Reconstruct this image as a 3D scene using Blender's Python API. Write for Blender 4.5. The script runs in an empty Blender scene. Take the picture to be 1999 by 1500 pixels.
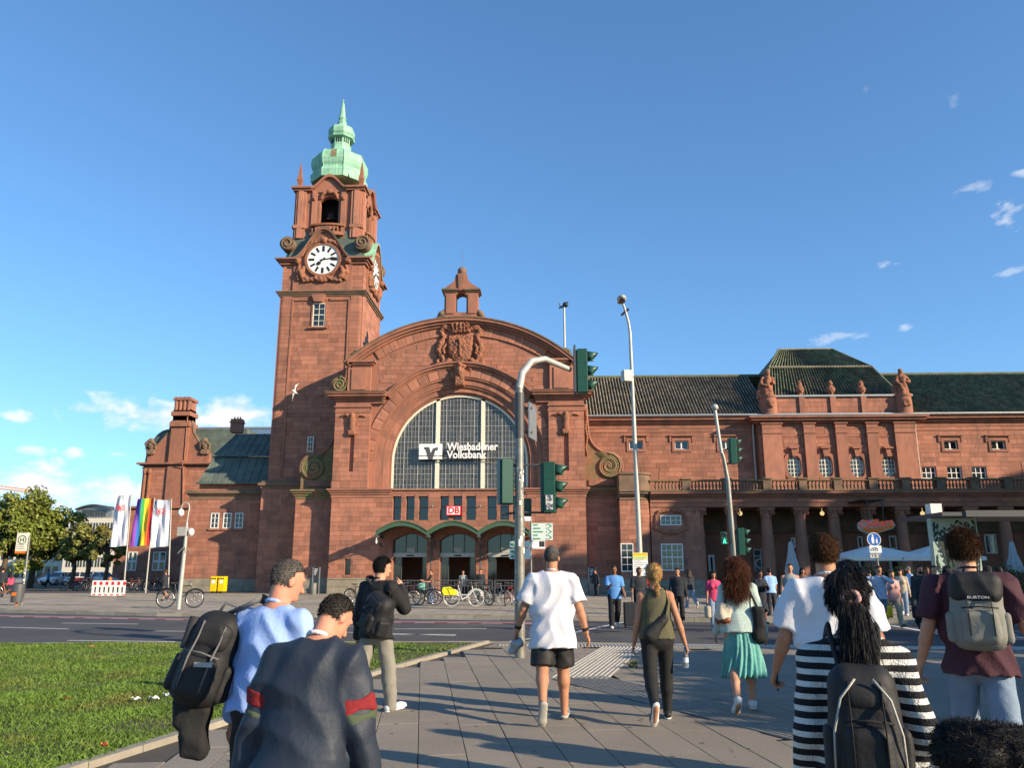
import bpy, math, random
import numpy as np
from mathutils import Vector, Matrix
SC = bpy.context.scene
COL = SC.collection
rnd = random.Random(7)
R = math.radians
# ------------------------------------------------------------------ camera, sky, sun, exposure
FPX = 1570.0
PITCH = math.atan(365 / FPX)
YAW = R(2.3)
EYE = 1.6
cam = bpy.data.cameras.new('camera')
cam.sensor_width = 36.0
cam.lens = 36.0 * FPX / 1999.0
cam.clip_start = 0.05
cam.clip_end = 6000
camo = bpy.data.objects.new('camera', cam)
COL.objects.link(camo)
camo.location = (0, 0, EYE)
camo.rotation_euler = (math.pi / 2 + PITCH, 0, YAW)
SC.camera = camo
SUN_EL, SUN_AZ = R(21.0), R(60.0)          # azimuth measured from -Y (behind the camera) towards +X
to_sun = Vector((math.sin(SUN_AZ) * math.cos(SUN_EL), -math.cos(SUN_AZ) * math.cos(SUN_EL), math.sin(SUN_EL)))
sl = bpy.data.lights.new('sun', 'SUN')
sl.energy = 5.0
sl.angle = R(0.55)
sl.color = (1.0, 0.81, 0.57)
so = bpy.data.objects.new('sun', sl)
COL.objects.link(so)
so.rotation_euler = (-to_sun).to_track_quat('-Z', 'Y').to_euler()
so.location = (60, -40, 60)
SC.view_settings.view_transform = 'Standard'
SC.view_settings.look = 'None'
SC.view_settings.gamma = 1.0
SC.view_settings.exposure = 0.75
SC.view_settings.use_curve_mapping = False
SC.cycles.max_bounces = 6
SC.cycles.diffuse_bounces = 3
SC.cycles.glossy_bounces = 3
SC.cycles.transmission_bounces = 4
SC.cycles.transparent_max_bounces = 8
SC.cycles.caustics_reflective = False
SC.cycles.caustics_refractive = False
SC.cycles.sample_clamp_indirect = 6
def build_world():
 w = bpy.data.worlds.new('World')
 SC.world = w
 w.use_nodes = True
 nt = w.node_tree
 nt.nodes.clear()
 N = nt.nodes.new
 L = nt.links.new
 out = N('ShaderNodeOutputWorld')
 bg = N('ShaderNodeBackground')
 sky = N('ShaderNodeTexSky')
 sky.sky_type = 'NISHITA'
 sky.sun_disc = False
 sky.sun_elevation = SUN_EL
 sky.sun_rotation = math.atan2(to_sun.x, to_sun.y)
 sky.altitude = 100
 sky.air_density = 1.0
 sky.dust_density = 0.2
 sky.ozone_density = 1.0
 def math_(op, a, b=None, c=None, clamp=False):
  n = N('ShaderNodeMath')
  n.operation = op
  n.use_clamp = clamp
  for i, v in enumerate((a, b, c)):
   if v is None:
    continue
   if isinstance(v, (int, float)):
    n.inputs[i].default_value = v
   else:
    L(v, n.inputs[i])
  return n.outputs[0]
 tc = N('ShaderNodeTexCoord')
 sep = N('ShaderNodeSeparateXYZ')
 L(tc.outputs['Generated'], sep.inputs[0])
 az = math_('ARCTAN2', sep.outputs[0], sep.outputs[1])
 el = math_('ARCSINE', sep.outputs[2])
 comb = N('ShaderNodeCombineXYZ')
 L(az, comb.inputs[0])
 L(math_('MULTIPLY', el, 1.7), comb.inputs[1])
 nz = N('ShaderNodeTexNoise')
 nz.inputs['Scale'].default_value = 22.0
 nz.inputs['Detail'].default_value = 7.0
 nz.inputs['Roughness'].default_value = 0.58
 nz.inputs['Distortion'].default_value = 0.25
 L(comb.outputs[0], nz.inputs['Vector'])
 fine = math_('SUBTRACT', nz.outputs[0], 0.5)
 total = None
 def cloud(azd, eld, wd, hd, dens, noise):
  dx = math_('DIVIDE', math_('SUBTRACT', az, R(azd)), R(wd))
  dy = math_('DIVIDE', math_('SUBTRACT', el, R(eld)), R(hd))
  r = math_('SQRT', math_('ADD', math_('MULTIPLY', dx, dx), math_('MULTIPLY', dy, dy)))
  v = math_('SUBTRACT', math_('MULTIPLY_ADD', fine, noise * 2.6, 0.85), r)
  return math_('MULTIPLY', math_('MULTIPLY', v, 1.25, clamp=True), dens)
 CL = CLOUDS
 for c in CL:
  m = cloud(*c)
  total = m if total is None else math_('MAXIMUM', total, m)
 band = N('ShaderNodeTexNoise')
 band.inputs['Scale'].default_value = 5.0
 band.inputs['Detail'].default_value = 6.0
 L(comb.outputs[0], band.inputs['Vector'])
 cr = math_('MULTIPLY', math_('SUBTRACT', band.outputs[0], 0.60), 5.0, clamp=True)
 low = math_('MULTIPLY', math_('SUBTRACT', 1.0, math_('DIVIDE', math_('ABSOLUTE', math_('SUBTRACT', el, R(5.0))), R(6.0))), 1.0, clamp=True)
 total = math_('MAXIMUM', total, math_('MULTIPLY', math_('MULTIPLY', cr, low), 0.6))
 ramp = N('ShaderNodeMixRGB')
 ramp.inputs[1].default_value = CLOUD_LO
 ramp.inputs[2].default_value = CLOUD_HI
 L(math_('MULTIPLY_ADD', fine, 1.7, 0.62, clamp=True), ramp.inputs[0])
 hue = N('ShaderNodeMixRGB')
 hue.blend_type = 'MULTIPLY'
 hue.inputs[0].default_value = 1.0
 hue.inputs[2].default_value = SKY_TINT
 gam = N('ShaderNodeGamma')
 gam.inputs[1].default_value = 0.85
 L(sky.outputs[0], gam.inputs[0])
 L(gam.outputs[0], hue.inputs[1])
 mix = N('ShaderNodeMixRGB')
 L(total, mix.inputs[0])
 L(hue.outputs[0], mix.inputs[1])
 L(ramp.outputs[0], mix.inputs[2])
 L(mix.outputs[0], bg.inputs[0])
 bg.inputs[1].default_value = SKY_STRENGTH
 L(bg.outputs[0], out.inputs[0])
SKY_STRENGTH = 0.13
SKY_TINT = (0.55, 0.895, 1.25, 1)
CLOUD_LO = (3.0, 3.5, 4.3, 1)
CLOUD_HI = (5.6, 5.5, 5.3, 1)
CLOUDS = [(-26.4, 10.0, 5.8, 1.35, 1.0, 1.2), (-21.4, 10.3, 4.0, 1.4, 1.0, 1.1), (-30.6, 10.0, 2.6, 0.5, 0.6, 1.5),
   (-32.0, 4.9, 4.8, 1.7, 1.0, 1.2), (-28.4, 4.4, 4.2, 1.2, 1.0, 1.3), (-37, 5.0, 5.0, 1.4, 0.9, 1.2),
   (-34.2, 9.1, 1.4, 0.45, 0.75, 1.4), (-33.5, 7.2, 1.3, 0.4, 0.85, 1.3), (-30.9, 7.2, 0.7, 0.45, 0.9, 1.1), (-28.7, 7.3, 1.1, 0.25, 0.6, 1.5),
   (31.5, 21.5, 0.9, 0.9, 0.55, 2.2), (29.4, 23.2, 1.2, 0.35, 0.3, 2.2), (32.5, 23.4, 1.0, 0.35, 0.45, 2.0), (23.9, 19.4, 0.75, 0.4, 0.6, 1.7),
   (24.7, 15.4, 0.5, 0.35, 0.45, 1.7), (20.7, 15.2, 2.0, 0.3, 0.3, 2.2), (31.1, 17.8, 0.9, 0.3, 0.3, 2.2), (29.2, 28.4, 0.4, 0.5, 0.16, 2.2), (24.0, 30.4, 0.4, 0.4, 0.1, 2.2)]
build_world()
# ------------------------------------------------------------------ picture-to-place helpers used to measure the place
def ray(x, y):
 u, v = x - 999.5, 750 - y
 d = (u, FPX * math.cos(PITCH) - v * math.sin(PITCH), FPX * math.sin(PITCH) + v * math.cos(PITCH))
 c, s = math.cos(YAW), math.sin(YAW)
 return (d[0] * c - d[1] * s, d[0] * s + d[1] * c, d[2])
def at(x, y, Y):
 r = ray(x, y)
 k = Y / r[1]
 return Vector((r[0] * k, Y, EYE + r[2] * k))
def gnd(x, y, z=0.0):
 r = ray(x, y)
 k = (z - EYE) / r[2]
 return Vector((r[0] * k, r[1] * k, z))
# ------------------------------------------------------------------ materials
def M(name, rgb, rough=0.75, var=0.12, nscale=3.0, bump=0.0, bscale=30.0, island=0.0, objvar=0.0, metal=0.0, spec=0.4,
  rgb2=None, mixscale=0.6, mixlo=0.45, mixhi=0.65, emit=0.0, alpha=1.0, stretch=None, trans=0.0, sheen=0.0, sub=0.0):
 m = bpy.data.materials.new(name)
 m.use_nodes = True
 nt = m.node_tree
 N, L = nt.nodes.new, nt.links.new
 b = nt.nodes['Principled BSDF']
 b.inputs['Roughness'].default_value = rough
 b.inputs['Metallic'].default_value = metal
 b.inputs['Specular IOR Level'].default_value = spec
 if trans:
  b.inputs['Transmission Weight'].default_value = trans
 if sheen:
  b.inputs['Sheen Weight'].default_value = sheen
 if sub:
  b.inputs['Subsurface Weight'].default_value = sub
  b.inputs['Subsurface Radius'].default_value = (0.02, 0.008, 0.004)
 if emit:
  b.inputs['Emission Color'].default_value = (*rgb, 1)
  b.inputs['Emission Strength'].default_value = emit
 geo = N('ShaderNodeNewGeometry')
 pos = geo.outputs['Position']
 if stretch:
  mp = N('ShaderNodeMapping')
  mp.inputs['Scale'].default_value = stretch
  L(pos, mp.inputs[0])
  pos = mp.outputs[0]
 nz = N('ShaderNodeTexNoise')
 nz.inputs['Scale'].default_value = nscale
 nz.inputs['Detail'].default_value = 5
 nz.inputs['Roughness'].default_value = 0.6
 L(pos, nz.inputs['Vector'])
 mr = N('ShaderNodeMapRange')
 mr.inputs[1].default_value = 0.25
 mr.inputs[2].default_value = 0.75
 mr.inputs[3].default_value = 1 - var
 mr.inputs[4].default_value = 1 + var
 L(nz.outputs[0], mr.inputs[0])
 val = mr.outputs[0]
 def times(a, sock, amt):
  r = N('ShaderNodeMapRange')
  r.inputs[3].default_value = 1 - amt
  r.inputs[4].default_value = 1 + amt
  L(sock, r.inputs[0])
  q = N('ShaderNodeMath')
  q.operation = 'MULTIPLY'
  L(a, q.inputs[0])
  L(r.outputs[0], q.inputs[1])
  return q.outputs[0]
 if island:
  val = times(val, geo.outputs['Random Per Island'], island)
 if objvar:
  oi = N('ShaderNodeObjectInfo')
  val = times(val, oi.outputs['Random'], objvar)
 base = N('ShaderNodeMixRGB')
 base.inputs[1].default_value = (*rgb, 1)
 base.inputs[2].default_value = (*(rgb2 or rgb), 1)
 base.inputs[0].default_value = 0
 if rgb2:
  n2 = N('ShaderNodeTexNoise')
  n2.inputs['Scale'].default_value = mixscale
  n2.inputs['Detail'].default_value = 6
  n2.inputs['Roughness'].default_value = 0.65
  L(pos, n2.inputs['Vector'])
  r2 = N('ShaderNodeMapRange')
  r2.inputs[1].default_value = mixlo
  r2.inputs[2].default_value = mixhi
  L(n2.outputs[0], r2.inputs[0])
  L(r2.outputs[0], base.inputs[0])
 mul = N('ShaderNodeVectorMath')
 mul.operation = 'SCALE'
 L(base.outputs[0], mul.inputs[0])
 L(val, mul.inputs['Scale'])
 L(mul.outputs[0], b.inputs['Base Color'])
 if bump:
  n3 = N('ShaderNodeTexNoise')
  n3.inputs['Scale'].default_value = bscale
  n3.inputs['Detail'].default_value = 4
  L(pos, n3.inputs['Vector'])
  bp = N('ShaderNodeBump')
  bp.inputs['Strength'].default_value = bump
  bp.inputs['Distance'].default_value = 0.02
  L(n3.outputs[0], bp.inputs['Height'])
  L(bp.outputs[0], b.inputs['Normal'])
 if alpha < 1:
  b.inputs['Alpha'].default_value = alpha
 m.diffuse_color = (*rgb, 1)
 return m
MAT = {}
def mk(name, *a, **k):
 MAT[name] = M(name, *a, **k)
 return MAT[name]
SAND = (0.345, 0.146, 0.093)
mk('sandstone', SAND, 0.85, 0.16, 2.2, 0.35, 14, island=0.17, objvar=0.17, rgb2=(0.215, 0.105, 0.076), mixscale=0.6, mixlo=0.47, mixhi=0.72, stretch=(1.5, 1.5, 0.6))
mk('sandstone_smooth', (0.34, 0.144, 0.092), 0.85, 0.18, 1.6, 0.35, 12, rgb2=(0.16, 0.085, 0.06), mixscale=0.8, mixlo=0.44, mixhi=0.68, stretch=(1.5, 1.5, 0.6))
mk('mortar', (0.30, 0.13, 0.085), 0.9, 0.1)
mk('carved_stone', (0.30, 0.118, 0.068), 0.9, 0.2, 4, 0.5, 18, rgb2=(0.20, 0.10, 0.06), mixscale=1.3)
mk('mossy_stone', (0.24, 0.125, 0.07), 0.95, 0.25, 3, 0.5, 18, rgb2=(0.15, 0.14, 0.065), mixscale=1.1, mixlo=0.4, mixhi=0.58)
mk('weathered_stone', (0.21, 0.13, 0.085), 0.95, 0.25, 3, 0.5, 18, rgb2=(0.10, 0.085, 0.06), mixscale=1.5)
mk('grey_plinth', (0.27, 0.235, 0.175), 0.9, 0.18, 2.5, 0.4, 14, island=0.12, objvar=0.12, rgb2=(0.2, 0.19, 0.14))
mk('copper', (0.27, 0.52, 0.36), 0.7, 0.2, 2.0, 0.15, 10, rgb2=(0.20, 0.40, 0.28), mixscale=1.2, island=0.1)
mk('copper_dark', (0.085, 0.105, 0.092), 0.6, 0.25, 1.5, 0.1, 8, rgb2=(0.12, 0.155, 0.12), mixscale=0.8, island=0.12)
mk('copper_stain', (0.20, 0.17, 0.09), 0.8, 0.3, 4)
mk('roof_tile', (0.25, 0.215, 0.155), 0.75, 0.3, 1.5, 0.2, 20, rgb2=(0.17, 0.155, 0.105), mixscale=0.35, island=0.3, spec=0.2)
mk('roof_tile_green', (0.12, 0.145, 0.09), 0.75, 0.3, 1.5, 0.2, 20, rgb2=(0.15, 0.135, 0.09), mixscale=0.35, island=0.3, spec=0.2)
mk('roof_tile_brown', (0.09, 0.07, 0.04), 0.7, 0.3, 1.5, 0.2, 20, island=0.25)
mk('zinc', (0.33, 0.34, 0.34), 0.45, 0.15, 5, metal=0.6)
mk('white_paint', (0.74, 0.73, 0.69), 0.55, 0.08, 5)
mk('cream_paint', (0.72, 0.69, 0.55), 0.55, 0.08, 5)
mk('glass', (0.018, 0.023, 0.025), 0.06, 0.2, 1.5, spec=0.9, island=0.3)
mk('arch_glass', (0.062, 0.06, 0.052), 0.14, 0.3, 1.2, spec=0.75, island=0.32)
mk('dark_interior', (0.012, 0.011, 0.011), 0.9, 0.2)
mk('black_metal', (0.018, 0.018, 0.018), 0.45, 0.15, 20)
mk('dark_grey_metal', (0.07, 0.072, 0.075), 0.5, 0.15, 20)
mk('canopy_green', (0.05, 0.10, 0.058), 0.55, 0.12, 4)
mk('signal_green', (0.016, 0.075, 0.05), 0.42, 0.1, 4)
mk('galvanised', (0.22, 0.225, 0.205), 0.5, 0.25, 6, 0.15, 40, metal=0.45, rgb2=(0.22, 0.2, 0.16), mixscale=4)
mk('pole_grey', (0.42, 0.41, 0.37), 0.5, 0.12, 6, metal=0.2)
mk('red_sign', (0.62, 0.015, 0.03), 0.4, 0.05)
mk('white_sign', (0.80, 0.80, 0.78), 0.45, 0.04)
mk('asphalt', (0.062, 0.062, 0.064), 0.9, 0.16, 0.9, 0.5, 90, rgb2=(0.085, 0.083, 0.08), mixscale=0.25)
mk('red_paint', (0.33, 0.035, 0.05), 0.8, 0.2, 3)
mk('line_paint', (0.62, 0.61, 0.57), 0.8, 0.18, 4)
mk('paving', (0.235, 0.205, 0.162), 0.92, 0.22, 42, 0.6, 120, objvar=0.05, island=0.05, rgb2=(0.265, 0.23, 0.18), mixscale=0.9)
mk('paving_joint', (0.07, 0.062, 0.05), 1.0, 0.2, 8)
mk('tactile', (0.40, 0.385, 0.34), 0.85, 0.16, 6, 0.3, 60)
mk('kerb_stone', (0.30, 0.27, 0.215), 0.9, 0.18, 3, 0.4, 30, objvar=0.12)
mk('far_paving', (0.33, 0.285, 0.215), 0.92, 0.2, 0.6, 0.3, 40, island=0.16, stretch=(1, 1, 1))
mk('soil', (0.085, 0.06, 0.035), 1.0, 0.3, 5, 0.6, 30, rgb2=(0.06, 0.075, 0.022), mixscale=0.7)
# ------------------------------------------------------------------ objects and meshes
ORG = {}
def tag(o, label=None, cat=None, group=None, kind=None):
 if label:
  o['label'] = label
 if cat:
  o['category'] = cat
 if group:
  o['group'] = group
 if kind:
  o['kind'] = kind
 return o
def thing(name, label, cat, loc=(0, 0, 0), rotz=0.0, group=None, local=False):
 o = bpy.data.objects.new(name, None)
 o.empty_display_size = 0.2
 COL.objects.link(o)
 o.location = loc
 o.rotation_euler = (0, 0, rotz)
 ORG[o.name] = Vector((0, 0, 0)) if local else Vector(loc)
 return tag(o, label, cat, group)
def add_obj(name, me, parent=None, org=None):
 o = bpy.data.objects.new(name, me)
 COL.objects.link(o)
 if parent is not None:
  o.parent = parent
  ORG[o.name] = ORG[parent.name]
 else:
  ORG[o.name] = org or Vector((0, 0, 0))
 return o
def copy_tree(o, parent=None):
 c = o.copy()
 COL.objects.link(c)
 ORG[c.name] = ORG.get(o.name, Vector((0, 0, 0)))
 c.parent = parent
 for ch in list(o.children):
  copy_tree(ch, c)
 return c
class MB:
 def __init__(s):
  s.v, s.f, s.mi = [], [], []
  s.cur = 0
 def add(s, vs, fs):
  n = len(s.v)
  s.v.extend(tuple(p) for p in vs)
  for q in fs:
   s.f.append(tuple(i + n for i in q))
   s.mi.append(s.cur)
  return s
 def box(s, x0, x1, y0, y1, z0, z1):
  if x0 > x1:
   x0, x1 = x1, x0
  if y0 > y1:
   y0, y1 = y1, y0
  if z0 > z1:
   z0, z1 = z1, z0
  return s.add([(x0, y0, z0), (x1, y0, z0), (x1, y1, z0), (x0, y1, z0), (x0, y0, z1), (x1, y0, z1), (x1, y1, z1), (x0, y1, z1)],
      [(0, 3, 2, 1), (4, 5, 6, 7), (0, 1, 5, 4), (1, 2, 6, 5), (2, 3, 7, 6), (3, 0, 4, 7)])
 def obox(s, c, ex, ey, ez):
  c, ex, ey, ez = Vector(c), Vector(ex), Vector(ey), Vector(ez)
  p = [c + a * ex + b * ey + d * ez for d in (-1, 1) for a, b in ((-1, -1), (1, -1), (1, 1), (-1, 1))]
  return s.add(p, [(0, 3, 2, 1), (4, 5, 6, 7), (0, 1, 5, 4), (1, 2, 6, 5), (2, 3, 7, 6), (3, 0, 4, 7)])
 def prism(s, poly, a, b, plane='xz'):
  n = len(poly)
  def P(p, t):
   return {'xz': (p[0], t, p[1]), 'yz': (t, p[0], p[1]), 'xy': (p[0], p[1], t)}[plane]
  vs = [P(p, a) for p in poly] + [P(p, b) for p in poly]
  fs = [tuple(range(n)), tuple(range(2 * n - 1, n - 1, -1))]
  fs += [(i, i + n, (i + 1) % n + n, (i + 1) % n) for i in range(n)]
  return s.add(vs, fs)
 def strip(s, A, B, y0, y1):
  for i in range(len(A) - 1):
   s.prism([A[i], A[i + 1], B[i + 1], B[i]], y0, y1)
  return s
 def cyl(s, p0, p1, r0, r1=None, n=10, caps=True):
  return s.tube([p0, p1], [r0, r0 if r1 is None else r1], n, caps)
 def tube(s, pts, r, n=8, caps=True, flat=None):
  pts = [Vector(p) for p in pts]
  m = len(pts)
  rs = r if isinstance(r, (list, tuple)) else [r] * m
  base = len(s.v)
  prev = None
  for i, p in enumerate(pts):
   t = (pts[min(i + 1, m - 1)] - pts[max(i - 1, 0)])
   t = t.normalized() if t.length > 1e-9 else Vector((0, 0, 1))
   if prev is None:
    up = Vector((0, 0, 1)) if abs(t.z) < 0.9 else Vector((1, 0, 0))
    a = t.cross(up).normalized()
   else:
    a = (prev - t * prev.dot(t))
    a = a.normalized() if a.length > 1e-6 else t.orthogonal().normalized()
   b = t.cross(a)
   prev = a
   for k in range(n):
    an = 2 * math.pi * k / n
    s.v.append(tuple(p + (a * math.cos(an) + b * math.sin(an) * (flat or 1)) * rs[i]))
  for i in range(m - 1):
   for k in range(n):
    a0 = base + i * n + k
    a1 = base + i * n + (k + 1) % n
    s.f.append((a0, a0 + n, a1 + n, a1))
    s.mi.append(s.cur)
  if caps:
   s.f.append(tuple(base + k for k in range(n)))
   s.mi.append(s.cur)
   s.f.append(tuple(base + (m - 1) * n + k for k in range(n - 1, -1, -1)))
   s.mi.append(s.cur)
  return s
 def lathe(s, c, prof, n=16, a0=0.0, sq=None):
  c = Vector(c)
  base = len(s.v)
  for (r, z) in prof:
   for k in range(n):
    an = a0 + 2 * math.pi * k / n
    q = 1.0
    if sq:
     q = 1.0 / ((abs(math.cos(an)) ** sq + abs(math.sin(an)) ** sq) ** (1 / sq))
    s.v.append((c.x + r * q * math.cos(an), c.y + r * q * math.sin(an), c.z + z))
  for i in range(len(prof) - 1):
   for k in range(n):
    a, b = base + i * n + k, base + i * n + (k + 1) % n
    s.f.append((a, b, b + n, a + n))
    s.mi.append(s.cur)
  s.f.append(tuple(base + k for k in range(n - 1, -1, -1)))
  s.mi.append(s.cur)
  m = (len(prof) - 1) * n
  s.f.append(tuple(base + m + k for k in range(n)))
  s.mi.append(s.cur)
  return s
 def ball(s, c, r, n=12, m=8):
  rx, ry, rz = r if isinstance(r, (tuple, list)) else (r, r, r)
  prof = [(max(math.sin(math.pi * i / m), 1e-3), -math.cos(math.pi * i / m)) for i in range(m + 1)]
  k0 = len(s.v)
  s.lathe((0, 0, 0), prof, n)
  for i in range(k0, len(s.v)):
   x, y, z = s.v[i]
   s.v[i] = (c[0] + x * rx, c[1] + y * ry, c[2] + z * rz)
  return s
 def build(s, name, mat, parent=None, smooth=False, kind=None, org=None, bevel=0.0):
  me = bpy.data.meshes.new(name)
  o_ = ORG[parent.name] if parent is not None else (Vector(org) if org is not None else Vector((0, 0, 0)))
  vs = [(x - o_.x, y - o_.y, z - o_.z) for x, y, z in s.v] if o_.length > 0 else s.v
  me.from_pydata(vs, [], s.f)
  mats = mat if isinstance(mat, (list, tuple)) else [mat]
  for m in mats:
   me.materials.append(MAT[m] if isinstance(m, str) else m)
  if len(mats) > 1:
   me.polygons.foreach_set('material_index', s.mi)
  if smooth:
   if smooth is True:
    me.polygons.foreach_set('use_smooth', [True] * len(me.polygons))
   else:
    me.polygons.foreach_set('use_smooth', [True] * len(me.polygons))
    me.set_sharp_from_angle(angle=smooth)
  me.update()
  o = add_obj(name, me, parent, org=o_)
  if parent is None and org is not None:
   o.location = o_
  if kind:
   o['kind'] = kind
  if bevel:
   bv = o.modifiers.new('bevel', 'BEVEL')
   bv.width = bevel
   bv.segments = 2
   bv.limit_method = 'ANGLE'
  return o
UNIT = MB().box(-.5, .5, -.5, .5, -.5, .5)
def unit_mesh(matname):
 k = '_unit_' + matname
 if k not in UNITS:
  me = bpy.data.meshes.new('block_' + matname)
  me.from_pydata(UNIT.v, [], UNIT.f)
  me.materials.append(MAT[matname])
  UNITS[k] = me
 return UNITS[k]
UNITS = {}
def unit_obj(name, matname, parent, x0, x1, y0, y1, z0, z1):
 o = add_obj(name, unit_mesh(matname), parent)
 og = ORG[parent.name]
 o.location = ((x0 + x1) / 2 - og.x, (y0 + y1) / 2 - og.y, (z0 + z1) / 2 - og.z)
 o.scale = (x1 - x0, y1 - y0, z1 - z0)
 return o
def wall(mb, x0, x1, z0, z1, y0, y1, openings=()):
 zs = sorted({z0, z1} | {min(max(q, z0), z1) for o in openings for q in o[2:4]})
 for a, b in zip(zs[:-1], zs[1:]):
  if b - a < 1e-4:
   continue
  zm = (a + b) / 2
  cut = sorted((max(o[0], x0), min(o[1], x1)) for o in openings if o[2] < zm < o[3] and o[1] > x0 and o[0] < x1)
  x = x0
  for c0, c1 in cut:
   if c0 - x > 1e-4:
    mb.box(x, c0, y0, y1, a, b)
   x = max(x, c1)
  if x1 - x > 1e-4:
   mb.box(x, x1, y0, y1, a, b)
 return mb
def ashlar(parent, x0, x1, z0, z1, yf, openings=(), ok=None, course=0.34, mat='sandstone', single=0, lens=(0.6, 1.5), seed=1, name='stone_block', proud=0.018, joint=0.014):
 rr = random.Random(seed)
 blocks = []
 nz = max(1, round((z1 - z0) / course))
 ch = (z1 - z0) / nz
 for i in range(nz):
  a, b = z0 + i * ch, z0 + (i + 1) * ch
  x = x0
  first = True
  while x < x1 - 1e-3:
   ln = rr.uniform(*lens) * (0.6 if first else 1)
   first = False
   e = min(x + ln, x1)
   if x1 - e < 0.25:
    e = x1
   segs = [(x, e)]
   for o in openings:
    if o[3] > a + 0.02 and o[2] < b - 0.02:
     ns = []
     for p, q in segs:
      if o[1] <= p or o[0] >= q:
       ns.append((p, q))
      else:
       if o[0] > p:
        ns.append((p, o[0]))
       if o[1] < q:
        ns.append((o[1], q))
     segs = ns
   for p, q in segs:
    if q - p < 0.08:
     continue
    if ok and not all(ok(u, w) for u in (p, q, (p + q) / 2) for w in (a, b)):
     continue
    blocks.append((p + joint / 2, q - joint / 2, a + joint / 2, b - joint / 2))
   x = e
 rr.shuffle(blocks)
 blocks.sort(key=lambda t: -round((t[1] - t[0]) * 3))
 for p, q, a, b in blocks[:single]:
  unit_obj(name, mat, parent, p, q, yf - proud - rr.uniform(0, 0.012), yf + 0.02, a, b)
 rest = blocks[single:]
 if rest:
  mb = MB()
  for p, q, a, b in rest:
   mb.box(p, q, yf - proud - rr.uniform(0, 0.012), yf + 0.02, a, b)
  mb.build('stone_courses', mat, parent, kind='stuff')
def ashlar_side(parent, y0, y1, z0, z1, xf, side, mat='sandstone', course=0.34, seed=3):
 rr = random.Random(seed)
 mb = MB()
 nz = max(1, round((z1 - z0) / course))
 ch = (z1 - z0) / nz
 for i in range(nz):
  y = y0
  while y < y1 - 1e-3:
   e = min(y + rr.uniform(0.6, 1.5), y1)
   p = 0.018 + rr.uniform(0, 0.012)
   mb.box(xf - 0.02 * side, xf + p * side, y + 0.007, e - 0.007, z0 + i * ch + 0.007, z0 + (i + 1) * ch - 0.007)
   y = e
 mb.build('stone_courses', mat, parent, kind='stuff')
def cornice(mb, x0, x1, z, y, steps, ends=True, back=0.3):
 for a, b, p in steps:
  e = p if ends else 0
  mb.box(x0 - e, x1 + e, y - p, y + back, z + a, z + b)
def window(parent, x0, x1, z0, z1, y, nx=2, nz=3, frame='white_paint', bar=0.035, fr=0.07, depth=0.12, label=None, arch=0.0, glass='glass', heavy=None):
 mb = MB()
 if arch:
  xm, hw = (x0 + x1) / 2, (x1 - x0) / 2
  n = 10
  def ring(i):
   o, q = [], []
   for k in range(n + 1):
    a = math.pi * k / n
    o.append((xm - hw * math.cos(a), z1 - arch + arch * math.sin(a)))
    q.append((xm - (hw - fr) * math.cos(a), z1 - arch + (arch - fr) * math.sin(a)))
   return o, q
  o, q = ring(0)
  mb.strip(o, q, y, y + 0.06)
  mb.box(x0, x0 + fr, y, y + 0.06, z0, z1 - arch)
  mb.box(x1 - fr, x1, y, y + 0.06, z0, z1 - arch)
 else:
  mb.box(x0, x0 + fr, y, y + 0.06, z0 + fr, z1 - fr)
  mb.box(x1 - fr, x1, y, y + 0.06, z0 + fr, z1 - fr)
  mb.box(x0, x1, y, y + 0.06, z1 - fr, z1)
 mb.box(x0, x1, y, y + 0.06, z0, z0 + fr)
 f = mb.build('window', frame, parent)
 if label:
  f['label'] = label
 b = MB()
 for i in range(1, nx):
  xx = x0 + (x1 - x0) * i / nx
  w = bar * (1.8 if heavy and i in heavy[0] else 1)
  b.box(xx - w / 2, xx + w / 2, y + 0.01, y + 0.05, z0 + fr, z1 - (0.02 if arch else fr))
 for j in range(1, nz):
  zz = z0 + (z1 - z0) * j / nz
  w = bar * (1.8 if heavy and j in heavy[1] else 1)
  b.box(x0 + fr, x1 - fr, y + 0.013, y + 0.047, zz - w / 2, zz + w / 2)
 if b.v:
  b.build('glazing_bars', frame, f)
 g = MB()
 g.box(x0 + 0.01, x1 - 0.01, y + 0.055, y + 0.07, z0 + 0.01, z1 - 0.01)
 g.build('pane', glass, f)
 return f
RTREES = [(44, 36, 22, 6.0), (54, 34, 23, 6.5), (65, 34, 24, 6.5), (76, 33, 29, 7.5), (52, 46, 19, 5.5), (88, 32, 30, 8)]
ADDED_TREES = [(24, 9, 9.0, 3.2), (29, 12, 9.5, 3.4), (35, 15, 10, 3.4)]  # out-of-view trees put in to throw shade on the road
SHADE_HEDGE = (9.5, 11.5, 4.5, 13.0, 3.6)  # unseen leaf-covered block, added to shade the near pavement
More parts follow.
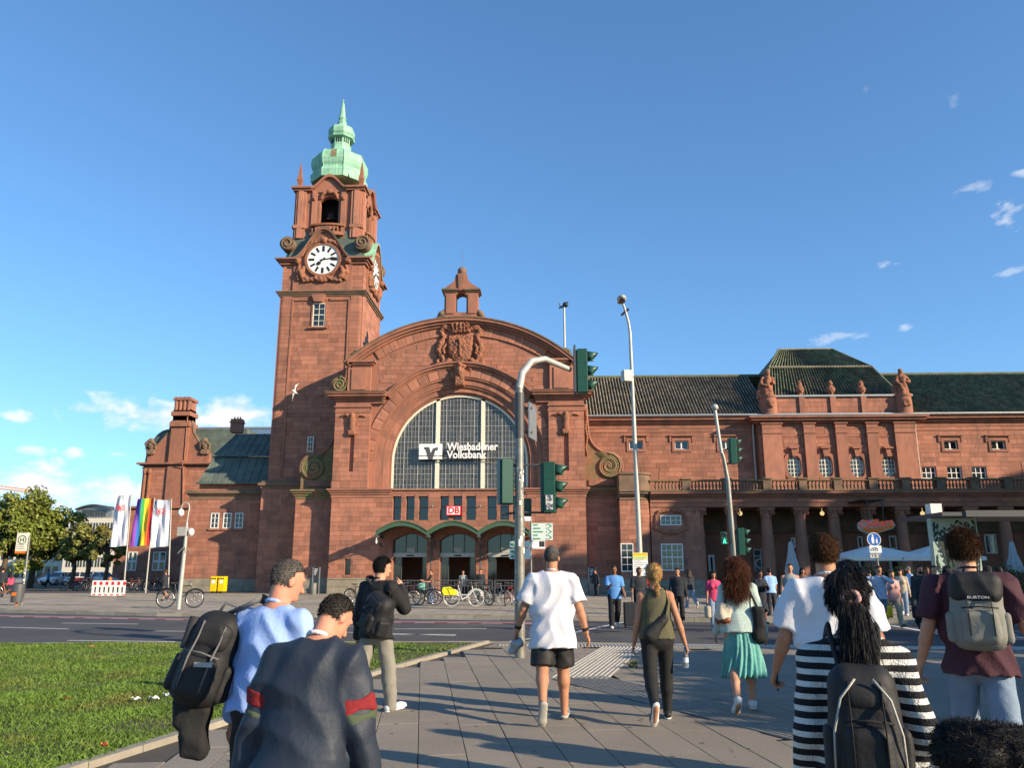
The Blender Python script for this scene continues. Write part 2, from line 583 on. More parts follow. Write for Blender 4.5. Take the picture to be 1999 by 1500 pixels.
# ------------------------------------------------------------------ soft modelling: distance fields turned into one continuous mesh
class SDF:
 def __init__(s):
  s.p = []
 def _add(s, fn, lo, hi, k, op):
  s.p.append((fn, np.array(lo, float), np.array(hi, float), k, op))
  return s
 def ell(s, c, r, rot=None, k=0.02, op='u'):
  c = np.array(c, float)
  r = np.array([r] * 3 if np.isscalar(r) else r, float)
  m = np.array(rot, float) if rot is not None else None
  ext = np.full(3, r.max()) if m is not None else r
  def fn(x, y, z):
   x, y, z = x - c[0], y - c[1], z - c[2]
   if m is not None:
    x, y, z = (m[0, 0] * x + m[0, 1] * y + m[0, 2] * z, m[1, 0] * x + m[1, 1] * y + m[1, 2] * z, m[2, 0] * x + m[2, 1] * y + m[2, 2] * z)
   k0 = np.sqrt((x / r[0]) ** 2 + (y / r[1]) ** 2 + (z / r[2]) ** 2)
   k1 = np.sqrt((x / r[0] ** 2) ** 2 + (y / r[1] ** 2) ** 2 + (z / r[2] ** 2) ** 2) + 1e-9
   return k0 * (k0 - 1) / k1
  return s._add(fn, c - ext, c + ext, k, op)
 def cap(s, a, b, ra, rb=None, k=0.02, op='u', sq=None, flat=False, folds=None):
  a, b = np.array(a, float), np.array(b, float)
  rb = ra if rb is None else rb
  ab = b - a
  l2 = float(ab @ ab) + 1e-12
  ln = math.sqrt(l2)
  big = max(ra, rb) * (max(1.0, sq[1]) if sq else 1.0)
  if sq:
   n = np.array(sq[0], float)
   n = n - ab * (n @ ab) / l2
   n /= np.linalg.norm(n) + 1e-12
   fac = sq[1]
  def fn(x, y, z):
   x, y, z = x - a[0], y - a[1], z - a[2]
   t = (x * ab[0] + y * ab[1] + z * ab[2]) / l2
   tc = np.clip(t, 0, 1)
   te = t if flat else tc
   dx, dy, dz = x - ab[0] * te, y - ab[1] * te, z - ab[2] * te
   if sq:
    q = (dx * n[0] + dy * n[1] + dz * n[2]) * (1 / fac - 1)
    dx, dy, dz = dx + n[0] * q, dy + n[1] * q, dz + n[2] * q
   d = np.sqrt(dx * dx + dy * dy + dz * dz) - (ra + (rb - ra) * tc)
   if folds:
    d = d + folds(x + a[0], y + a[1], z + a[2])
   if flat:
    d = np.maximum(d, np.maximum(-t, t - 1) * ln)
   return d
  return s._add(fn, np.minimum(a, b) - big, np.maximum(a, b) + big, k, op)
 def rbox(s, c, h, r=0.02, rot=None, k=0.01, op='u'):
  c, h = np.array(c, float), np.array(h, float)
  m = np.array(rot, float) if rot is not None else None
  ext = np.full(3, np.linalg.norm(h)) if m is not None else h
  def fn(x, y, z):
   x, y, z = x - c[0], y - c[1], z - c[2]
   if m is not None:
    x, y, z = (m[0, 0] * x + m[0, 1] * y + m[0, 2] * z, m[1, 0] * x + m[1, 1] * y + m[1, 2] * z, m[2, 0] * x + m[2, 1] * y + m[2, 2] * z)
   qx, qy, qz = np.abs(x) - h[0] + r, np.abs(y) - h[1] + r, np.abs(z) - h[2] + r
   o = np.sqrt(np.maximum(qx, 0) ** 2 + np.maximum(qy, 0) ** 2 + np.maximum(qz, 0) ** 2)
   return o + np.minimum(np.maximum(np.maximum(qx, qy), qz), 0) - r
  return s._add(fn, c - ext, c + ext, k, op)
 def curve(s, pts, r, k=0.01):
  rs = r if isinstance(r, (list, tuple)) else [r] * len(pts)
  for i in range(len(pts) - 1):
   s.cap(pts[i], pts[i + 1], rs[i], rs[i + 1], k)
  return s
 def mesh(s, h, warp=None, cut=None, amp=0.0):
  lo = np.min([p[1] for p in s.p if p[4] == 'u'], axis=0) - 3 * h - amp
  hi = np.max([p[2] for p in s.p if p[4] == 'u'], axis=0) + 3 * h + amp
  n = np.ceil((hi - lo) / h).astype(int) + 1
  ax = [(lo[i] + h * np.arange(n[i])).astype(np.float32) for i in range(3)]
  F = np.full(n, 1.0, np.float32)
  for fn, a, b, k, op in s.p:
   pad = k + 3 * h + amp
   i0 = np.maximum(((a - pad - lo) / h).astype(int), 0)
   i1 = np.minimum(((b + pad - lo) / h).astype(int) + 2, n)
   sl_ = tuple(slice(i0[i], i1[i]) for i in range(3))
   x = ax[0][sl_[0]][:, None, None]
   y = ax[1][sl_[1]][None, :, None]
   z = ax[2][sl_[2]][None, None, :]
   d = fn(x, y, z).astype(np.float32)
   f = F[sl_]
   if op == 's':
    F[sl_] = np.maximum(f, -d)
   elif k > 1e-5:
    hh = np.clip(0.5 + 0.5 * (f - d) / k, 0, 1)
    F[sl_] = f + (d - f) * hh - k * hh * (1 - hh)
   else:
    F[sl_] = np.minimum(f, d)
  if warp is not None or cut is not None:
   x, y, z = ax[0][:, None, None], ax[1][None, :, None], ax[2][None, None, :]
   if warp is not None:
    near = np.abs(F) < (amp * 2 + 3 * h)
    w = np.broadcast_to(warp(x, y, z), F.shape)
    F = np.where(near, F + w, F).astype(np.float32)
   if cut is not None:
    F = np.maximum(F, cut(x, y, z)).astype(np.float32)
  return surface_nets(F, lo, h)
def surface_nets(F, lo, h):
 s = F < 0
 u = s.astype(np.uint8)
 c = sum(u[i:u.shape[0] - 1 + i, j:u.shape[1] - 1 + j, k:u.shape[2] - 1 + k] for i in (0, 1) for j in (0, 1) for k in (0, 1))
 act = (c > 0) & (c < 8)
 ijk = np.argwhere(act)
 idx = np.full(act.shape, -1, np.int64)
 idx[act] = np.arange(len(ijk))
 acc = np.zeros((len(ijk), 3))
 cnt = np.zeros(len(ijk))
 cor = [np.array(v) for v in ((0, 0, 0), (1, 0, 0), (0, 1, 0), (1, 1, 0), (0, 0, 1), (1, 0, 1), (0, 1, 1), (1, 1, 1))]
 fv = [F[ijk[:, 0] + q[0], ijk[:, 1] + q[1], ijk[:, 2] + q[2]] for q in cor]
 for a, b in ((0, 1), (2, 3), (4, 5), (6, 7), (0, 2), (1, 3), (4, 6), (5, 7), (0, 4), (1, 5), (2, 6), (3, 7)):
  m = (fv[a] < 0) != (fv[b] < 0)
  t = fv[a][m] / (fv[a][m] - fv[b][m])
  acc[m] += cor[a] + t[:, None] * (cor[b] - cor[a])
  cnt[m] += 1
 V = np.asarray(lo) + h * (ijk + acc / cnt[:, None])
 quads = []
 for axis in range(3):
  o1, o2 = (axis + 1) % 3, (axis + 2) % 3
  a = np.take(s, range(0, s.shape[axis] - 1), axis)
  b = np.take(s, range(1, s.shape[axis]), axis)
  e = np.argwhere(a != b)
  e = e[(e[:, o1] > 0) & (e[:, o2] > 0) & (e[:, o1] < act.shape[o1]) & (e[:, o2] < act.shape[o2])]
  if not len(e):
   continue
  inside = s[e[:, 0], e[:, 1], e[:, 2]]
  def cell(d1, d2):
   q = e.copy()
   q[:, o1] += d1
   q[:, o2] += d2
   return idx[q[:, 0], q[:, 1], q[:, 2]]
  q = np.stack([cell(-1, -1), cell(0, -1), cell(0, 0), cell(-1, 0)], 1)
  q[~inside] = q[~inside][:, ::-1]
  quads.append(q)
 return V, np.concatenate(quads)
def np_mesh(name, V, Q, mat, parent=None, smooth=True, org=None, kind=None):
 me = bpy.data.meshes.new(name)
 V = np.asarray(V, np.float32)
 if parent is not None:
  o = ORG[parent.name]
  V = V - np.array(o, np.float32)
 elif org is not None:
  V = V - np.array(org, np.float32)
 Q = np.asarray(Q, np.int32)
 me.vertices.add(len(V))
 me.vertices.foreach_set('co', V.ravel())
 me.loops.add(Q.size)
 me.loops.foreach_set('vertex_index', Q.ravel())
 me.polygons.add(len(Q))
 me.polygons.foreach_set('loop_start', np.arange(0, Q.size, Q.shape[1], dtype=np.int32))
 me.polygons.foreach_set('loop_total', np.full(len(Q), Q.shape[1], np.int32))
 if smooth:
  me.polygons.foreach_set('use_smooth', np.ones(len(Q), bool))
 me.materials.append(MAT[mat] if isinstance(mat, str) else mat)
 me.update(calc_edges=True)
 me.validate()
 ob = add_obj(name, me, parent, org=Vector(org) if org is not None else None)
 if parent is None and org is not None:
  ob.location = org
 if kind:
  ob['kind'] = kind
 return ob
def blob(sdf, name, mat, parent, h, **k):
 kw = {q: k.pop(q) for q in ('warp', 'cut', 'amp') if q in k}
 V, Q = sdf.mesh(h, **kw)
 return np_mesh(name, V, Q, mat, parent, **k)
def spiral(cx, cz, r0, r1, turns, y, a0=0.0, cw=1, n=36):
 return [(cx + (r0 + (r1 - r0) * i / n) * math.cos(a0 + cw * 2 * math.pi * turns * i / n), y,
    cz + (r0 + (r1 - r0) * i / n) * math.sin(a0 + cw * 2 * math.pi * turns * i / n)) for i in range(n + 1)]
# ------------------------------------------------------------------ the station: entrance hall with the great arch
YC = 58.5
XA = at(895, 900, YC).x
def zc(y, Y=YC, x=895):
 return at(x, y, Y).z
def xc(x, y, Y=YC):
 return at(x, y, Y).x
z_pl, z_str, z_cor = 1.0, zc(955), zc(767)
hall = thing('entrance_hall', 'red sandstone entrance hall with great arched window and curved gable', 'station building', (XA, YC, 0))
HW, HB, HI = 9.25, 12.2, 6.6
upw = [(766.4, 783), (792, 809), (817, 836), (859, 876), (884.5, 902), (909.6, 929), (951, 969), (976, 993.6), (1001, 1019)]
zw0, zw1 = zc(1016), zc(969)
OPN = [(xc(a, 990), xc(b, 990), zw0, zw1) for a, b in upw]
doors = [(765, 833), (857.6, 927), (951, 1021)]
zd1, zds = zc(1042), zc(1055)
DOP = [(xc(a, 1100), xc(b, 1100), 0.0, zd1) for a, b in doors]
slit = (xc(672, 1107), xc(684, 1107), zc(1123), zc(1091))
allop = OPN + DOP + [slit]
w = MB()
wall(w, XA - HW, XA + HW, 0, z_str - 0.3, YC, YC + 0.7, allop)
for s in (-1, 1):
 w.box(XA + s * HW, XA + s * HB, YC + 1.0, YC + 3.4, 0, z_str - 0.3)
 w.box(XA + s * HI, XA + s * HW, YC, YC + 6, z_str - 0.3, z_cor)
 w.box(XA + s * (HW - 0.7), XA + s * (HW - 0.02), YC + 0.7, YC + 6, 0, z_str - 0.3)
w.build('wall', 'mortar', hall)
cols = []
ashlar(hall, XA - HW, XA - 5.6, z_pl, z_str - 0.3, YC, [slit], single=60, seed=11)
ashlar(hall, XA + 5.6, XA + HW, z_pl, z_str - 0.3, YC, [], single=60, seed=12)
ashlar(hall, XA - 5.6, XA + 5.6, z_pl, z_str - 0.3, YC, allop, single=0, seed=13)
ashlar(hall, XA - HB, XA - HW, z_pl, z_str - 0.3, YC + 1.0, [], single=40, seed=14)
ashlar(hall, XA + HW, XA + HB, z_pl, z_str - 0.3, YC + 1.0, [], single=40, seed=15)
for a, b, yy in ((XA - HW, XA - 5.25, YC), (XA + 5.05, XA + HW, YC), (XA - HB, XA - HW, YC + 1.0), (XA + HW, XA + HB, YC + 1.0)):
 ashlar(hall, a, b, 0, z_pl - 0.02, yy - 0.1, [], course=0.5, mat='grey_plinth', single=40, lens=(0.9, 1.7), seed=21, name='plinth_stone')
 MB().box(a, b, yy - 0.16, yy + 0.2, z_pl - 0.02, z_pl + 0.1).build('plinth_cap', 'grey_plinth', hall)
sc_ = MB()
ST = ((-0.62, -0.38, 0.05), (-0.38, -0.22, 0.12), (-0.22, -0.08, 0.22), (-0.08, 0.03, 0.32))
cornice(sc_, XA - HW, XA - 5.05, z_str, YC, ST, back=0.5)
cornice(sc_, XA + 5.05, XA + HW, z_str, YC, ST, back=0.5)
cornice(sc_, XA - 5.05, XA + 5.05, z_str, YC + 0.06, ((-0.33, -0.1, 0.08), (-0.1, 0.0, 0.2)), ends=False, back=1.0)
sc_.build('string_course', 'sandstone_smooth', hall)
for s in (-1, 1):
 sc2 = MB()
 a, b = sorted((XA + s * (HW + 0.06), XA + s * HB))
 cornice(sc2, a, b, z_str, YC + 1.0, ((-0.62, -0.38, 0.05), (-0.38, -0.2, 0.14), (-0.2, -0.05, 0.25), (-0.05, 0.08, 0.36)), back=2.3)
 sc2.build('string_course', 'mossy_stone', hall)
for i, (a, b, p, q) in enumerate(OPN):
 g = MB()
 g.box(a, b, YC + 0.42, YC + 0.5, p, q)
 wdw = g.build('window', 'glass', hall)
 fr = MB()
 fr.box(a, b, YC + 0.36, YC + 0.42, (p + q) / 2 + 0.05, (p + q) / 2 + 0.1)
 fr.box(a, a + 0.05, YC + 0.37, YC + 0.42, p, q)
 fr.box(b - 0.05, b, YC + 0.37, YC + 0.42, p, q)
 fr.build('frame', 'dark_grey_metal', wdw)
sl_w = MB().box(slit[0], slit[1], YC + 0.25, YC + 0.3, slit[2], slit[3]).build('window', 'glass', hall)
fr = MB()
fr.box(slit[0] - 0.06, slit[1] + 0.06, YC - 0.05, YC + 0.2, slit[2] - 0.16, slit[2])
fr.build('sill', 'sandstone_smooth', sl_w)
for i, (a, b, p, q) in enumerate(DOP):
 xm, hw = (a + b) / 2, (b - a) / 2
 d = MB()
 n = 12
 arc = [(xm - hw + 2 * hw * k / n, zds + (q - zds) * (1 - ((2 * k / n - 1) ** 2))) for k in range(n + 1)]
 d.strip(arc, [(x, q + 0.001) for x, z in arc], YC - 0.02, YC + 0.7)
 surround = d.build('door_arch', 'sandstone_smooth', hall)
 fl = MB()
 zb, zt = zc(1088), zc(1080)
 fl.box(a, b, YC + 0.55, YC + 0.6, zt, q)
 fl.box(a, a + (b - a) * 0.22, YC + 0.72, YC + 0.76, 0.05, zb)
 fl.box(b - (b - a) * 0.17, b, YC + 0.72, YC + 0.76, 0.05, zb)
 door = fl.build('door', 'glass', hall)
 bars = MB()
 for t in (0.36, 0.68):
  bars.box(a + (b - a) * t - 0.03, a + (b - a) * t + 0.03, YC + 0.5, YC + 0.56, zt, q - 0.08)
 for t in (0.0, 0.22, 0.83, 0.98):
  bars.box(a + (b - a) * t, a + (b - a) * t + 0.06, YC + 0.68, YC + 0.72, 0.0, zb)
 for t0, t1 in ((0.02, 0.22), (0.83, 0.98)):
  bars.box(a + (b - a) * t0, a + (b - a) * t1, YC + 0.67, YC + 0.72, 0.7, 0.77)
  bars.box(a + (b - a) * t0, a + (b - a) * t1, YC + 0.67, YC + 0.72, 0.0, 0.12)
 bars.build('door_frame', 'dark_grey_metal', door)
 MB().box(a, b, YC + 0.35, YC + 0.75, zb, zt).build('door_beam', 'pole_grey', door)
 MB().box(xm - 0.25, xm + 0.25, YC + 0.3, YC + 0.35, zb + 0.05, zb + 0.14).build('sensor', 'black_metal', door)
 MB().box(xm - 0.30, xm + 0.32, YC + 0.45, YC + 0.49, zt + 0.02, zt + 0.36).build('notice', 'tactile', door)
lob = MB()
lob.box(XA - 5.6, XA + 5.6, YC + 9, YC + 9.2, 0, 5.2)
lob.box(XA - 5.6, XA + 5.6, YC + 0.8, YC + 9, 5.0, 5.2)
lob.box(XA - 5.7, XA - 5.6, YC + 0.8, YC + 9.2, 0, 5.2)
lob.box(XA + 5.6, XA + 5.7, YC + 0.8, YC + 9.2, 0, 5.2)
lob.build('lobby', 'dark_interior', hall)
zs_, RA = zc(767) - 5.07 - 0.03, 5.07
NA = 40
def arc(r, n=NA, a0=0.0, a1=math.pi, z=None, x=None):
 return [((XA if x is None else x) - r * math.cos(a0 + (a1 - a0) * k / n), (zs_ if z is None else z) + r * math.sin(a0 + (a1 - a0) * k / n)) for k in range(n + 1)]
def jamb_ring(mb, r0, r1, y0, y1, zb):
 mb.strip(arc(r0), arc(r1), y0, y1)
 for s in (-1, 1):
  x0, x1 = sorted((XA + s * r0, XA + s * r1))
  mb.box(x0, x1, y0, y1, zb, zs_)
for r0, r1, yy in ((5.07, 5.26, 0.75), (5.26, 5.62, 0.55), (5.62, 5.78, 0.40), (5.78, 6.22, 0.30), (6.22, 6.36, 0.16)):
 mb = MB()
 jamb_ring(mb, r0, r1, YC + yy, YC + 1.3, z_str)
 mb.build('arch_moulding', 'sandstone_smooth' if r1 - r0 < 0.3 else 'sandstone', hall)
vs = MB()   # voussoirs
for k in range(26):
 a0, a1 = math.pi * k / 26 + 0.003, math.pi * (k + 1) / 26 - 0.003
 vs = MB()
 vs.strip(arc(6.36, 3, a0, a1), arc(7.02, 3, a0, a1), YC + 0.1 - 0.012 * (k % 3), YC + 1.2)
 if abs(math.cos((a0 + a1) / 2)) * 6.6 < 6.4 or True:
  vs.build('voussoir', 'sandstone', hall)
rb = MB()
rb.box(XA - HI, XA - 6.36, YC + 0.12, YC + 1.2, z_str, zs_)
rb.box(XA + 6.36, XA + HI, YC + 0.12, YC + 1.2, z_str, zs_)
rb.build('arch_jamb', 'sandstone', hall)
hood = MB()
a_lo = math.asin(min(1, (z_cor - 0.2 - zs_) / 7.3))
for r0, r1, yy in ((7.02, 7.16, 0.02), (7.16, 7.34, -0.18), (7.34, 7.46, -0.32)):
 hood.strip(arc(r0, 30, a_lo, math.pi - a_lo), arc(r1, 30, a_lo, math.pi - a_lo), YC + yy, YC + 0.7)
hood.build('hood_mould', 'sandstone_smooth', hall)
gl = MB()
rr = random.Random(4)
cellw, cellh = 0.262, 0.40
nx_, nzr = int(5.0 / cellw) + 1, int((zs_ + RA - z_str) / cellh) + 1
for i in range(-nx_, nx_):
 for j in range(nzr):
  x0, x1 = XA + i * cellw, XA + (i + 1) * cellw
  z0, z1 = z_str + j * cellh, z_str + (j + 1) * cellh
  xm, zm = (x0 + x1) / 2 - XA, (z0 + z1) / 2 - zs_
  if zm > 0 and math.hypot(xm, zm) > RA + 0.1 or abs(xm) > RA + 0.05:
   continue
  t = [rr.uniform(-0.006, 0.006) for _ in range(4)]
  yb = YC + 0.98
  gl.add([(x0, yb + t[0], z0), (x1, yb + t[1], z0), (x1, yb + t[2], z1), (x0, yb + t[3], z1)], [(0, 1, 2, 3)])
awin = gl.build('arched_window', 'arch_glass', hall)
awin['label'] = 'great arched window of small panes'
bars = MB()
def chord(x):
 return zs_ + math.sqrt(max(RA * RA - x * x, 0.01))
for i in range(-nx_, nx_ + 1):
 x = i * cellw
 if abs(x) > RA - 0.05:
  continue
 wv = 0.016 if i % 4 else 0.045
 bars.box(XA + x - wv / 2, XA + x + wv / 2, YC + 0.93, YC + 0.965, z_str, chord(x))
for j in range(1, nzr):
 z = z_str + j * cellh
 hx = RA if z < zs_ else math.sqrt(max(RA ** 2 - (z - zs_) ** 2, 0))
 wv = 0.015 if j % 3 else 0.028
 bars.box(XA - hx, XA + hx, YC + 0.935, YC + 0.96, z - wv / 2, z + wv / 2)
bars.build('glazing_bars', 'tactile', awin)
posts = MB()
for x in (xc(851, 880) - XA, xc(941, 880) - XA):
 posts.box(XA + x - 0.15, XA + x + 0.15, YC + 0.8, YC + 0.95, z_str, chord(x))
posts.strip(arc(RA - 0.14), arc(RA + 0.01), YC + 0.8, YC + 0.95)
for s in (-1, 1):
 x0, x1 = sorted((XA + s * (RA - 0.14), XA + s * (RA + 0.01)))
 posts.box(x0, x1, YC + 0.8, YC + 0.95, z_str, zs_)
posts.box(XA - RA, XA + RA, YC + 0.8, YC + 0.95, z_str, z_str + 0.1)
posts.build('window_frame', 'cream_paint', awin)
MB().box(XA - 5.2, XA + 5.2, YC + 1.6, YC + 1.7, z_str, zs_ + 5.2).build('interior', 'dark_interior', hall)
zg = z_cor
hg = 8.25
zped = zc(703)
Rg0 = 12.7
zap = zc(622)
zgc = zap - Rg0
def gable_z(x, r=Rg0):
 return zgc + math.sqrt(r * r - x * x)
n = 36
gw = MB()
xs = [-hg + 2 * hg * k / n for k in range(n + 1)]
for x0, x1 in zip(xs[:-1], xs[1:]):
 def low(x):
  return max(zs_ + math.sqrt(max(7.0 ** 2 - x * x, 0)), z_cor - 0.45) if abs(x) < 7.0 else z_cor - 0.45
 gw.prism([(XA + x0, low(x0)), (XA + x1, low(x1)), (XA + x1, gable_z(x1, Rg0 - 0.2)), (XA + x0, gable_z(x0, Rg0 - 0.2))], YC + 0.35, YC + 1.2)
for s in (-1, 1):    # spandrels below the cornice
 xs2 = [5.0 + (HI - 5.0) * k / 8 for k in range(9)]
 for x0, x1 in zip(xs2[:-1], xs2[1:]):
  l0, l1 = [zs_ + math.sqrt(max(7.0 ** 2 - x * x, 0)) for x in (x0, x1)]
  gw.prism([(XA + s * x0, min(l0, z_cor - 0.46)), (XA + s * x1, min(l1, z_cor - 0.46)), (XA + s * x1, z_cor - 0.45), (XA + s * x0, z_cor - 0.45)], YC + 0.2, YC + 1.2)
gw.build('gable_wall', 'mortar', hall)
def ok_g(x, z):
 x -= XA
 return z < gable_z(x, Rg0 - 1.25) and math.hypot(x, z - zs_) > 7.45 and abs(x) < 6.55
ashlar(hall, XA - 6.6, XA + 6.6, z_cor - 0.1, zap - 1.0, YC + 0.35, ok=ok_g, single=90, seed=31, lens=(0.5, 1.3), course=0.33)
th0 = math.asin(6.9 / Rg0)
for k in range(22):
 a0 = -th0 + 2 * th0 * k / 22 + 0.001
 a1 = -th0 + 2 * th0 * (k + 1) / 22 - 0.001
 A = [(XA + (Rg0 - 1.25) * math.sin(a0 + (a1 - a0) * t / 3), zgc + (Rg0 - 1.25) * math.cos(a0 + (a1 - a0) * t / 3)) for t in range(4)]
 B = [(XA + (Rg0 - 0.55) * math.sin(a0 + (a1 - a0) * t / 3), zgc + (Rg0 - 0.55) * math.cos(a0 + (a1 - a0) * t / 3)) for t in range(4)]
 MB().strip(A, B, YC + 0.24 - 0.01 * (k % 3), YC + 0.6).build('gable_stone', 'sandstone', hall)
def garc(r, h, n=40):
 t = math.asin(min(1, h / r))
 return [(XA + r * math.sin(-t + 2 * t * k / n), zgc + r * math.cos(-t + 2 * t * k / n)) for k in range(n + 1)]
gm = MB()
for r0, r1, yy, hh in ((12.13, 12.3, 0.05, 8.3), (12.3, 12.48, -0.15, 8.4), (12.48, 12.68, -0.35, 8.5)):
 gm.strip(garc(r0, hh), garc(r1, hh), YC + yy, YC + 1.3)
gm.build('gable_moulding', 'sandstone_smooth', hall)
gcap = MB()
gcap.strip(garc(12.681, 8.7), garc(12.78, 8.75), YC - 0.42, YC + 1.4)
gcap.build('gable_coping', 'weathered_stone', hall)
hroof = MB()
A = garc(12.3, 8.3)
hroof.strip(A, [(x, z_cor - 0.5) for x, z in A], YC + 1.2, YC + 30)
hroof.build('barrel_roof', 'copper_dark', hall)
MB().box(XA - 9.2, XA + 9.2, YC + 6, YC + 30, 0, z_cor - 0.45).build('hall_body', 'sandstone', hall)
CO = ((-0.78, -0.6, 0.06), (-0.6, -0.45, 0.16), (-0.45, -0.3, 0.34), (-0.3, -0.12, 0.6), (-0.12, 0.0, 0.72))
for s in (-1, 1):
 a, b = sorted((XA + s * 5.7, XA + s * (HW - 0.05)))
 c_ = MB()
 for dz0, dz1, p in CO:
  x0, x1 = (a - (p if s < 0 else p * 0.4), b + (p if s > 0 else p * 0.4))
  c_.box(x0, x1, YC - p, YC + 0.8, z_cor + dz0, z_cor + dz1)
 c_.build('cornice', 'sandstone_smooth', hall)
 MB().box(a - (0.78 if s < 0 else 0.3), b + (0.78 if s > 0 else 0.3), YC - 0.78, YC + 0.8, z_cor, z_cor + 0.06).build('cornice_cap', 'weathered_stone', hall)
 p_ = MB()
 x0, x1 = sorted((XA + s * 6.75, XA + s * 8.5))
 p_.box(x0, x1, YC + 0.05, YC + 1.4, z_cor + 0.06, zped - 0.35)
 p_.box(x0 + 0.3, x1 - 0.3, YC - 0.03, YC + 0.1, z_cor + 0.3, zped - 0.6)
 p_.build('pedestal', 'sandstone', hall)
 pc = MB()
 for dz0, dz1, p in ((-0.42, -0.3, 0.06), (-0.3, -0.15, 0.2), (-0.15, 0.0, 0.34)):
  pc.box(x0 - p, x1 + p, YC + 0.05 - p, YC + 1.4, zped + dz0, zped + dz1)
 pc.build('pedestal_cap', 'sandstone_smooth', hall)
 for cx, cz, r, yy in ((8.0, zped + 0.42, 0.42, YC + 0.0), (9.15, z_cor + 0.75, 0.62, YC + 0.2)):
  v = MB()
  v.prism([(XA + s * cx + r * math.cos(t * math.pi / 10), cz + r * math.sin(t * math.pi / 10)) for t in range(20)], yy, yy + 0.9)
  v.tube(spiral(XA + s * cx, cz, r * 0.95, r * 0.12, 2.2, yy - 0.02, math.pi / 2, s), r * 0.16, 6)
  v.build('scroll', 'mossy_stone', hall, smooth=0.8)
 v = MB()
 cz = z_cor + 0.75
 prof = [(8.5, zped - 0.5), (8.62, zped - 0.9), (8.8, cz + 1.0), (9.15, cz + 0.62), (9.15, cz), (8.5, cz)]
 v.prism([(XA + s * x, z) for x, z in prof], YC + 0.3, YC + 1.0)
 v.box(*sorted((XA + s * 8.5, XA + s * 9.75)), YC + 0.1, YC + 1.1, z_cor + 0.06, z_cor + 0.2)
 v.build('scroll_bracket', 'carved_stone', hall)
 lv = SDF()
 for k in range(9):
  lv.ell((XA + s * (8.62 + 0.012 * k * k * 0.6), YC + 0.22, zped - 0.7 - 0.17 * k), (0.13, 0.12, 0.13), k=0.04)
 blob(lv, 'garland', 'carved_stone', hall, 0.035)
for s in (-1, 1):
 xm = XA + s * 7.9
 x0, x1 = XA + s * HI, XA + s * HW
 x0, x1 = min(x0, x1), max(x0, x1)
 slot = (xm - 0.17, xm + 0.17, zc(921), zc(846))
 fw = MB()
 wall(fw, x0 + 0.02, x1 - 0.02, z_str + 0.05, z_cor - 0.8, YC - 0.2, YC - 0.001, [slot])
 fw.build('pilaster', 'mortar', hall)
 MB().box(slot[0], slot[1], YC - 0.02, YC - 0.0005, slot[2], slot[3]).build('slot_back', 'sandstone', hall)
 ashlar(hall, x0 + 0.02, x1 - 0.02, z_str + 0.6, z_cor - 1.5, YC - 0.2, [slot], single=40, seed=41 + s)
 ashlar(hall, x0 + 0.02, x1 - 0.02, z_str + 0.05, z_str + 0.56, YC - 0.3, [], single=8, seed=43 + s, course=0.6, lens=(0.7, 1.2))
 MB().box(x0 - 0.02, x1 + 0.02, YC - 0.3, YC - 0.1, z_str + 0.04, z_str + 0.57).build('pilaster_base', 'sandstone_smooth', hall)
 bd = MB()
 bd.box(x0 - 0.03, x1 + 0.03, YC - 0.27, YC + 0.1, z_cor - 1.5, z_cor - 1.36)
 bd.box(x0 - 0.06, x1 + 0.06, YC - 0.32, YC + 0.1, z_cor - 1.1, z_cor - 1.0)
 bd.box(x0 + 0.02, x1 - 0.02, YC - 0.215, YC + 0.1, z_cor - 1.36, z_cor - 0.78)
 bd.build('pilaster_band', 'sandstone_smooth', hall)
 hm = SDF()
 zt_ = zc(812)
 hm.ell((xm, YC - 0.42, zt_), (0.17, 0.2, 0.24), k=0.05)
 hm.cap((xm, YC - 0.34, zt_ - 0.25), (xm, YC - 0.34, zt_ - 1.0), 0.26, 0.2, k=0.06)
 for t in (-1, 1):
  hm.curve([(xm + t * 0.2, YC - 0.36, zt_ - 0.1), (xm + t * 0.5, YC - 0.33, zt_ + 0.08), (xm + t * 0.85, YC - 0.28, zt_ - 0.02), (xm + t * 1.0, YC - 0.26, zt_ - 0.1)], [0.13, 0.11, 0.07, 0.04], 0.05)
  hm.cap((xm + t * 0.08, YC - 0.45, zt_ - 0.4), (xm + t * 0.12, YC - 0.48, zt_ - 1.0), 0.07, 0.05, k=0.02)
 hm.rbox((xm, YC - 0.32, zt_ - 1.25), (0.3, 0.18, 0.16), 0.08, k=0.05)
 for t in (-0.16, 0, 0.16):
  hm.ell((xm + t, YC - 0.42, zt_ - 1.42), (0.07, 0.07, 0.08), k=0.02)
 blob(hm, 'herm_carving', 'carved_stone', hall, 0.045)
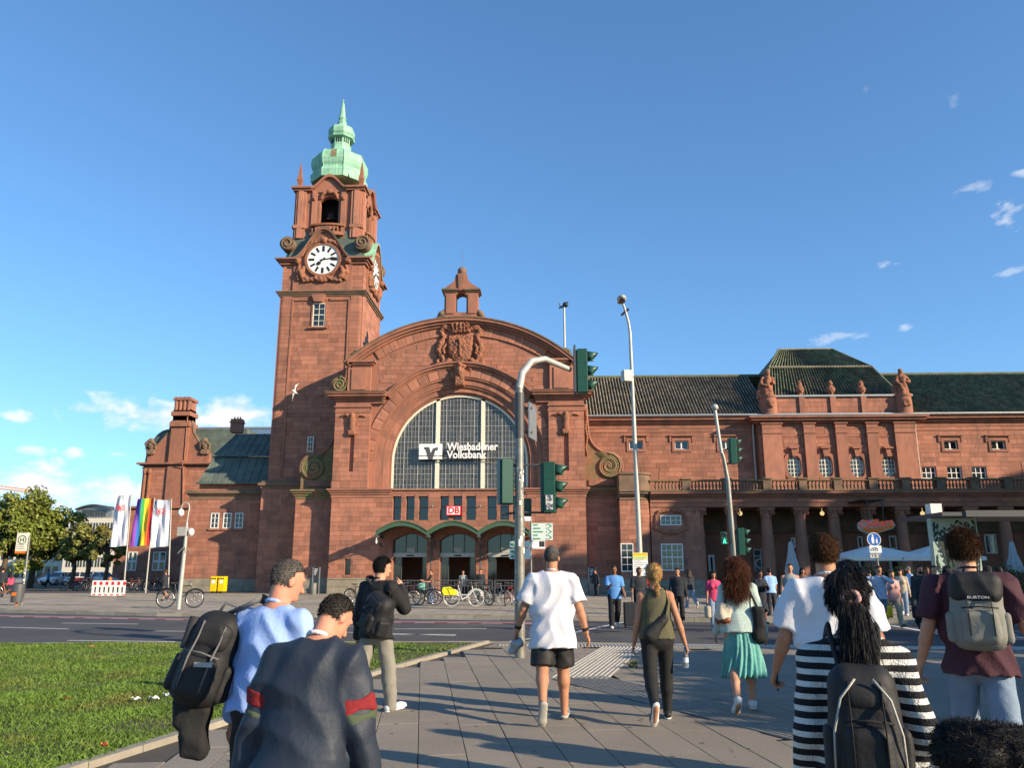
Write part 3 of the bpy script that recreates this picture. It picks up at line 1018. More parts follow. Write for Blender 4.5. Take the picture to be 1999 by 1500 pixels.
for s in (-1, 1):
 cx, cz, r = 11.05, zc(908), 1.02
 zb = z_str + 0.08
 zt_ = zc(800)
 prof = [(HW, zt_), (HW + 0.28, zt_ - 0.3), (HW + 0.34, zt_ - 1.4)]
 for k in range(1, 8):
  t = k / 8
  a = math.pi / 2 * t
  prof.append((HW + 0.34 + (cx - HW - 0.34) * (1 - math.cos(a)), zt_ - 1.4 - (zt_ - 1.4 - (cz + r)) * math.sin(a)))
 for k in range(0, 9):
  a = math.pi / 2 - k / 8 * (math.pi * 0.62)
  prof.append((cx + r * math.cos(a), cz + r * math.sin(a)))
 prof += [(12.0, cz - r * 0.75), (12.0, zb + 0.02), (HW, zb + 0.02)]
 v = MB()
 v.prism([(XA + s * x, z) for x, z in prof], YC + 1.25, YC + 2.3)
 v.build('scroll_buttress', 'mossy_stone', hall)
 v = MB()
 for off, rad in ((0.0, 0.13), (0.2, 0.10)):
  v.tube(spiral(XA + s * cx, cz, r - 0.06 - off, 0.1, 2.4 - off, YC + 1.2, math.pi * (0.5), -s), rad, 7)
 v.ball((XA + s * cx, YC + 1.2, cz), (0.2, 0.15, 0.2))
 for k in range(5):
  v.tube([(XA + s * (cx - 0.9 + 0.12 * k), YC + 1.18, cz + 1.02 - 0.13 * k), (XA + s * (cx - 0.35 + 0.1 * k), YC + 1.16, cz + 1.0 - 0.12 * k), (XA + s * (cx + 0.15 + 0.1 * k), YC + 1.18, cz + 0.82 - 0.12 * k)], [0.03, 0.055, 0.03], 6)
 v.build('scroll', 'mossy_stone', hall, smooth=0.9)
 e = MB()
 e.tube([(XA + s * x, YC + 1.2, z) for x, z in prof[:19]], 0.09, 6)
 e.build('scroll_edge', 'sandstone_smooth', hall, smooth=0.9)
 MB().box(*sorted((XA + s * (HW + 0.3), XA + s * (11.5))), YC + 1.15, YC + 1.26, zb + 0.25, cz - r * 0.98).build('scroll_panel', 'sandstone_smooth', hall)
 gr = SDF()
 for k in range(14):
  gr.ell((XA + s * (HW + 0.2 + 0.05 * math.sin(k)), YC + 1.18, zt_ - 0.1 - 0.24 * k), (0.15 - 0.006 * k, 0.13, 0.15), k=0.03)
 gr.ell((XA + s * (HW + 0.05), YC + 1.0, zt_ + 0.25), (0.28, 0.3, 0.3), k=0.05)
 blob(gr, 'garland', 'carved_stone', hall, 0.04)
ca = SDF()
yA = YC + 0.25
zt_, zb_ = zc(640), zc(738)
zm_ = zc(682)
ca.ell((XA, yA, zm_), (1.02, 0.42, 1.12), k=0.1)
ca.rbox((XA, yA + 0.05, zm_ + 0.45), (0.95, 0.35, 0.7), 0.2, k=0.1)
ca.ell((XA, yA, zt_ + 0.15), (0.62, 0.5, 0.42), k=0.08)
ca.cap((XA - 0.6, yA - 0.15, zt_ - 0.22), (XA + 0.6, yA - 0.15, zt_ - 0.22), 0.17, k=0.04)
for t in range(-2, 3):
 ca.curve([(XA + t * 0.27, yA - 0.3, zt_ - 0.15), (XA + t * 0.31, yA - 0.48, zt_ + 0.2), (XA + t * 0.1, yA - 0.3, zt_ + 0.58)], 0.085, 0.03)
ca.ell((XA, yA - 0.2, zt_ + 0.7), 0.15, k=0.03)
for s in (-1, 1):
 ca.curve([(XA + s * 0.75, yA - 0.05, zt_ - 0.1), (XA + s * 1.25, yA - 0.1, zt_ + 0.1), (XA + s * 1.5, yA, zt_ - 0.2), (XA + s * 1.35, yA, zt_ - 0.55)], [0.2, 0.24, 0.22, 0.18], 0.05)
 ca.curve([(XA + s * 1.2, yA, zt_ - 0.55), (XA + s * 1.5, yA - 0.12, zm_ + 0.5), (XA + s * 1.62, yA - 0.12, zm_), (XA + s * 1.4, yA - 0.1, zm_ - 0.55), (XA + s * 1.25, yA - 0.05, zm_ - 0.95)], [0.16, 0.22, 0.24, 0.2, 0.18], 0.05)
 ca.curve([(XA + s * 1.15, yA - 0.22, zm_ + 0.35), (XA + s * 1.3, yA - 0.3, zm_ + 0.05), (XA + s * 1.2, yA - 0.28, zm_ - 0.3)], 0.12, 0.03)
 ca.curve([(XA + s * 0.85, yA - 0.1, zm_ - 0.85), (XA + s * 1.3, yA - 0.1, zm_ - 1.2), (XA + s * 1.7, yA - 0.05, zm_ - 1.15), (XA + s * 1.95, yA, zm_ - 1.4), (XA + s * 2.4, yA, zm_ - 1.5)], [0.22, 0.25, 0.22, 0.2, 0.1], 0.05)
 ca.curve([(XA + s * 1.55, yA - 0.1, zm_ - 1.15), (XA + s * 1.75, yA - 0.12, zm_ - 0.9), (XA + s * 1.6, yA - 0.1, zm_ - 0.75)], [0.16, 0.13, 0.08], 0.04)
 ca.curve([(XA + s * 0.4, yA - 0.1, zm_ - 1.2), (XA + s * 0.8, yA - 0.1, zm_ - 1.45), (XA + s * 0.62, yA, zm_ - 1.9)], [0.2, 0.2, 0.12], 0.05)
 ca.cap((XA + s * 1.15, yA + 0.1, zt_ - 0.1), (XA + s * 1.15, yA + 0.1, zt_ + 0.35), 0.2, 0.26, k=0.03)
ca.cap((XA, yA - 0.42, zm_ + 0.6), (XA, yA - 0.42, zm_ - 0.5), 0.13, 0.08, k=0.03)
ca.ell((XA - 0.06, yA - 0.42, zm_ + 0.72), 0.13, k=0.03)
for s in (-1, 1):
 for q in range(4):
  ca.cap((XA + s * 0.15, yA - 0.4, zm_ + 0.4 - 0.05 * q), (XA + s * (0.62 - 0.03 * q), yA - 0.32, zm_ + 0.55 - 0.3 * q), 0.075, 0.05, k=0.02)
ca.ell((XA, yA - 0.45, zb_ + 0.45), (0.3, 0.36, 0.42), k=0.06)
ca.ell((XA, yA - 0.8, zb_ + 0.4), (0.09, 0.12, 0.14), k=0.04)
ca.rbox((XA, yA - 0.15, zb_ + 0.1), (0.36, 0.4, 0.75), 0.1, k=0.06)
ca.curve([(XA - 0.35, yA - 0.4, zb_ + 0.85), (XA, yA - 0.6, zb_ + 1.0), (XA + 0.35, yA - 0.4, zb_ + 0.85)], 0.15, 0.05)
blob(ca, 'coat_of_arms', 'carved_stone', hall, 0.034, amp=0.04,
  warp=lambda x, y, z: 0.03 * np.sin(x * 17 + 1.3 * np.sin(z * 11)) * np.sin(z * 15 + np.sin(x * 13)) + 0.022 * np.abs(np.sin(x * 27 + 2 * np.sin(z * 8))) - 0.012 * np.sin(z * 41 + x * 9))
zb0, ze, ztop = zc(614), zc(567), zc(537)
cp = MB()
for s in (-1, 1):
 cp.box(*sorted((XA + s * 0.42, XA + s * 1.28)), YC + 0.1, YC + 1.3, zb0 - 0.3, ze - 0.1)
 cp.box(*sorted((XA + s * 0.55, XA + s * 1.15)), YC + 0.02, YC + 0.2, zb0 + 0.1, ze - 0.3)
cp.box(XA - 0.42, XA + 0.42, YC + 0.1, YC + 1.3, zb0 - 0.3, zc(609))
A = [(XA - 0.42 + 0.84 * k / 8, ze - 0.35 + 0.25 * (1 - (k / 4 - 1) ** 2)) for k in range(9)]
cp.strip(A, [(x, ze) for x, z in A], YC + 0.12, YC + 1.28)
cp.build('bell_cupola', 'sandstone_smooth', hall)
cc = MB()
cornice(cc, XA - 1.28, XA - 0.42, ze, YC + 0.1, ((-0.12, 0.0, 0.1), (0.0, 0.14, 0.22)), back=1.3)
cornice(cc, XA + 0.42, XA + 1.28, ze, YC + 0.1, ((-0.12, 0.0, 0.1), (0.0, 0.14, 0.22)), back=1.3)
cc.build('cupola_cornice', 'weathered_stone', hall)
pr = []
for k in range(13):
 t = k / 12
 pr.append((1.38 * (1 - t) ** 1.0 * (0.78 + 0.22 * math.cos(t * 5)) + 0.36 * t, t * (ztop - ze)))
cr_ = MB()
L_ = [(XA - r, ze + 0.14 + z) for r, z in pr]
Rr = [(XA + r, ze + 0.14 + z) for r, z in pr]
cr_.prism(L_[::-1] + Rr[1:] if False else [(XA - pr[0][0], ze + 0.0)] + L_ + Rr[::-1] + [(XA + pr[0][0], ze)], YC + 0.05, YC + 1.35)
cr_.prism([(XA - 0.16, ze), (XA + 0.16, ze), (XA + 0.26, ztop + 0.1), (XA - 0.26, ztop + 0.1)], YC - 0.08, YC + 0.2)
cr_.build('cupola_roof', 'sandstone_smooth', hall)
tp = MB()
tp.lathe((XA, YC + 0.7, ztop + 0.1), [(0.42, 0), (0.42, 0.12), (0.3, 0.18), (0.3, 0.42), (0.38, 0.45), (0.2, 0.5)], 12)
tp.ball((XA, YC + 0.7, zc(524)), 0.37, 16, 10)
tp.cyl((XA, YC + 0.7, zc(518)), (XA, YC + 0.7, zc(482)), 0.018, 0.008, 5)
tp.build('cupola_ball', 'weathered_stone', hall, smooth=0.7)
for s in (-1, 1):
 q = SDF()
 q.curve([(XA + s * 1.3, YC + 0.3, zb0 + 0.3), (XA + s * 1.5, YC + 0.2, zb0 + 0.1), (XA + s * 1.75, YC + 0.3, zb0 - 0.25), (XA + s * 2.2, YC + 0.3, zb0 - 0.45)], [0.2, 0.24, 0.18, 0.08], 0.05)
 blob(q, 'cupola_scroll', 'weathered_stone', hall, 0.06)
LET = {}
def text_obj(name, body, size, mat, loc, parent=None, rot=(math.pi / 2, 0, 0), extrude=0.03, align='LEFT', bold=0.0, sx=1.0):
 cu = bpy.data.curves.new(name, 'FONT')
 cu.body = body
 cu.size = size
 cu.extrude = extrude
 cu.offset = bold
 cu.align_x = align
 cu.resolution_u = 3
 tmp = bpy.data.objects.new('tmp', cu)
 COL.objects.link(tmp)
 dg = bpy.context.evaluated_depsgraph_get()
 me = bpy.data.meshes.new_from_object(tmp.evaluated_get(dg))
 bpy.data.objects.remove(tmp)
 me.materials.clear()
 me.materials.append(MAT[mat])
 o = add_obj(name, me, parent)
 og = ORG[parent.name] if parent else Vector((0, 0, 0))
 o.location = Vector(loc) - og
 o.rotation_euler = rot
 o.scale = (sx, 1, 1)
 return o
sy = YC + 0.45
bs = thing('bank_sign', 'white illuminated bank logo and lettering across the arched window', 'sign', (xc(818, 880, sy), sy, zc(898, sy)))
lx0, lx1, lz0, lz1 = xc(818, 880, sy), xc(863, 880, sy), zc(897, sy, 840), zc(867, sy, 840)
pl = MB()
Wd, Hd = lx1 - lx0, lz1 - lz0
pl.box(lx0, lx1, sy, sy + 0.12, lz0 + Hd * 0.25, lz1)
pl.box(lx0, lx1, sy, sy + 0.12, lz0, lz0 + Hd * 0.19)
pl.build('logo_plate', 'white_sign', bs)
v = MB()
mx = lx0 + Wd * 0.5
v.prism([(mx - Wd * 0.27, lz1 - Hd * 0.22), (mx - Wd * 0.06, lz1 - Hd * 0.22), (mx + Wd * 0.02, lz0 + Hd * 0.35), (mx + Wd * 0.12, lz1 - Hd * 0.30), (mx + Wd * 0.33, lz1 - Hd * 0.22), (mx + Wd * 0.30, lz1 - Hd * 0.45), (mx + Wd * 0.22, lz1 - Hd * 0.38), (mx + Wd * 0.1, lz0 + Hd * 0.0), (mx - Wd * 0.07, lz0 + Hd * 0.0), (mx - Wd * 0.2, lz1 - Hd * 0.38), (mx - Wd * 0.27, lz1 - Hd * 0.30)][::-1], sy - 0.03, sy + 0.005)
v.build('logo_mark', 'dark_grey_metal', bs)
t1 = text_obj('lettering', 'Wiesbadener', 0.80, 'white_sign', (xc(873, 880, sy), sy, zc(879.5, sy)), bs, extrude=0.05, bold=0.018)
t2 = text_obj('lettering', 'Volksbank', 0.80, 'white_sign', (xc(873, 880, sy), sy, zc(895, sy)), bs, extrude=0.05, bold=0.018)
wv = max(v_.co.x for v_ in t1.data.vertices)
tgt = xc(972, 880, sy) - xc(873, 880, sy)
t1.scale.x = t2.scale.x = tgt / wv
rl = MB()
rl.box(lx0, xc(972, 880, sy), sy + 0.1, sy + 0.16, lz0 - 0.06, lz0)
rl.box(lx0 + 1, xc(950, 880, sy), sy + 0.1, sy + 0.14, lz0 + 0.5, lz0 + 0.55)
for t in (0.2, 0.5, 0.8):
 xx = lx0 + t * (xc(972, 880, sy) - lx0)
 rl.box(xx - 0.02, xx + 0.02, sy + 0.12, YC + 0.8, lz0 - 0.05, lz0)
rl.build('mounting_rail', 'black_metal', bs)
sy = YC - 0.25
dx0, dx1, dz0, dz1 = xc(871, 998, sy), xc(900, 998, sy), zc(1007, sy, 885), zc(988, sy, 885)
ds = thing('railway_sign', 'red and white DB sign above the middle doorway', 'sign', ((dx0 + dx1) / 2, sy, dz0))
MB().box(dx0, dx1, sy, sy + 0.18, dz0, dz1).build('sign_box', 'red_sign', ds)
wh = MB()
m_ = 0.075
wh.box(dx0 + m_, dx1 - m_, sy - 0.006, sy + 0.02, dz0 + m_, dz1 - m_)
wh.build('white_border', 'white_sign', ds)
MB().box(dx0 + m_ + 0.06, dx1 - m_ - 0.06, sy - 0.009, sy + 0.02, dz0 + m_ + 0.06, dz1 - m_ - 0.06).build('white_field', 'white_sign', ds)
t = text_obj('lettering', 'DB', 0.62, 'red_sign', ((dx0 + dx1) / 2, sy - 0.012, dz0 + 0.16), ds, extrude=0.004, align='CENTER', bold=0.02)
MB().box(dx0 + 0.3, dx1 - 0.3, sy + 0.18, YC, dz0 + 0.1, dz0 + 0.2).build('bracket', 'black_metal', ds)
yk = YC - 2.4
can = thing('door_canopy', 'green canopy of three shallow arches above the entrance doors', 'canopy', (XA, YC, 0))
kx = [xc(x, 1045, yk) for x in (733, 834.4, 933.6, 1034)]
zv, zk = zc(1046, yk), zc(1019, yk)
for i in range(3):
 a, b = kx[i], kx[i + 1]
 n = 16
 up = [(a + (b - a) * k / n, zv + (zk - zv) * math.sin(math.pi * (0.08 + 0.84 * k / n)) ** 0.9) for k in range(n + 1)]
 z0_ = up[0][1]
 MB().strip([(x, z - 0.28) for x, z in up], up, yk, yk + 0.14).build('fascia', 'canopy_green', can)
 MB().strip([(x, z + 0.001) for x, z in up], [(x, z + 0.07) for x, z in up], yk - 0.06, yk + 0.2).build('fascia_rim', 'canopy_green', can)
 MB().strip([(x, z - 0.12) for x, z in up], [(x, z - 0.04) for x, z in up], yk + 0.14, YC).build('canopy_vault', 'canopy_green', can)
 rb_ = MB()
 for q in range(1, 5):
  yy = yk + (YC - yk) * q / 5
  rb_.strip([(x, z - 0.2) for x, z in up], [(x, z - 0.121) for x, z in up], yy - 0.03, yy + 0.03)
 rb_.build('canopy_rib', 'dark_grey_metal', can)
for i, x in enumerate(kx):
 g = MB()
 g.box(x - 0.09, x + 0.09, yk + 0.02, YC, zv - 0.12, zv + 0.06)
 if 0 < i < 3:
  g.tube([(x, YC - 0.5, zv - 0.1), (x - 0.02, YC - 0.5, zv - 0.6), (x, YC - 0.3, zv - 0.9), (x, YC - 0.25, 0.9)], 0.055, 8)
  g.tube([(x + 0.28, YC - 0.5, zv - 0.05), (x + 0.27, YC - 0.5, zv - 0.5), (x, YC - 0.3, zv - 0.85)], 0.05, 8)
 g.tube([(x, yk + 0.3, zv - 0.1), (x, YC - 0.02, zv - 0.7)], 0.045, 6)
 g.build('bracket', 'dark_grey_metal', can)
lm = MB()
for x in (kx[0] - 0.05, ):
 lm.lathe((x + 0.1, yk + 0.1, zv - 0.55), [(0.02, 0), (0.07, 0.05), (0.07, 0.2), (0.03, 0.26), (0.02, 0.45)], 8)
lm.build('lamp', 'white_paint', can)
for px in (844, 937):   # wall antenna crosses between the window groups
 p = at(px, 989, YC - 0.35)
 a = MB()
 a.box(p.x - 0.02, p.x + 0.02, p.y - 0.02, p.y + 0.02, p.z - 0.45, p.z + 0.45)
 a.cyl((p.x - 0.05, p.y, p.z), (p.x - 0.05, YC, p.z - 0.02), 0.03)
 a.ball((p.x, p.y, p.z), 0.09, 8, 6)
 o = a.build('wall_antenna', 'galvanised', None, org=(p.x, p.y, p.z - 0.45))
 tag(o, 'small cross-shaped antenna on the wall %s the red railway sign' % ('left of' if px < 890 else 'right of'), 'antenna', 'wall antennas')
# ------------------------------------------------------------------ clock tower
YT = 62.0
tx0, tx1 = at(545.5, 577, YT).x, at(710, 577, YT).x
TW = tx1 - tx0
TX, TY = (tx0 + tx1) / 2, YT + TW / 2
tower = thing('clock_tower', 'red sandstone clock tower with green copper dome and spire', 'clock tower', (TX, TY, 0))
def zt(y, Y=YT, x=628):
 return at(x, y, Y).z
h = TW / 2
zA, zB, zC, zD = zt(945), zt(570), zt(512), zt(505)
def sides():
 return range(4)
def rot4(mb, k0, q):
 c, s = [(1, 0), (0, 1), (-1, 0), (0, -1)][q]
 for i in range(k0, len(mb.v)):
  x, y, z = mb.v[i]
  x, y = x - TX, y - TY
  mb.v[i] = (TX + c * x - s * y, TY + s * x + c * y, z)
tb = MB()
tb.box(tx0 + 0.05, tx1 - 0.05, YT + 0.05, YT + TW - 0.05, 0, zB)
tb.box(tx0 - 0.25, tx1 + 0.25, YT - 0.25, YT + TW + 0.25, 0, zA - 0.1)
tb.build('shaft', 'mortar', tower)
xw0, xw1, zw0_, zw1_ = at(611, 610, YT).x, at(635, 610, YT).x, zt(638), zt(592)
ashlar(tower, tx0 + 0.05, tx1 - 0.05, zA + 0.2, zB - 0.35, YT + 0.05, [(xw0 - 0.05, xw1 + 0.05, zw0_ - 0.1, zw1_ + 0.05), (tx0, tx0 + 1.0, 0, 99), (tx1 - 1.0, tx1, 0, 99)], single=150, seed=51, course=0.36)
ashlar(tower, tx0 - 0.25, tx1 + 0.25, 0.0, zA - 0.1, YT - 0.25, single=0, seed=52)
ashlar_side(tower, YT + 1.0, YT + TW - 1.0, zA + 0.2, zB - 0.35, tx1 - 0.05, 1, seed=53)
ashlar_side(tower, YT + 1.0, YT + TW - 1.0, zA + 0.2, zB - 0.35, tx0 + 0.05, -1, seed=54)
for q in sides():
 cl = MB()
 zz = zA
 rr = random.Random(60 + q)
 nco = int((zB - 0.3 - zA) / 0.36)
 ch = (zB - 0.3 - zA) / nco
 for i in range(nco):
  a = zA + i * ch
  e = 0.012 * rr.random()
  poly = [(tx1 - 1.05, YT - 0.02 - e), (tx1 - 0.35, YT - 0.02 - e)] + [(tx1 - 0.35 + 0.37 * math.sin(t * math.pi / 8), YT + 0.35 - 0.37 * math.cos(t * math.pi / 8)) for t in range(1, 4)] + [(tx1 + 0.02 + e, YT + 0.35), (tx1 + 0.02 + e, YT + 1.05), (tx1 - 0.2, YT + 1.05), (tx1 - 1.05, YT + 0.3)]
  cl.prism(poly, a + 0.006, a + ch - 0.006, 'xy')
 rot4(cl, 0, q)
 cl.build('corner_pier', 'sandstone', tower)
tc_ = MB()
for dz0, dz1, p in ((-0.35, -0.2, 0.06), (-0.2, -0.05, 0.16), (-0.05, 0.06, 0.26)):
 tc_.box(tx0 - p, tx1 + p, YT - p, YT + TW + p, zB + dz0, zB + dz1)
for dz0, dz1, p in ((-0.35, -0.15, 0.35), (-0.15, 0.05, 0.5), (0.05, 0.2, 0.3)):
 tc_.box(tx0 - p, tx1 + p, YT - p, YT + TW + p, zA + dz0, zA + dz1)
tc_.build('string_course', 'weathered_stone', tower)
window(tower, xw0, xw1, zw0_, zw1_, YT - 0.03, 2, 4, frame='cream_paint', heavy=((), (2,)))
sb = MB()
sb.box(xw0 - 0.25, xw1 + 0.25, YT - 0.2, YT + 0.1, zw0_ - 0.16, zw0_ - 0.02)
sb.box(xw0 - 0.1, xw0 - 0.01, YT - 0.06, YT + 0.1, zw0_, zw1_ + 0.05)
sb.box(xw1 + 0.01, xw1 + 0.1, YT - 0.06, YT + 0.1, zw0_, zw1_ + 0.05)
sb.prism([(TX - 0.75, zB - 0.3), (TX + 0.75 - 0.35, zB - 0.3), (TX + 0.15, zw1_ + 0.06), (TX - 0.5, zw1_ + 0.06)][::-1], YT - 0.32, YT + 0.1)
sb.build('window_surround', 'sandstone_smooth', tower)
fr_ = MB()
for x0, x1 in ((tx0 + 1.15, xw0 - 0.35), (xw1 + 0.35, tx1 - 1.15)):
 fr_.box(x0, x1, YT - 0.08, YT + 0.06, zB - 0.75, zB - 0.55)
 xx = x0 if x0 < TX else x1
 fr_.box(xx - 0.07, xx + 0.07, YT - 0.07, YT + 0.06, zA + 0.6, zB - 0.75)
fr_.build('panel_frame', 'sandstone_smooth', tower)
for px0, px1, py0, py1 in ((600, 612, 853, 883),):
 window(tower, at(px0, 870, YT).x, at(px1, 870, YT).x, zt(py1), zt(py0), YT - 0.03, 2, 3, frame='cream_paint')
cs = MB()
cs.box(tx0 + 0.12, tx1 - 0.12, YT + 0.12, YT + TW - 0.12, zB + 0.06, zD)
cs.build('clock_stage', 'mortar', tower)
ashlar(tower, tx0 + 0.12, tx0 + 1.75, zB + 0.1, zD - 0.5, YT + 0.12, single=14, seed=71)
ashlar(tower, tx1 - 1.75, tx1 - 0.12, zB + 0.1, zD - 0.5, YT + 0.12, single=14, seed=72)
ashlar_side(tower, YT + 0.12, YT + 1.75, zB + 0.1, zD - 0.5, tx1 - 0.12, 1, seed=73)
ashlar_side(tower, YT + TW - 1.75, YT + TW - 0.12, zB + 0.1, zD - 0.5, tx1 - 0.12, 1, seed=74)
zcl = zt(508)
rc = 1.32
zpa = zt(447)
for q in sides():
 k = MB()
 hw = 2.45
 n = 24
 pts = []
 for i in range(n + 1):       # the swan-necked pediment over the clock
  t = -1 + 2 * i / n
  z = zD + (zpa - zD) * (0.5 + 0.5 * math.cos(math.pi * min(1, abs(t) * 1.02))) ** 0.85
  pts.append((TX + t * hw, z))
 k.strip([(x, zB + 0.06) for x, z in pts], [(x, z - 0.02) for x, z in pts], YT - 0.02, YT + 0.5)
 rot4(k, 0, q)
 k.build('clock_gable', 'sandstone_smooth', tower)
 m = MB()
 for off, th, p in ((-0.28, 0.14, 0.18), (-0.14, 0.14, 0.34)):
  m.strip([(x, z + off) for x, z in pts], [(x, z + off + th) for x, z in pts], YT - p, YT + 1.6)
 for s in (-1, 1):
  xo, xi = TX + s * (h + 0.02), TX + s * 2.42
  for dz0, dz1, p in ((-0.5, -0.38, 0.08), (-0.3, -0.14, 0.22), (-0.14, 0.0, 0.42)):
   p -= 0.004 * (q % 2)
   a, b = sorted((xo + s * p, xi))
   m.box(a, b, YT - p, YT + 1.4, zD + dz0 + 0.004 * (q % 2), zD + dz1 - 0.004 * (q % 2))
 rot4(m, 0, q)
 m.build('clock_cornice', 'sandstone_smooth', tower)
 cp_ = MB()
 cp_.strip([(x, z + 0.001) for x, z in pts], [(x, z + 0.09) for x, z in pts], YT - 0.36, YT + 1.7)
 rot4(cp_, 0, q)
 cp_.build('gable_flashing', 'copper_dark' if q == 0 else 'copper', tower)
 if q > 1:
  continue
 cf = MB()
 cf.cur = 0
 n = 40
 def disc(r, y, z0=zcl):
  return [(TX + r * math.cos(2 * math.pi * i / n), z0 + r * math.sin(2 * math.pi * i / n)) for i in range(n)]
 cf.prism(disc(rc, 0), YT - 0.14, YT)
 rot4(cf, 0, q)
 clock = cf.build('clock_face', 'white_sign', tower)
 rg = MB()
 A = disc(rc + 0.2, 0)
 B = disc(rc - 0.01, 0)
 rg.strip(A + A[:1], B + B[:1], YT - 0.22, YT)
 rot4(rg, 0, q)
 rg.build('clock_rim', 'carved_stone', clock)
 mk_ = MB()
 for i in range(12):
  a = 2 * math.pi * i / 12
  d = Vector((math.sin(a), 0, math.cos(a)))
  pz = Vector((d.z, 0, -d.x))
  ln, wd = (0.24, 0.10) if i % 3 == 0 else (0.22, 0.085)
  mk_.obox(Vector((TX, YT - 0.15, zcl)) + d * (rc - 0.36), pz * wd, (0, 0.012, 0), d * ln)
 rot4(mk_, 0, q)
 mk_.build('hour_marks', 'black_metal', clock)
 for nm, ang, ln, wd, yy in (('minute_hand', R(83), 1.18, 0.07, -0.185), ('hour_hand', R(226), 0.72, 0.10, -0.165)):
  hd = MB()
  d = Vector((math.sin(ang), 0, math.cos(ang)))
  pz = Vector((d.z, 0, -d.x))
  c0 = Vector((TX, YT + yy, zcl))
  hd.obox(c0 + d * (ln / 2 - 0.12), pz * wd * 0.6, (0, 0.008, 0), d * (ln / 2 + 0.1))
  hd.obox(c0 + d * (ln * 0.66), pz * wd * 1.5, (0, 0.009, 0), d * 0.14)
  rot4(hd, 0, q)
  hd.build(nm, 'black_metal', clock)
 ob = SDF()
 for s in (-1, 1):
  ob.curve([(TX + s * 1.55, YT - 0.1, zcl - 0.7), (TX + s * 1.75, YT - 0.18, zcl - 1.1), (TX + s * 1.6, YT - 0.15, zcl - 1.5), (TX + s * 1.2, YT - 0.12, zcl - 1.6)], [0.16, 0.26, 0.24, 0.14], 0.06)
  ob.curve([(TX + s * 1.95, YT - 0.08, zcl - 0.5), (TX + s * 2.08, YT - 0.1, zcl - 1.1), (TX + s * 1.95, YT - 0.1, zcl - 1.7)], [0.1, 0.16, 0.14], 0.05)
  ob.curve([(TX + s * 0.5, YT - 0.15, zcl - 1.6), (TX + s * 0.9, YT - 0.12, zcl - 1.75), (TX + s * 1.5, YT - 0.1, zcl - 1.85)], [0.2, 0.16, 0.16], 0.06)
  ob.curve([(TX + s * 0.4, YT - 0.12, zcl + 1.65), (TX + s * 0.95, YT - 0.1, zcl + 1.5), (TX + s * 1.5, YT - 0.08, zcl + 1.0), (TX + s * 1.8, YT - 0.06, zcl + 0.4)], [0.2, 0.2, 0.14, 0.12], 0.06)
  ob.ell((TX + s * 2.1, YT - 0.2, zD - 0.25), (0.28, 0.25, 0.28), k=0.05)
 ob.ell((TX, YT - 0.18, zcl + 1.72), (0.32, 0.24, 0.3), k=0.06)
 ob.ell((TX, YT - 0.15, zcl - 1.75), (0.5, 0.2, 0.28), k=0.06)
 V, Q = ob.mesh(0.05, amp=0.03, warp=lambda x, y, z: 0.03 * np.sin(x * 16 + 2 * np.sin(z * 9)) * np.sin(z * 14))
 if q == 1:
  V = np.stack([TX - (V[:, 1] - TY), TY + (V[:, 0] - TX), V[:, 2]], 1)
 np_mesh('clock_ornament', V, Q, 'carved_stone', tower)
for sx in (-1, 1):
 for sy_ in (-1, 1):
  v = MB()
  cx, cy, cz = TX + sx * (h - 0.35), TY + sy_ * (h - 0.45), zt(474)
  v.prism([(cx + 0.62 * math.cos(t * math.pi / 9), cz + 0.62 * math.sin(t * math.pi / 9)) for t in range(18)], cy - 0.5, cy + 0.5)
  v.tube(spiral(cx, cz, 0.56, 0.1, 1.8, cy - 0.52, 0, sx), 0.09, 6)
  v.tube(spiral(cx, cz, 0.56, 0.1, 1.8, cy + 0.52, 0, sx), 0.09, 6)
  v.build('corner_scroll', 'weathered_stone', tower, smooth=0.7)
sk = MB()
hb = 2.72
zE = zt(446)
for q in sides():
 k0 = len(sk.v)
 sk.add([(TX - h + 0.4, YT + 0.4, zD + 0.03), (TX + h - 0.4, YT + 0.4, zD + 0.03), (TX + hb, TY - hb, zE + 0.2), (TX - hb, TY - hb, zE + 0.2)], [(0, 1, 2, 3)])
 rot4(sk, k0, q)
sk.build('skirt_roof', 'copper_dark', tower)
zF = zt(368, TY - hb)
bf = MB()
op_w, op_z0, op_z1 = 0.82, zt(431, TY - hb), zt(383, TY - hb)
for q in sides():
 k0 = len(bf.v)
 wall(bf, TX - hb, TX + hb, zD, zF, TY - hb, TY - hb + 0.6, [(TX - op_w, TX + op_w, op_z0 - 0.4, op_z1)])
 n = 10
 a_ = [(TX - op_w + 2 * op_w * i / n, op_z1 - 0.42 * (2 * i / n - 1) ** 2) for i in range(n + 1)]
 bf.strip(a_, [(x, op_z1 + 0.01) for x, z in a_], TY - hb + 0.02, TY - hb + 0.55)
 rot4(bf, k0, q)
bf.build('belfry', 'sandstone_smooth', tower)
MB().box(TX - 1.2, TX + 1.2, TY - 1.2, TY + 1.2, op_z0 - 0.5, zF).build('belfry_core', 'dark_interior', tower)
bl = MB()
bl.lathe((TX, TY - 1.75, op_z0 + 0.35), [(0.55, 0), (0.5, 0.1), (0.38, 0.35), (0.3, 0.7), (0.1, 0.85)], 12)
bl.build('bell', 'black_metal', tower, smooth=0.6)
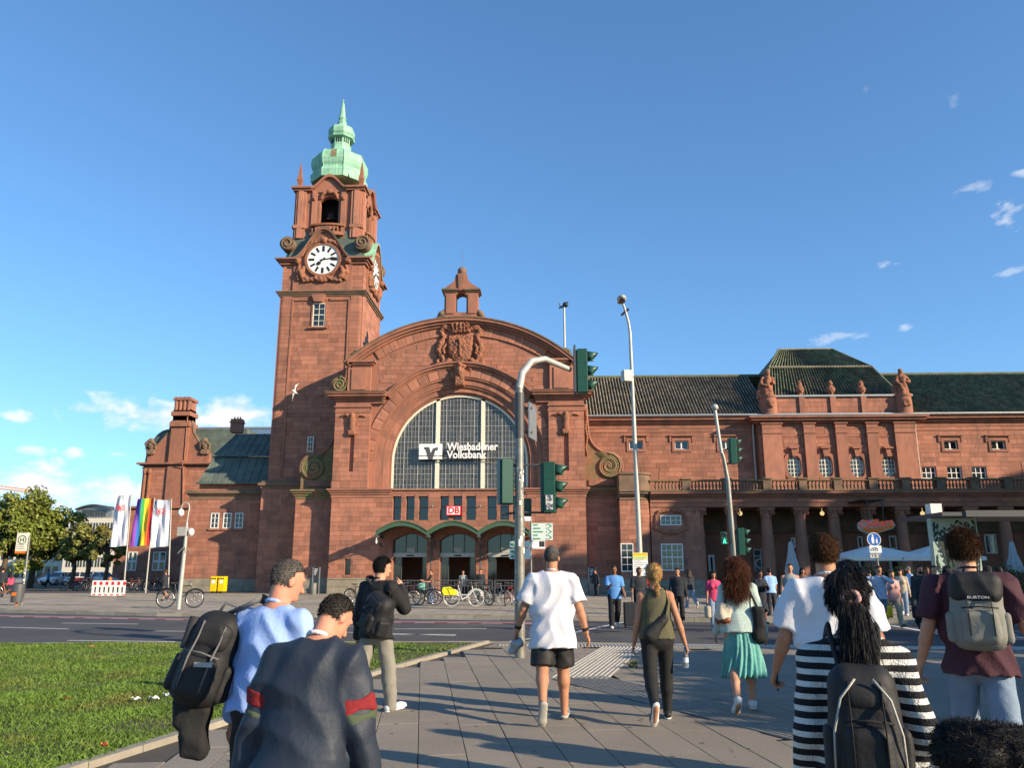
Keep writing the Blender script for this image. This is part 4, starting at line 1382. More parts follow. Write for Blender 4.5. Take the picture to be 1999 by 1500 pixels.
for q in sides():
 p_ = MB()
 for s in (-1, 1):
  for a, b, p in ((1.05, 1.45, 0.14), (1.95, 2.78, 0.22), (2.2, 2.6, 0.3)):
   x0, x1 = sorted((TX + s * a, TX + s * b))
   p_.box(x0, x1, TY - hb - p, TY - hb + 0.05, zE - 0.6 + 0.003 * q, zF - 0.3)
  x0, x1 = sorted((TX + s * 1.9, TX + s * 2.9))
  p_.box(x0, x1, TY - hb - 0.32, TY - hb + 0.05, zE + 0.3, zE + 0.6)
 rot4(p_, 0, q)
 p_.build('belfry_pilasters', 'sandstone', tower)
 c_ = MB()
 hw = 1.5
 pts = []
 zq = zt(345, TY - hb)
 for i in range(21):
  t = -1 + 2 * i / 20
  pts.append((TX + t * hw, zF + 0.05 + (zq - zF) * (0.5 + 0.5 * math.cos(math.pi * abs(t))) ** 0.8))
 c_.strip([(x, min(zF - 0.4, z - 0.3)) for x, z in pts], [(x, z - 0.25) for x, z in pts], TY - hb - 0.12, TY - hb + 0.4)
 c_.strip([(x, z - 0.25) for x, z in pts], [(x, z) for x, z in pts], TY - hb - 0.4, TY - hb + 1.2)
 for s in (-1, 1):
  for dz0, dz1, p in ((-0.3, -0.12, 0.34), (-0.12, 0.05, 0.5)):
   p -= 0.004 * (q % 2)
   x0, x1 = sorted((TX + s * (hw - 0.03), TX + s * (hb + p)))
   c_.box(x0, x1, TY - hb - p, TY - hb + 1.2, zF + dz0 + 0.004 * (q % 2), zF + dz1 - 0.004 * (q % 2))
 rot4(c_, 0, q)
 c_.build('belfry_cornice', 'sandstone_smooth', tower)
 if q > 1:
  continue
 bb = MB()
 for i in range(9):
  a = -1 + i / 4
  x = TX + a * 1.25
  yy = TY - hb - 0.55 + 0.25 * a * a
  bb.lathe((x, yy, zE - 0.15), [(0.09, 0), (0.06, 0.05), (0.1, 0.22), (0.05, 0.42), (0.07, 0.5), (0.09, 0.55)], 8)
 arcp = [(TX + (-1 + i / 6) * 1.45, TY - hb - 0.55 + 0.3 * (-1 + i / 6) ** 2) for i in range(13)]
 bb.prism([(x, y - 0.14) for x, y in arcp] + [(x, y + 0.16) for x, y in arcp[::-1]], zE + 0.4, zE + 0.56, 'xy')
 bb.prism([(x, y - 0.14) for x, y in arcp] + [(x, y + 0.3) for x, y in arcp[::-1]], zE - 0.45, zE - 0.15, 'xy')
 rot4(bb, 0, q)
 bb.build('belfry_balustrade', 'carved_stone', tower)
 og_ = SDF()
 for s in (-1, 1):
  og_.curve([(TX + s * 0.15, TY - hb - 0.1, op_z1 + 0.35), (TX + s * 0.5, TY - hb - 0.12, op_z1 + 0.2), (TX + s * 0.72, TY - hb - 0.08, op_z1 - 0.25)], [0.16, 0.16, 0.1], 0.05)
  og_.ell((TX + s * 1.25, TY - hb - 0.2, op_z1 - 0.3), (0.14, 0.12, 0.2), k=0.04)
 og_.ell((TX, TY - hb - 0.15, op_z1 + 0.35), (0.25, 0.18, 0.22), k=0.05)
 V, Q = og_.mesh(0.05)
 if q == 1:
  V = np.stack([TX - (V[:, 1] - TY), TY + (V[:, 0] - TX), V[:, 2]], 1)
 np_mesh('belfry_ornament', V, Q, 'carved_stone', tower)
for sx in (-1, 1):
 for sy_ in (-1, 1):
  f = MB()
  f.lathe((TX + sx * (hb - 0.05), TY + sy_ * (hb - 0.05), zF + 0.05), [(0.42, 0), (0.4, 0.12), (0.24, 0.2), (0.2, 0.35), (0.27, 0.5), (0.27, 0.6), (0.33, 0.75), (0.2, 1.2), (0.12, 1.9), (0.03, 2.35)], 4, math.pi / 4)
  f.cyl((TX + sx * (hb - 0.05), TY + sy_ * (hb - 0.05), zF + 2.3), (TX + sx * (hb - 0.05), TY + sy_ * (hb - 0.05), zF + 3.3), 0.012, 0.006, 4)
  f.build('corner_obelisk', 'carved_stone', tower)
def ztd(y):
 return at(657, y, TY).z
D = [(2.45, 365), (2.5, 352), (2.32, 347), (2.3, 343), (2.42, 338), (2.5, 330), (2.46, 322), (2.3, 315), (2.0, 311), (1.5, 308.5), (1.15, 305), (1.0, 300)]
dm = MB()
dm.lathe((TX, TY, 0), [(r, ztd(y)) for r, y in D], 8, math.pi / 8)
dm.build('dome', 'copper', tower)
seam = MB()
for k in range(8):
 a = math.pi / 8 + k * math.pi / 4
 seam.tube([(TX + r * 1.0 * math.cos(a), TY + r * math.sin(a), ztd(y)) for r, y in D], 0.045, 5)
 for t in (0.33, 0.66):
  b = a + math.pi / 4
  pts = [((TX + r * (math.cos(a) * (1 - t) + math.cos(b) * t)), (TY + r * (math.sin(a) * (1 - t) + math.sin(b) * t)), ztd(y)) for r, y in D]
  seam.tube(pts, 0.022, 4)
seam.build('dome_seam', 'copper', tower)
ln_ = MB()
ln_.lathe((TX, TY, 0), [(r, ztd(y)) for r, y in ((1.02, 300), (0.92, 296), (0.9, 290), (0.92, 289), (0.92, 277), (1.0, 276.5), (1.2, 275), (1.22, 271), (1.08, 270))], 8, math.pi / 8)
ln_.build('lantern', 'copper', tower)
lo_ = MB()
for k in range(8):
 a = k * math.pi / 4
 d = Vector((math.cos(a), math.sin(a), 0))
 pz = Vector((-d.y, d.x, 0))
 for t in (-0.2, 0.0, 0.2):
  lo_.obox(Vector((TX, TY, ztd(281.5))) + d * 0.86 + pz * t, pz * 0.06, d * 0.012, (0, 0, 0.2))
lo_.build('lantern_opening', 'dark_interior', tower)
sp = MB()
sp.lathe((TX, TY, 0), [(r, ztd(y)) for r, y in ((1.05, 270), (1.18, 267), (1.2, 259), (1.1, 254), (0.8, 251), (0.55, 248.5), (0.42, 246), (0.36, 243), (0.42, 241), (0.42, 239.5), (0.26, 238), (0.3, 235), (0.38, 232), (0.3, 229), (0.26, 226), (0.2, 215), (0.12, 204), (0.03, 198))], 8, math.pi / 8)
sp.tube([(TX, TY, ztd(199)), (TX, TY, ztd(193))], 0.03, 5)
sp.box(TX - 0.28, TX + 0.28, TY - 0.015, TY + 0.015, ztd(197) - 0.015, ztd(197) + 0.015)
sp.build('spire', 'copper', tower)
st = MB()
for k, (a, w_) in enumerate(((-math.pi / 2, 0.28), (-math.pi / 4 + 0.3, 0.12), (-2.2, 0.12))):
 for (r0, y0), (r1, y1) in zip(D[5:-1], D[6:]):
  A0, A1 = a - w_ / max(r0, .5), a + w_ / max(r0, .5)
  f0, f1 = r0 * 0.935, r1 * 0.935
  st.add([(TX + f0 * math.cos(A0), TY + f0 * math.sin(A0), ztd(y0)), (TX + f0 * math.cos(A1), TY + f0 * math.sin(A1), ztd(y0)), (TX + f1 * math.cos(A1), TY + f1 * math.sin(A1), ztd(y1)), (TX + f1 * math.cos(A0), TY + f1 * math.sin(A0), ztd(y1))], [(0, 1, 2, 3)])
st.build('dome_stain', 'copper_stain', tower)
# ------------------------------------------------------------------ left wing with copper mansard
YL = 64.2
def xl(x, y, Y=YL):
 return at(x, y, Y).x
def zl(y, Y=YL, x=450):
 return at(x, y, Y).z
lx0, lx1 = xl(374, 1000), xl(577, 1000)
lwing = thing('left_wing', 'low red sandstone wing with dark copper mansard left of the tower', 'station wing', ((lx0 + lx1) / 2, YL, 0))
zLt, zLe = zl(962), zl(944)
LOP = [(xl(a, 1018), xl(b, 1018), zl(1033), zl(1003)) for a, b in ((417, 433), (441, 457), (464, 480), (563, 577))]
LDO = [(xl(559, 1108), xl(572, 1108), zl(1132), zl(1083))]
lw = MB()
yl_ = YL - 0.55
wall(lw, lx0, lx1 + 1.2, 0, zLt, yl_, YL + 9, [])
lw.build('wall', 'mortar', lwing)
ashlar(lwing, lx0, lx1 + 0.2, 1.05, zLt - 0.3, yl_, LOP + LDO, single=130, seed=81)
ashlar(lwing, lx0, lx1 + 0.2, 0, 1.0, yl_ - 0.1, course=0.5, mat='grey_plinth', single=30, lens=(0.9, 1.7), seed=82, name='plinth_stone')
ashlar_side(lwing, yl_, YL + 9, 1.05, zLt - 0.3, lx0, -1, seed=83)
lc = MB()
for dz0, dz1, p in ((-0.62, -0.4, 0.05), (-0.3, -0.15, 0.15), (-0.15, 0.0, 0.32), (0.0, 0.1, 0.2)):
 lc.box(lx0 - p, lx1 + 0.3, yl_ - p, YL + 9 + p, zLt + dz0, zLt + dz1)
lc.build('cornice', 'weathered_stone', lwing)
MB().box(lx0 + 0.5, lx1 + 0.2, yl_ + 0.45, YL + 8.5, zLt + 0.1, zLe).build('attic_wall', 'sandstone', lwing)
for i, o in enumerate(LOP):
 window(lwing, o[0], o[1], o[2], o[3], yl_ - 0.06, 2, 3, heavy=((1,), ()))
 MB().box(o[0] - 0.1, o[1] + 0.1, yl_ - 0.14, yl_, o[2] - 0.14, o[2] - 0.01).build('sill', 'sandstone_smooth', lwing)
for o in LDO:
 MB().box(o[0], o[1], yl_ - 0.03, yl_ + 0.05, o[2], o[3]).build('side_door', 'dark_interior', lwing)
y0_, y1_, y2_ = yl_ + 0.1, yl_ + 1.8, yl_ + 4.2
e0, e1, e2 = at(386, 943, y0_), at(420, 893, y1_), at(462, 848, y2_)
xr = xl(533, 900)
mz = MB()
mz.add([e0, (xr, e0.y, e0.z), (xr, e1.y, e1.z), e1], [(0, 1, 2, 3)])
mz.add([(e1.x - 0.25, e1.y - 0.25, e1.z + 0.02), (xr, e1.y - 0.25, e1.z + 0.02), (xr, e2.y, e2.z), e2], [(0, 1, 2, 3)])
yb = YL + 8.5
mz.add([(e0.x, yb, e0.z), e0, e1, (e1.x, yb, e1.z)], [(0, 1, 2, 3)])
mz.add([(e1.x - 0.25, yb, e1.z + 0.02), (e1.x - 0.25, e1.y - 0.25, e1.z + 0.02), e2, (e2.x, yb, e2.z)], [(0, 1, 2, 3)])
mz.add([e2, (xr, e2.y, e2.z), (xr, yb, e2.z), (e2.x, yb, e2.z)], [(0, 1, 2, 3)])
mz.add([e0, (xr, e0.y, e0.z), (xr, yb, e0.z), (e0.x, yb, e0.z)], [(3, 2, 1, 0)])
mans = mz.build('mansard_roof', 'copper_dark', lwing)
sm = MB()
for i in range(9):
 t = (i + 0.4) / 9
 x = e0.x + (xr - e0.x) * t
 x1 = max(x, e1.x) if x < e1.x else x
 sm.tube([(x, e0.y - 0.02, e0.z), (max(x, e1.x + 0.02) if x > e1.x - 1 else x + (e1.x - e0.x) * 0.8, e1.y - 0.02, e1.z)], 0.035, 4)
 x = e1.x + (xr - e1.x) * t
 sm.tube([(x, e1.y - 0.27, e1.z + 0.02), (max(x, e2.x + (x - e1.x) * 0.1), e2.y - 0.02, e2.z)], 0.035, 4)
sm.tube([e0, e1], 0.06, 5)
sm.tube([e1, e2], 0.06, 5)
sm.box(e0.x - 0.1, xr, e0.y - 0.12, e0.y + 0.05, e0.z - 0.12, e0.z + 0.02)
sm.build('roof_seam', 'copper_dark', mans)
MB().box(lx0 + 0.6, lx1 + 4, YL + 8.6, YL + 18, 0, zLe + 0.6).build('rear_block', 'sandstone', lwing)
ch = at(463, 834, YL + 13)
cm = MB()
cm.box(ch.x - 0.55, ch.x + 0.55, ch.y - 0.4, ch.y + 0.4, ch.z - 0.6, ch.z + 0.75)
cm.box(ch.x - 0.62, ch.x + 0.62, ch.y - 0.47, ch.y + 0.47, ch.z + 0.35, ch.z + 0.5)
for t in (-0.3, 0, 0.25):
 cm.cyl((ch.x + t, ch.y, ch.z + 0.7), (ch.x + t, ch.y, ch.z + 1.0), 0.07)
cm.build('chimney', 'sandstone', lwing)
# ------------------------------------------------------------------ far left pavilion with chimney gable
YP = 92.0
def xp(x, y, Y=YP):
 return at(x, y, Y).x
def zp(y, Y=YP, x=340):
 return at(x, y, Y).z
pv = thing('gabled_pavilion', 'red sandstone pavilion with curved gable and tall chimney at the left end', 'station pavilion', (xp(330, 1000), YP, 0))
px0, px1 = xp(276, 950), xp(420, 950)
zP1, zPc = zp(990), zp(905)
pw = MB()
qx0 = xp(228, 1060)
pw.box(px0, px1, YP, YP + 10, zP1, zPc)
pw.box(qx0, px1, YP - 0.3, YP + 10, 0, zP1)
pw.build('wall', 'mortar', pv)
POP = [(xp(a, 1097), xp(b, 1097), zp(1115), zp(1078)) for a, b in ((252, 270), (301, 326))]
ashlar(pv, px0 + 0.1, px1, zP1 + 0.2, zPc - 0.4, YP, single=60, seed=91, course=0.38)
ashlar(pv, qx0, px1, 0.6, zP1 - 0.3, YP - 0.3, POP, single=60, seed=92, course=0.38)
for o in POP:
 window(pv, o[0], o[1], o[2], o[3], YP - 0.38, 2, 2, fr=0.1, bar=0.12, heavy=((1,), (1,)))
pc_ = MB()
for z, x0, yb_, st in ((zPc, px0, YP, ((-0.7, -0.45, 0.08), (-0.3, -0.15, 0.3), (-0.15, 0.05, 0.6))), (zP1, qx0, YP - 0.3, ((-0.35, -0.2, 0.1), (-0.2, 0.05, 0.3)))):
 for dz0, dz1, p in st:
  pc_.box(x0 - p, px1, yb_ - p, YP + 10, z + dz0, z + dz1)
pc_.build('cornice', 'sandstone_smooth', pv)
gx0, gx1 = xp(288, 880), xp(408, 880)
gm_ = xp(352, 850)
cw = 1.05
pts_l = [(gx0, zPc + 0.05), (gx0, zp(885)), (gx0 + 0.9, zp(872)), (gm_ - 2.0, zp(856)), (gm_ - 1.35, zp(840)), (gm_ - cw - 0.15, zp(822))]
pts_r = [(gm_ + cw + 0.15, zp(822)), (gm_ + 1.5, zp(845)), (gm_ + 2.2, zp(862)), (gm_ + 2.9, zp(872)), (gx1, zp(885)), (gx1, zPc + 0.05)]
g_ = MB()
g_.prism((pts_l + pts_r)[::-1], YP + 0.1, YP + 0.8)
g_.build('gable', 'sandstone', pv)
ge = MB()
ge.tube([(x, YP + 0.2, z) for x, z in pts_l[1:]], 0.17, 6)
ge.tube([(x, YP + 0.2, z) for x, z in pts_r[:-1]], 0.17, 6)
ge.build('gable_coping', 'weathered_stone', pv)
cs_ = MB()
cs_.box(gm_ - cw, gm_ + cw, YP - 0.25, YP + 1.6, zP1, zp(822))
for t in range(3):
 cs_.box(gm_ - cw + 0.05, gm_ + cw - 0.05, YP - 0.2, YP + 1.5, zp(822), zp(800))
cs_.build('chimney_shaft', 'sandstone', pv)
cc_ = MB()
for y, p, th in ((826, 0.25, 0.5), (805, 0.2, 0.5), (778, 0.12, 0.3)):
 cc_.box(gm_ - cw - p + 0.1, gm_ + cw + p - 0.1, YP - 0.25 - p, YP + 1.6 + p, zp(y) - th, zp(y))
for t in range(4):
 x = gm_ - cw + 0.3 + t * (2 * cw - 0.6) / 3
 cc_.cyl((x, YP - 0.05, zp(802)), (x, YP - 0.05, zp(776)), 0.24, n=10)
 cc_.cyl((x, YP + 1.3, zp(802)), (x, YP + 1.3, zp(776)), 0.24, n=10)
cc_.box(gm_ - cw + 0.2, gm_ + cw - 0.2, YP, YP + 1.3, zp(803), zp(776))
cc_.build('chimney_pots', 'sandstone_smooth', pv)
for x, nm in ((gx0 + 0.4, 0), (gx1 - 0.5, 1)):
 f_ = SDF()
 zz = zp(885)
 f_.rbox((x, YP + 0.2, zz + 0.1), (0.5, 0.4, 0.3), 0.1)
 f_.ell((x, YP, zz + 0.9), (0.45, 0.42, 0.55), k=0.1)
 f_.ell((x, YP - 0.1, zz + 1.45), (0.3, 0.3, 0.32), k=0.08)
 f_.curve([(x - 0.5, YP, zz + 0.5), (x - 0.55, YP - 0.2, zz + 1.1), (x - 0.1, YP - 0.3, zz + 1.5)], 0.16, 0.06)
 f_.curve([(x + 0.5, YP, zz + 0.5), (x + 0.55, YP - 0.2, zz + 1.0), (x + 0.2, YP - 0.3, zz + 1.3)], 0.16, 0.06)
 blob(f_, 'gable_figure', 'weathered_stone', pv, 0.07, amp=0.04, warp=lambda a, b, c: 0.04 * np.sin(a * 11 + c * 5) * np.sin(c * 13))
rf = MB()
n = 10
for i in range(n):
 a0, a1 = math.pi / 2 * i / n, math.pi / 2 * (i + 1) / n
 f = lambda a: (px0 - 0.3 + (gm_ - 1.5 - px0) * (1 - math.cos(a)), zPc + (zp(836) - zPc) * math.sin(a))
 (xa_, za_), (xb_, zb_) = f(a0), f(a1)
 rf.prism([(xa_, za_), (xb_, zb_), (px1 + 3, zb_), (px1 + 3, za_)], YP + 0.8, YP + 9.5)
rf.build('pavilion_roof', 'copper_dark', pv)
tr = MB()
ra, rb_ = at(392, 838, YP + 7), at(560, 836, YP + 7)
zlo = zp(905, YP + 1.5)
for i in range(70):
 xa_, xb_ = [ra.x - 1 + (rb_.x + 1 - ra.x) * (i + t) / 70 for t in (0, 0.92)]
 tr.add([(xa_, YP + 1.5, zlo), (xb_, YP + 1.5, zlo + 0.07), (xb_, YP + 7, ra.z + 0.07), (xa_, YP + 7, ra.z)], [(0, 1, 2, 3)])
tr.build('tiled_roof', 'roof_tile_brown', pv)
MB().box(ra.x - 1, rb_.x, YP + 6.8, YP + 7.2, ra.z - 0.05, ra.z + 0.2).box(ra.x - 1, rb_.x, YP + 2, YP + 9, 0, zlo - 0.1).build('ridge', 'zinc', pv)
dp = MB()
dp.tube([(xp(365, 850), YP - 0.3, zp(815)), (xp(362, 900), YP - 0.32, zp(900)), (xp(361, 906), YP - 0.95, zPc + 0.05), (xp(360, 915), YP - 0.35, zp(915)), (xp(358, 1000), YP - 0.38, zp(985))], 0.07, 6)
dp.build('drain_pipe', 'sandstone_smooth', pv)
pl_ = MB()
for t in (0, 1):
 x = px0 + 0.35 + t * 0.55
 pl_.cyl((x, YP - 0.15, zP1), (x, YP - 0.15, zPc - 0.6), 0.2, 0.18, 8)
 pl_.ball((x, YP - 0.2, zPc - 1.0), (0.3, 0.28, 0.35), 8, 6)
pl_.build('corner_shaft', 'carved_stone', pv)
# ------------------------------------------------------------------ right wing: colonnade, terrace, upper storey
YF, YU, YV = 58.2, 63.5, 62.7
def xr_(x, y, Y):
 return at(x, y, Y).x
def zr_(y, Y, x=1500):
 return at(x, y, Y).z
XE = 62.0      # the wing runs on beyond the frame
rw = thing('right_wing', 'long red sandstone wing with colonnade, terrace balustrade and green tiled roof', 'station wing', (xr_(1500, 1000, YF), YF, 0))
z_bt, z_bb, z_arch = zr_(936, YF), zr_(961, YF), zr_(990, YF)
bx0, bx1 = XA + HB - 0.6, xr_(1270, 1000, YF)
fx0, fx1 = bx1, xr_(1366, 1000, YF)
pb = MB()
yb0 = YF - 0.35
rad = 0.9
poly = [(bx0, yb0), (bx1 - rad, yb0)] + [(bx1 - rad + rad * math.sin(t * math.pi / 12), yb0 + rad - rad * math.cos(t * math.pi / 12)) for t in range(1, 7)] + [(bx1, YU), (bx0, YU)]
def rounded(mb, grow, z0, z1):
 g = [(bx0, yb0 - grow), (bx1 - rad, yb0 - grow)] + [(bx1 - rad + (rad + grow) * math.sin(t * math.pi / 12), yb0 + rad - (rad + grow) * math.cos(t * math.pi / 12)) for t in range(1, 7)] + [(bx1 + grow, YU), (bx0, YU)]
 mb.prism(g, z0, z1, 'xy')
rounded(pb, 0, 0, z_bb - 0.3)
pb.build('corner_pier', 'sandstone', rw)
wx0, wx1, wz0, wz1 = xr_(1212, 1090, yb0), xr_(1237, 1090, yb0), zr_(1117, yb0), zr_(1061, yb0)
ashlar(rw, bx0, bx1 - rad, 1.0, z_bb - 0.6, yb0, [(wx0, wx1, wz0, wz1)], single=60, seed=101)
rc_ = MB()
for i in range(18):
 a, b = 1.0 + i * (z_bb - 1.6) / 18, 1.0 + (i + 1) * (z_bb - 1.6) / 18
 g = 0.018 + 0.01 * (i % 3) / 2
 q = [(bx1 - rad + 0.01 + (rad + g) * math.sin(t * math.pi / 12), yb0 + rad - (rad + g) * math.cos(t * math.pi / 12)) for t in range(0, 7)]
 rc_.prism(q + [(bx1 - rad, yb0 + rad)], a + 0.008, b - 0.008, 'xy')
rc_.build('stone_courses', 'sandstone', rw, kind='stuff')
pp = MB()
rounded(pp, 0.12, 0, 1.0)
pp.build('plinth', 'grey_plinth', rw)
pk = MB()
for g, a, b in ((0.06, -0.55, -0.4), (0.14, -0.3, -0.15), (0.4, -0.15, 0.0), (0.5, 0.0, 0.1)):
 rounded(pk, g, z_bb + a, z_bb + b)
rounded(pk, 0.1, z_bb + 0.1, z_bt + 0.35)
rounded(pk, 0.2, z_bt + 0.35, z_bt + 0.5)
pk.build('pier_parapet', 'weathered_stone', rw)
window(rw, wx0, wx1, wz0, wz1, yb0 - 0.06, 2, 4, heavy=((), (2,)))
bay = MB()
bw = [(xr_(1291, 1090, YF), xr_(1334, 1090, YF), zr_(1115, YF), zr_(1062, YF)), (xr_(1289, 1015, YF), xr_(1330, 1015, YF), zr_(1026, YF), zr_(1006, YF))]
bay.box(fx0, fx1, YF + 0.1, YU, 0, z_arch)
bay.build('bay_wall', 'mortar', rw)
ashlar(rw, fx0, fx1, 1.0, z_arch, YF + 0.1, bw, single=40, seed=103)
ashlar(rw, fx0, fx1 + 0.1, 0, 1.0, YF - 0.0, course=0.5, mat='grey_plinth', single=10, lens=(0.9, 1.7), seed=104, name='plinth_stone')
window(rw, *bw[0], YF + 0.03, 4, 4, heavy=((2,), (2,)))
window(rw, *bw[1], YF + 0.03, 4, 2, heavy=((2,), ()))
bo = SDF()
xm = (bw[1][0] + bw[1][1]) / 2
for s in (-1, 1):
 bo.curve([(xm + s * 0.2, YF + 0.05, bw[1][3] + 0.35), (xm + s * 0.8, YF + 0.03, bw[1][3] + 0.25), (xm + s * 1.05, YF + 0.05, bw[1][3] - 0.1), (xm + s * 1.1, YF + 0.06, bw[1][2] - 0.2), (xm + s * 0.5, YF + 0.04, bw[1][2] - 0.45), (xm, YF + 0.03, bw[1][2] - 0.5)], [0.14, 0.12, 0.1, 0.12, 0.14, 0.16], 0.04)
blob(bo, 'window_ornament', 'carved_stone', rw, 0.04, amp=0.02, warp=lambda x, y, z: 0.025 * np.sin(x * 19 + z * 7) * np.sin(z * 21))
en = MB()
x0 = fx0 - 0.02
for a, b, p in ((z_arch, z_arch + 0.32, 0.0), (z_arch + 0.32, z_bb - 0.42, 0.06), (z_bb - 0.42, z_bb - 0.3, 0.14), (z_bb - 0.3, z_bb - 0.15, 0.35), (z_bb - 0.15, z_bb, 0.62)):
 en.box(x0, XE, YF - p, YF + 1.2, a, b)
en.build('entablature', 'sandstone_smooth', rw)
rr = random.Random(5)
x = fx0
while x < 38:
 e = x + rr.uniform(1.2, 1.6)
 unit_obj('frieze_stone', 'sandstone', rw, x + 0.01, e - 0.01, YF - 0.075, YF, z_arch + 0.34, z_bb - 0.44)
 x = e
MB().box(x0, XE, YF - 0.66, YF + 0.4, z_bb, z_bb + 0.06).build('cornice_cap', 'weathered_stone', rw)
tf = MB()
tf.box(x0, XE, YF + 1.2, YU + 0.2, z_bb - 0.25, z_bb - 0.02)
tf.build('terrace_floor', 'weathered_stone', rw)
posts_x = [xr_(x, 945, YF) for x in (1339, 1418, 1497, 1567, 1635, 1704, 1768, 1836, 1902, 1968)]
while posts_x[-1] < XE - 3:
 posts_x.append(posts_x[-1] + 2.46)
bal_x0 = bx1
for i, x in enumerate(posts_x):
 pz = MB()
 pz.box(x - 0.28, x + 0.28, YF - 0.12, YF + 0.4, z_bb + 0.06, z_bt - 0.12)
 pz.box(x - 0.36, x + 0.36, YF - 0.2, YF + 0.48, z_bt - 0.02, z_bt + 0.08)
 pz.build('balustrade_post', 'weathered_stone', rw)
ry = MB()
ry.box(bal_x0, XE, YF - 0.1, YF + 0.36, z_bt - 0.13, z_bt - 0.02)
ry.box(bal_x0, XE, YF - 0.06, YF + 0.32, z_bb + 0.06, z_bb + 0.17)
ry.build('balustrade_rail', 'mossy_stone', rw)
proto = MB().lathe((0, 0, 0), [(0.07, 0.0), (0.07, 0.04), (0.045, 0.07), (0.095, 0.24), (0.08, 0.34), (0.04, 0.5), (0.05, 0.56), (0.07, 0.6), (0.07, 0.62)], 7)
edges = [bal_x0] + posts_x
zsc = (z_bt - 0.13 - z_bb - 0.17) / 0.62
for a, b in zip(edges[:-1], edges[1:]):
 if a > 40:
  break
 bm_ = MB()
 a2, b2 = a + 0.33, b - 0.33
 nb = max(3, int((b2 - a2) / 0.235))
 for k in range(nb):
  xx = a2 + (b2 - a2) * (k + 0.5) / nb
  bm_.add([(xx + v[0], YF + 0.13 + v[1], z_bb + 0.17 + v[2] * zsc) for v in proto.v], proto.f)
 bm_.build('balusters', 'weathered_stone', rw, smooth=0.9)
col_px = [1368, 1434, 1503, 1570, 1637, 1703, 1770, 1837, 1905, 1974]
col_x = [xr_(x, 1060, YF) for x in col_px]
while col_x[-1] < XE - 4:
 col_x.append(col_x[-1] + 2.52)
cm_ = MB()
zk = z_arch - 0.02
cm_.lathe((0, 0, 0), [(0.56, 0), (0.56, 0.2), (0.5, 0.24), (0.54, 0.34), (0.46, 0.42), (0.45, 0.5), (0.45, zk * 0.4), (0.36, zk - 0.75), (0.4, zk - 0.7), (0.37, zk - 0.62), (0.42, zk - 0.3), (0.5, zk - 0.22)], 20)
cap_ = MB().box(-0.52, 0.52, -0.5, 0.5, zk - 0.22, zk)
for sx in (-1, 1):
 cap_.tube(spiral(sx * 0.4, zk - 0.38, 0.17, 0.04, 1.3, -0.46, math.pi / 2, sx, 14), 0.05, 5)
drm = None
for i, x in enumerate(col_x):
 if drm is None:
  drm = cm_.build('column', 'sandstone_smooth', None, smooth=0.6).data
  cpm = cap_.build('capital', 'carved_stone', None).data
  for nm in ('column', 'capital'):
   bpy.data.objects.remove(bpy.data.objects[nm])
 o = add_obj('column', drm, rw)
 o.location = Vector((x, YF + 0.55, 0)) - ORG[rw.name]
 c = add_obj('capital', cpm, o)
bk = MB()
yk_ = YF + 4.6
bk.box(fx1, XE, yk_, yk_ + 0.3, 0, z_arch)
bk.box(fx1, XE, YF + 1.2, yk_, z_arch + 0.02, z_arch + 0.2)
bk.build('colonnade_back_wall', 'sandstone_smooth', rw)
bkb = MB()
bkb.box(fx1, XE, yk_ - 0.25, yk_ + 0.02, z_arch - 1.5, z_arch - 0.02)
bkb.box(fx1, XE, yk_ - 0.35, yk_ + 0.02, z_arch - 1.62, z_arch - 1.5)
bkb.build('inner_frieze', 'weathered_stone', rw)
def xk(x, y=1080):
 return at(x, y, yk_ - 0.1).x
def zk2(y, x=1600):
 return at(x, y, yk_ - 0.1).z
mk('warm_glass', (0.05, 0.022, 0.008), 0.15, 0.5, 0.8, spec=0.6, rgb2=(0.16, 0.06, 0.015), mixscale=1.4)
for a, b, y0, y1, kind in ((1546, 1560, 1050, 1070, 'a'), (1676, 1695, 1048, 1072, 'a'), (1738, 1766, 1047, 1073, 'a'), (1925, 1948, 1044, 1082, 'w'), (1862, 1884, 1046, 1075, 'a')):
 window(rw, xk(a), xk(b), zk2(y1), zk2(y0), yk_ - 0.12, 2, 1, bar=0.09, fr=0.1, arch=0.0, glass='warm_glass' if kind == 'a' else 'glass', heavy=((1,), ()))
for a, b, y1 in ((1548, 1566, 1085), (1676, 1700, 1078), (1736, 1768, 1078), (1434, 1450, 1105), (1384, 1392, 1088)):
 dd = MB()
 dd.box(xk(a), xk(b), yk_ - 0.1, yk_, 0, zk2(y1))
 dr = dd.build('door', 'glass', rw)
 f = MB()
 for xx in (xk(a), xk(b)):
  f.box(xx - 0.08, xx + 0.08, yk_ - 0.16, yk_, 0, zk2(y1))
 f.box(xk(a) - 0.08, xk(b) + 0.08, yk_ - 0.17, yk_, zk2(y1), zk2(y1) + 0.16)
 f.build('door_frame', 'white_paint', dr)
sx0, sx1 = xk(1471), xk(1498)
sw = MB()
sw.box(sx0, sx1, yk_ - 0.13, yk_, zk2(1115), zk2(1074))
shp = sw.build('shop_window', 'dark_grey_metal', rw)
f = MB()
for xx in (sx0, (sx0 + sx1) / 2, sx1):
 f.box(xx - 0.04, xx + 0.04, yk_ - 0.18, yk_ - 0.1, zk2(1115), zk2(1074))
for zz in (zk2(1115), zk2(1086), zk2(1074)):
 f.box(sx0, sx1, yk_ - 0.185, yk_ - 0.1, zz - 0.04, zz + 0.04)
f.build('window_frame', 'pole_grey', shp)
f = MB()
for t in (0.25, 0.75):
 xx = sx0 + (sx1 - sx0) * t
 f.tube([(xx, yk_ - 0.2, zk2(1080)), (xx, yk_ - 0.12, zk2(1080))], 0.2, 14)
f.build('fan', 'black_metal', shp)
f = MB()
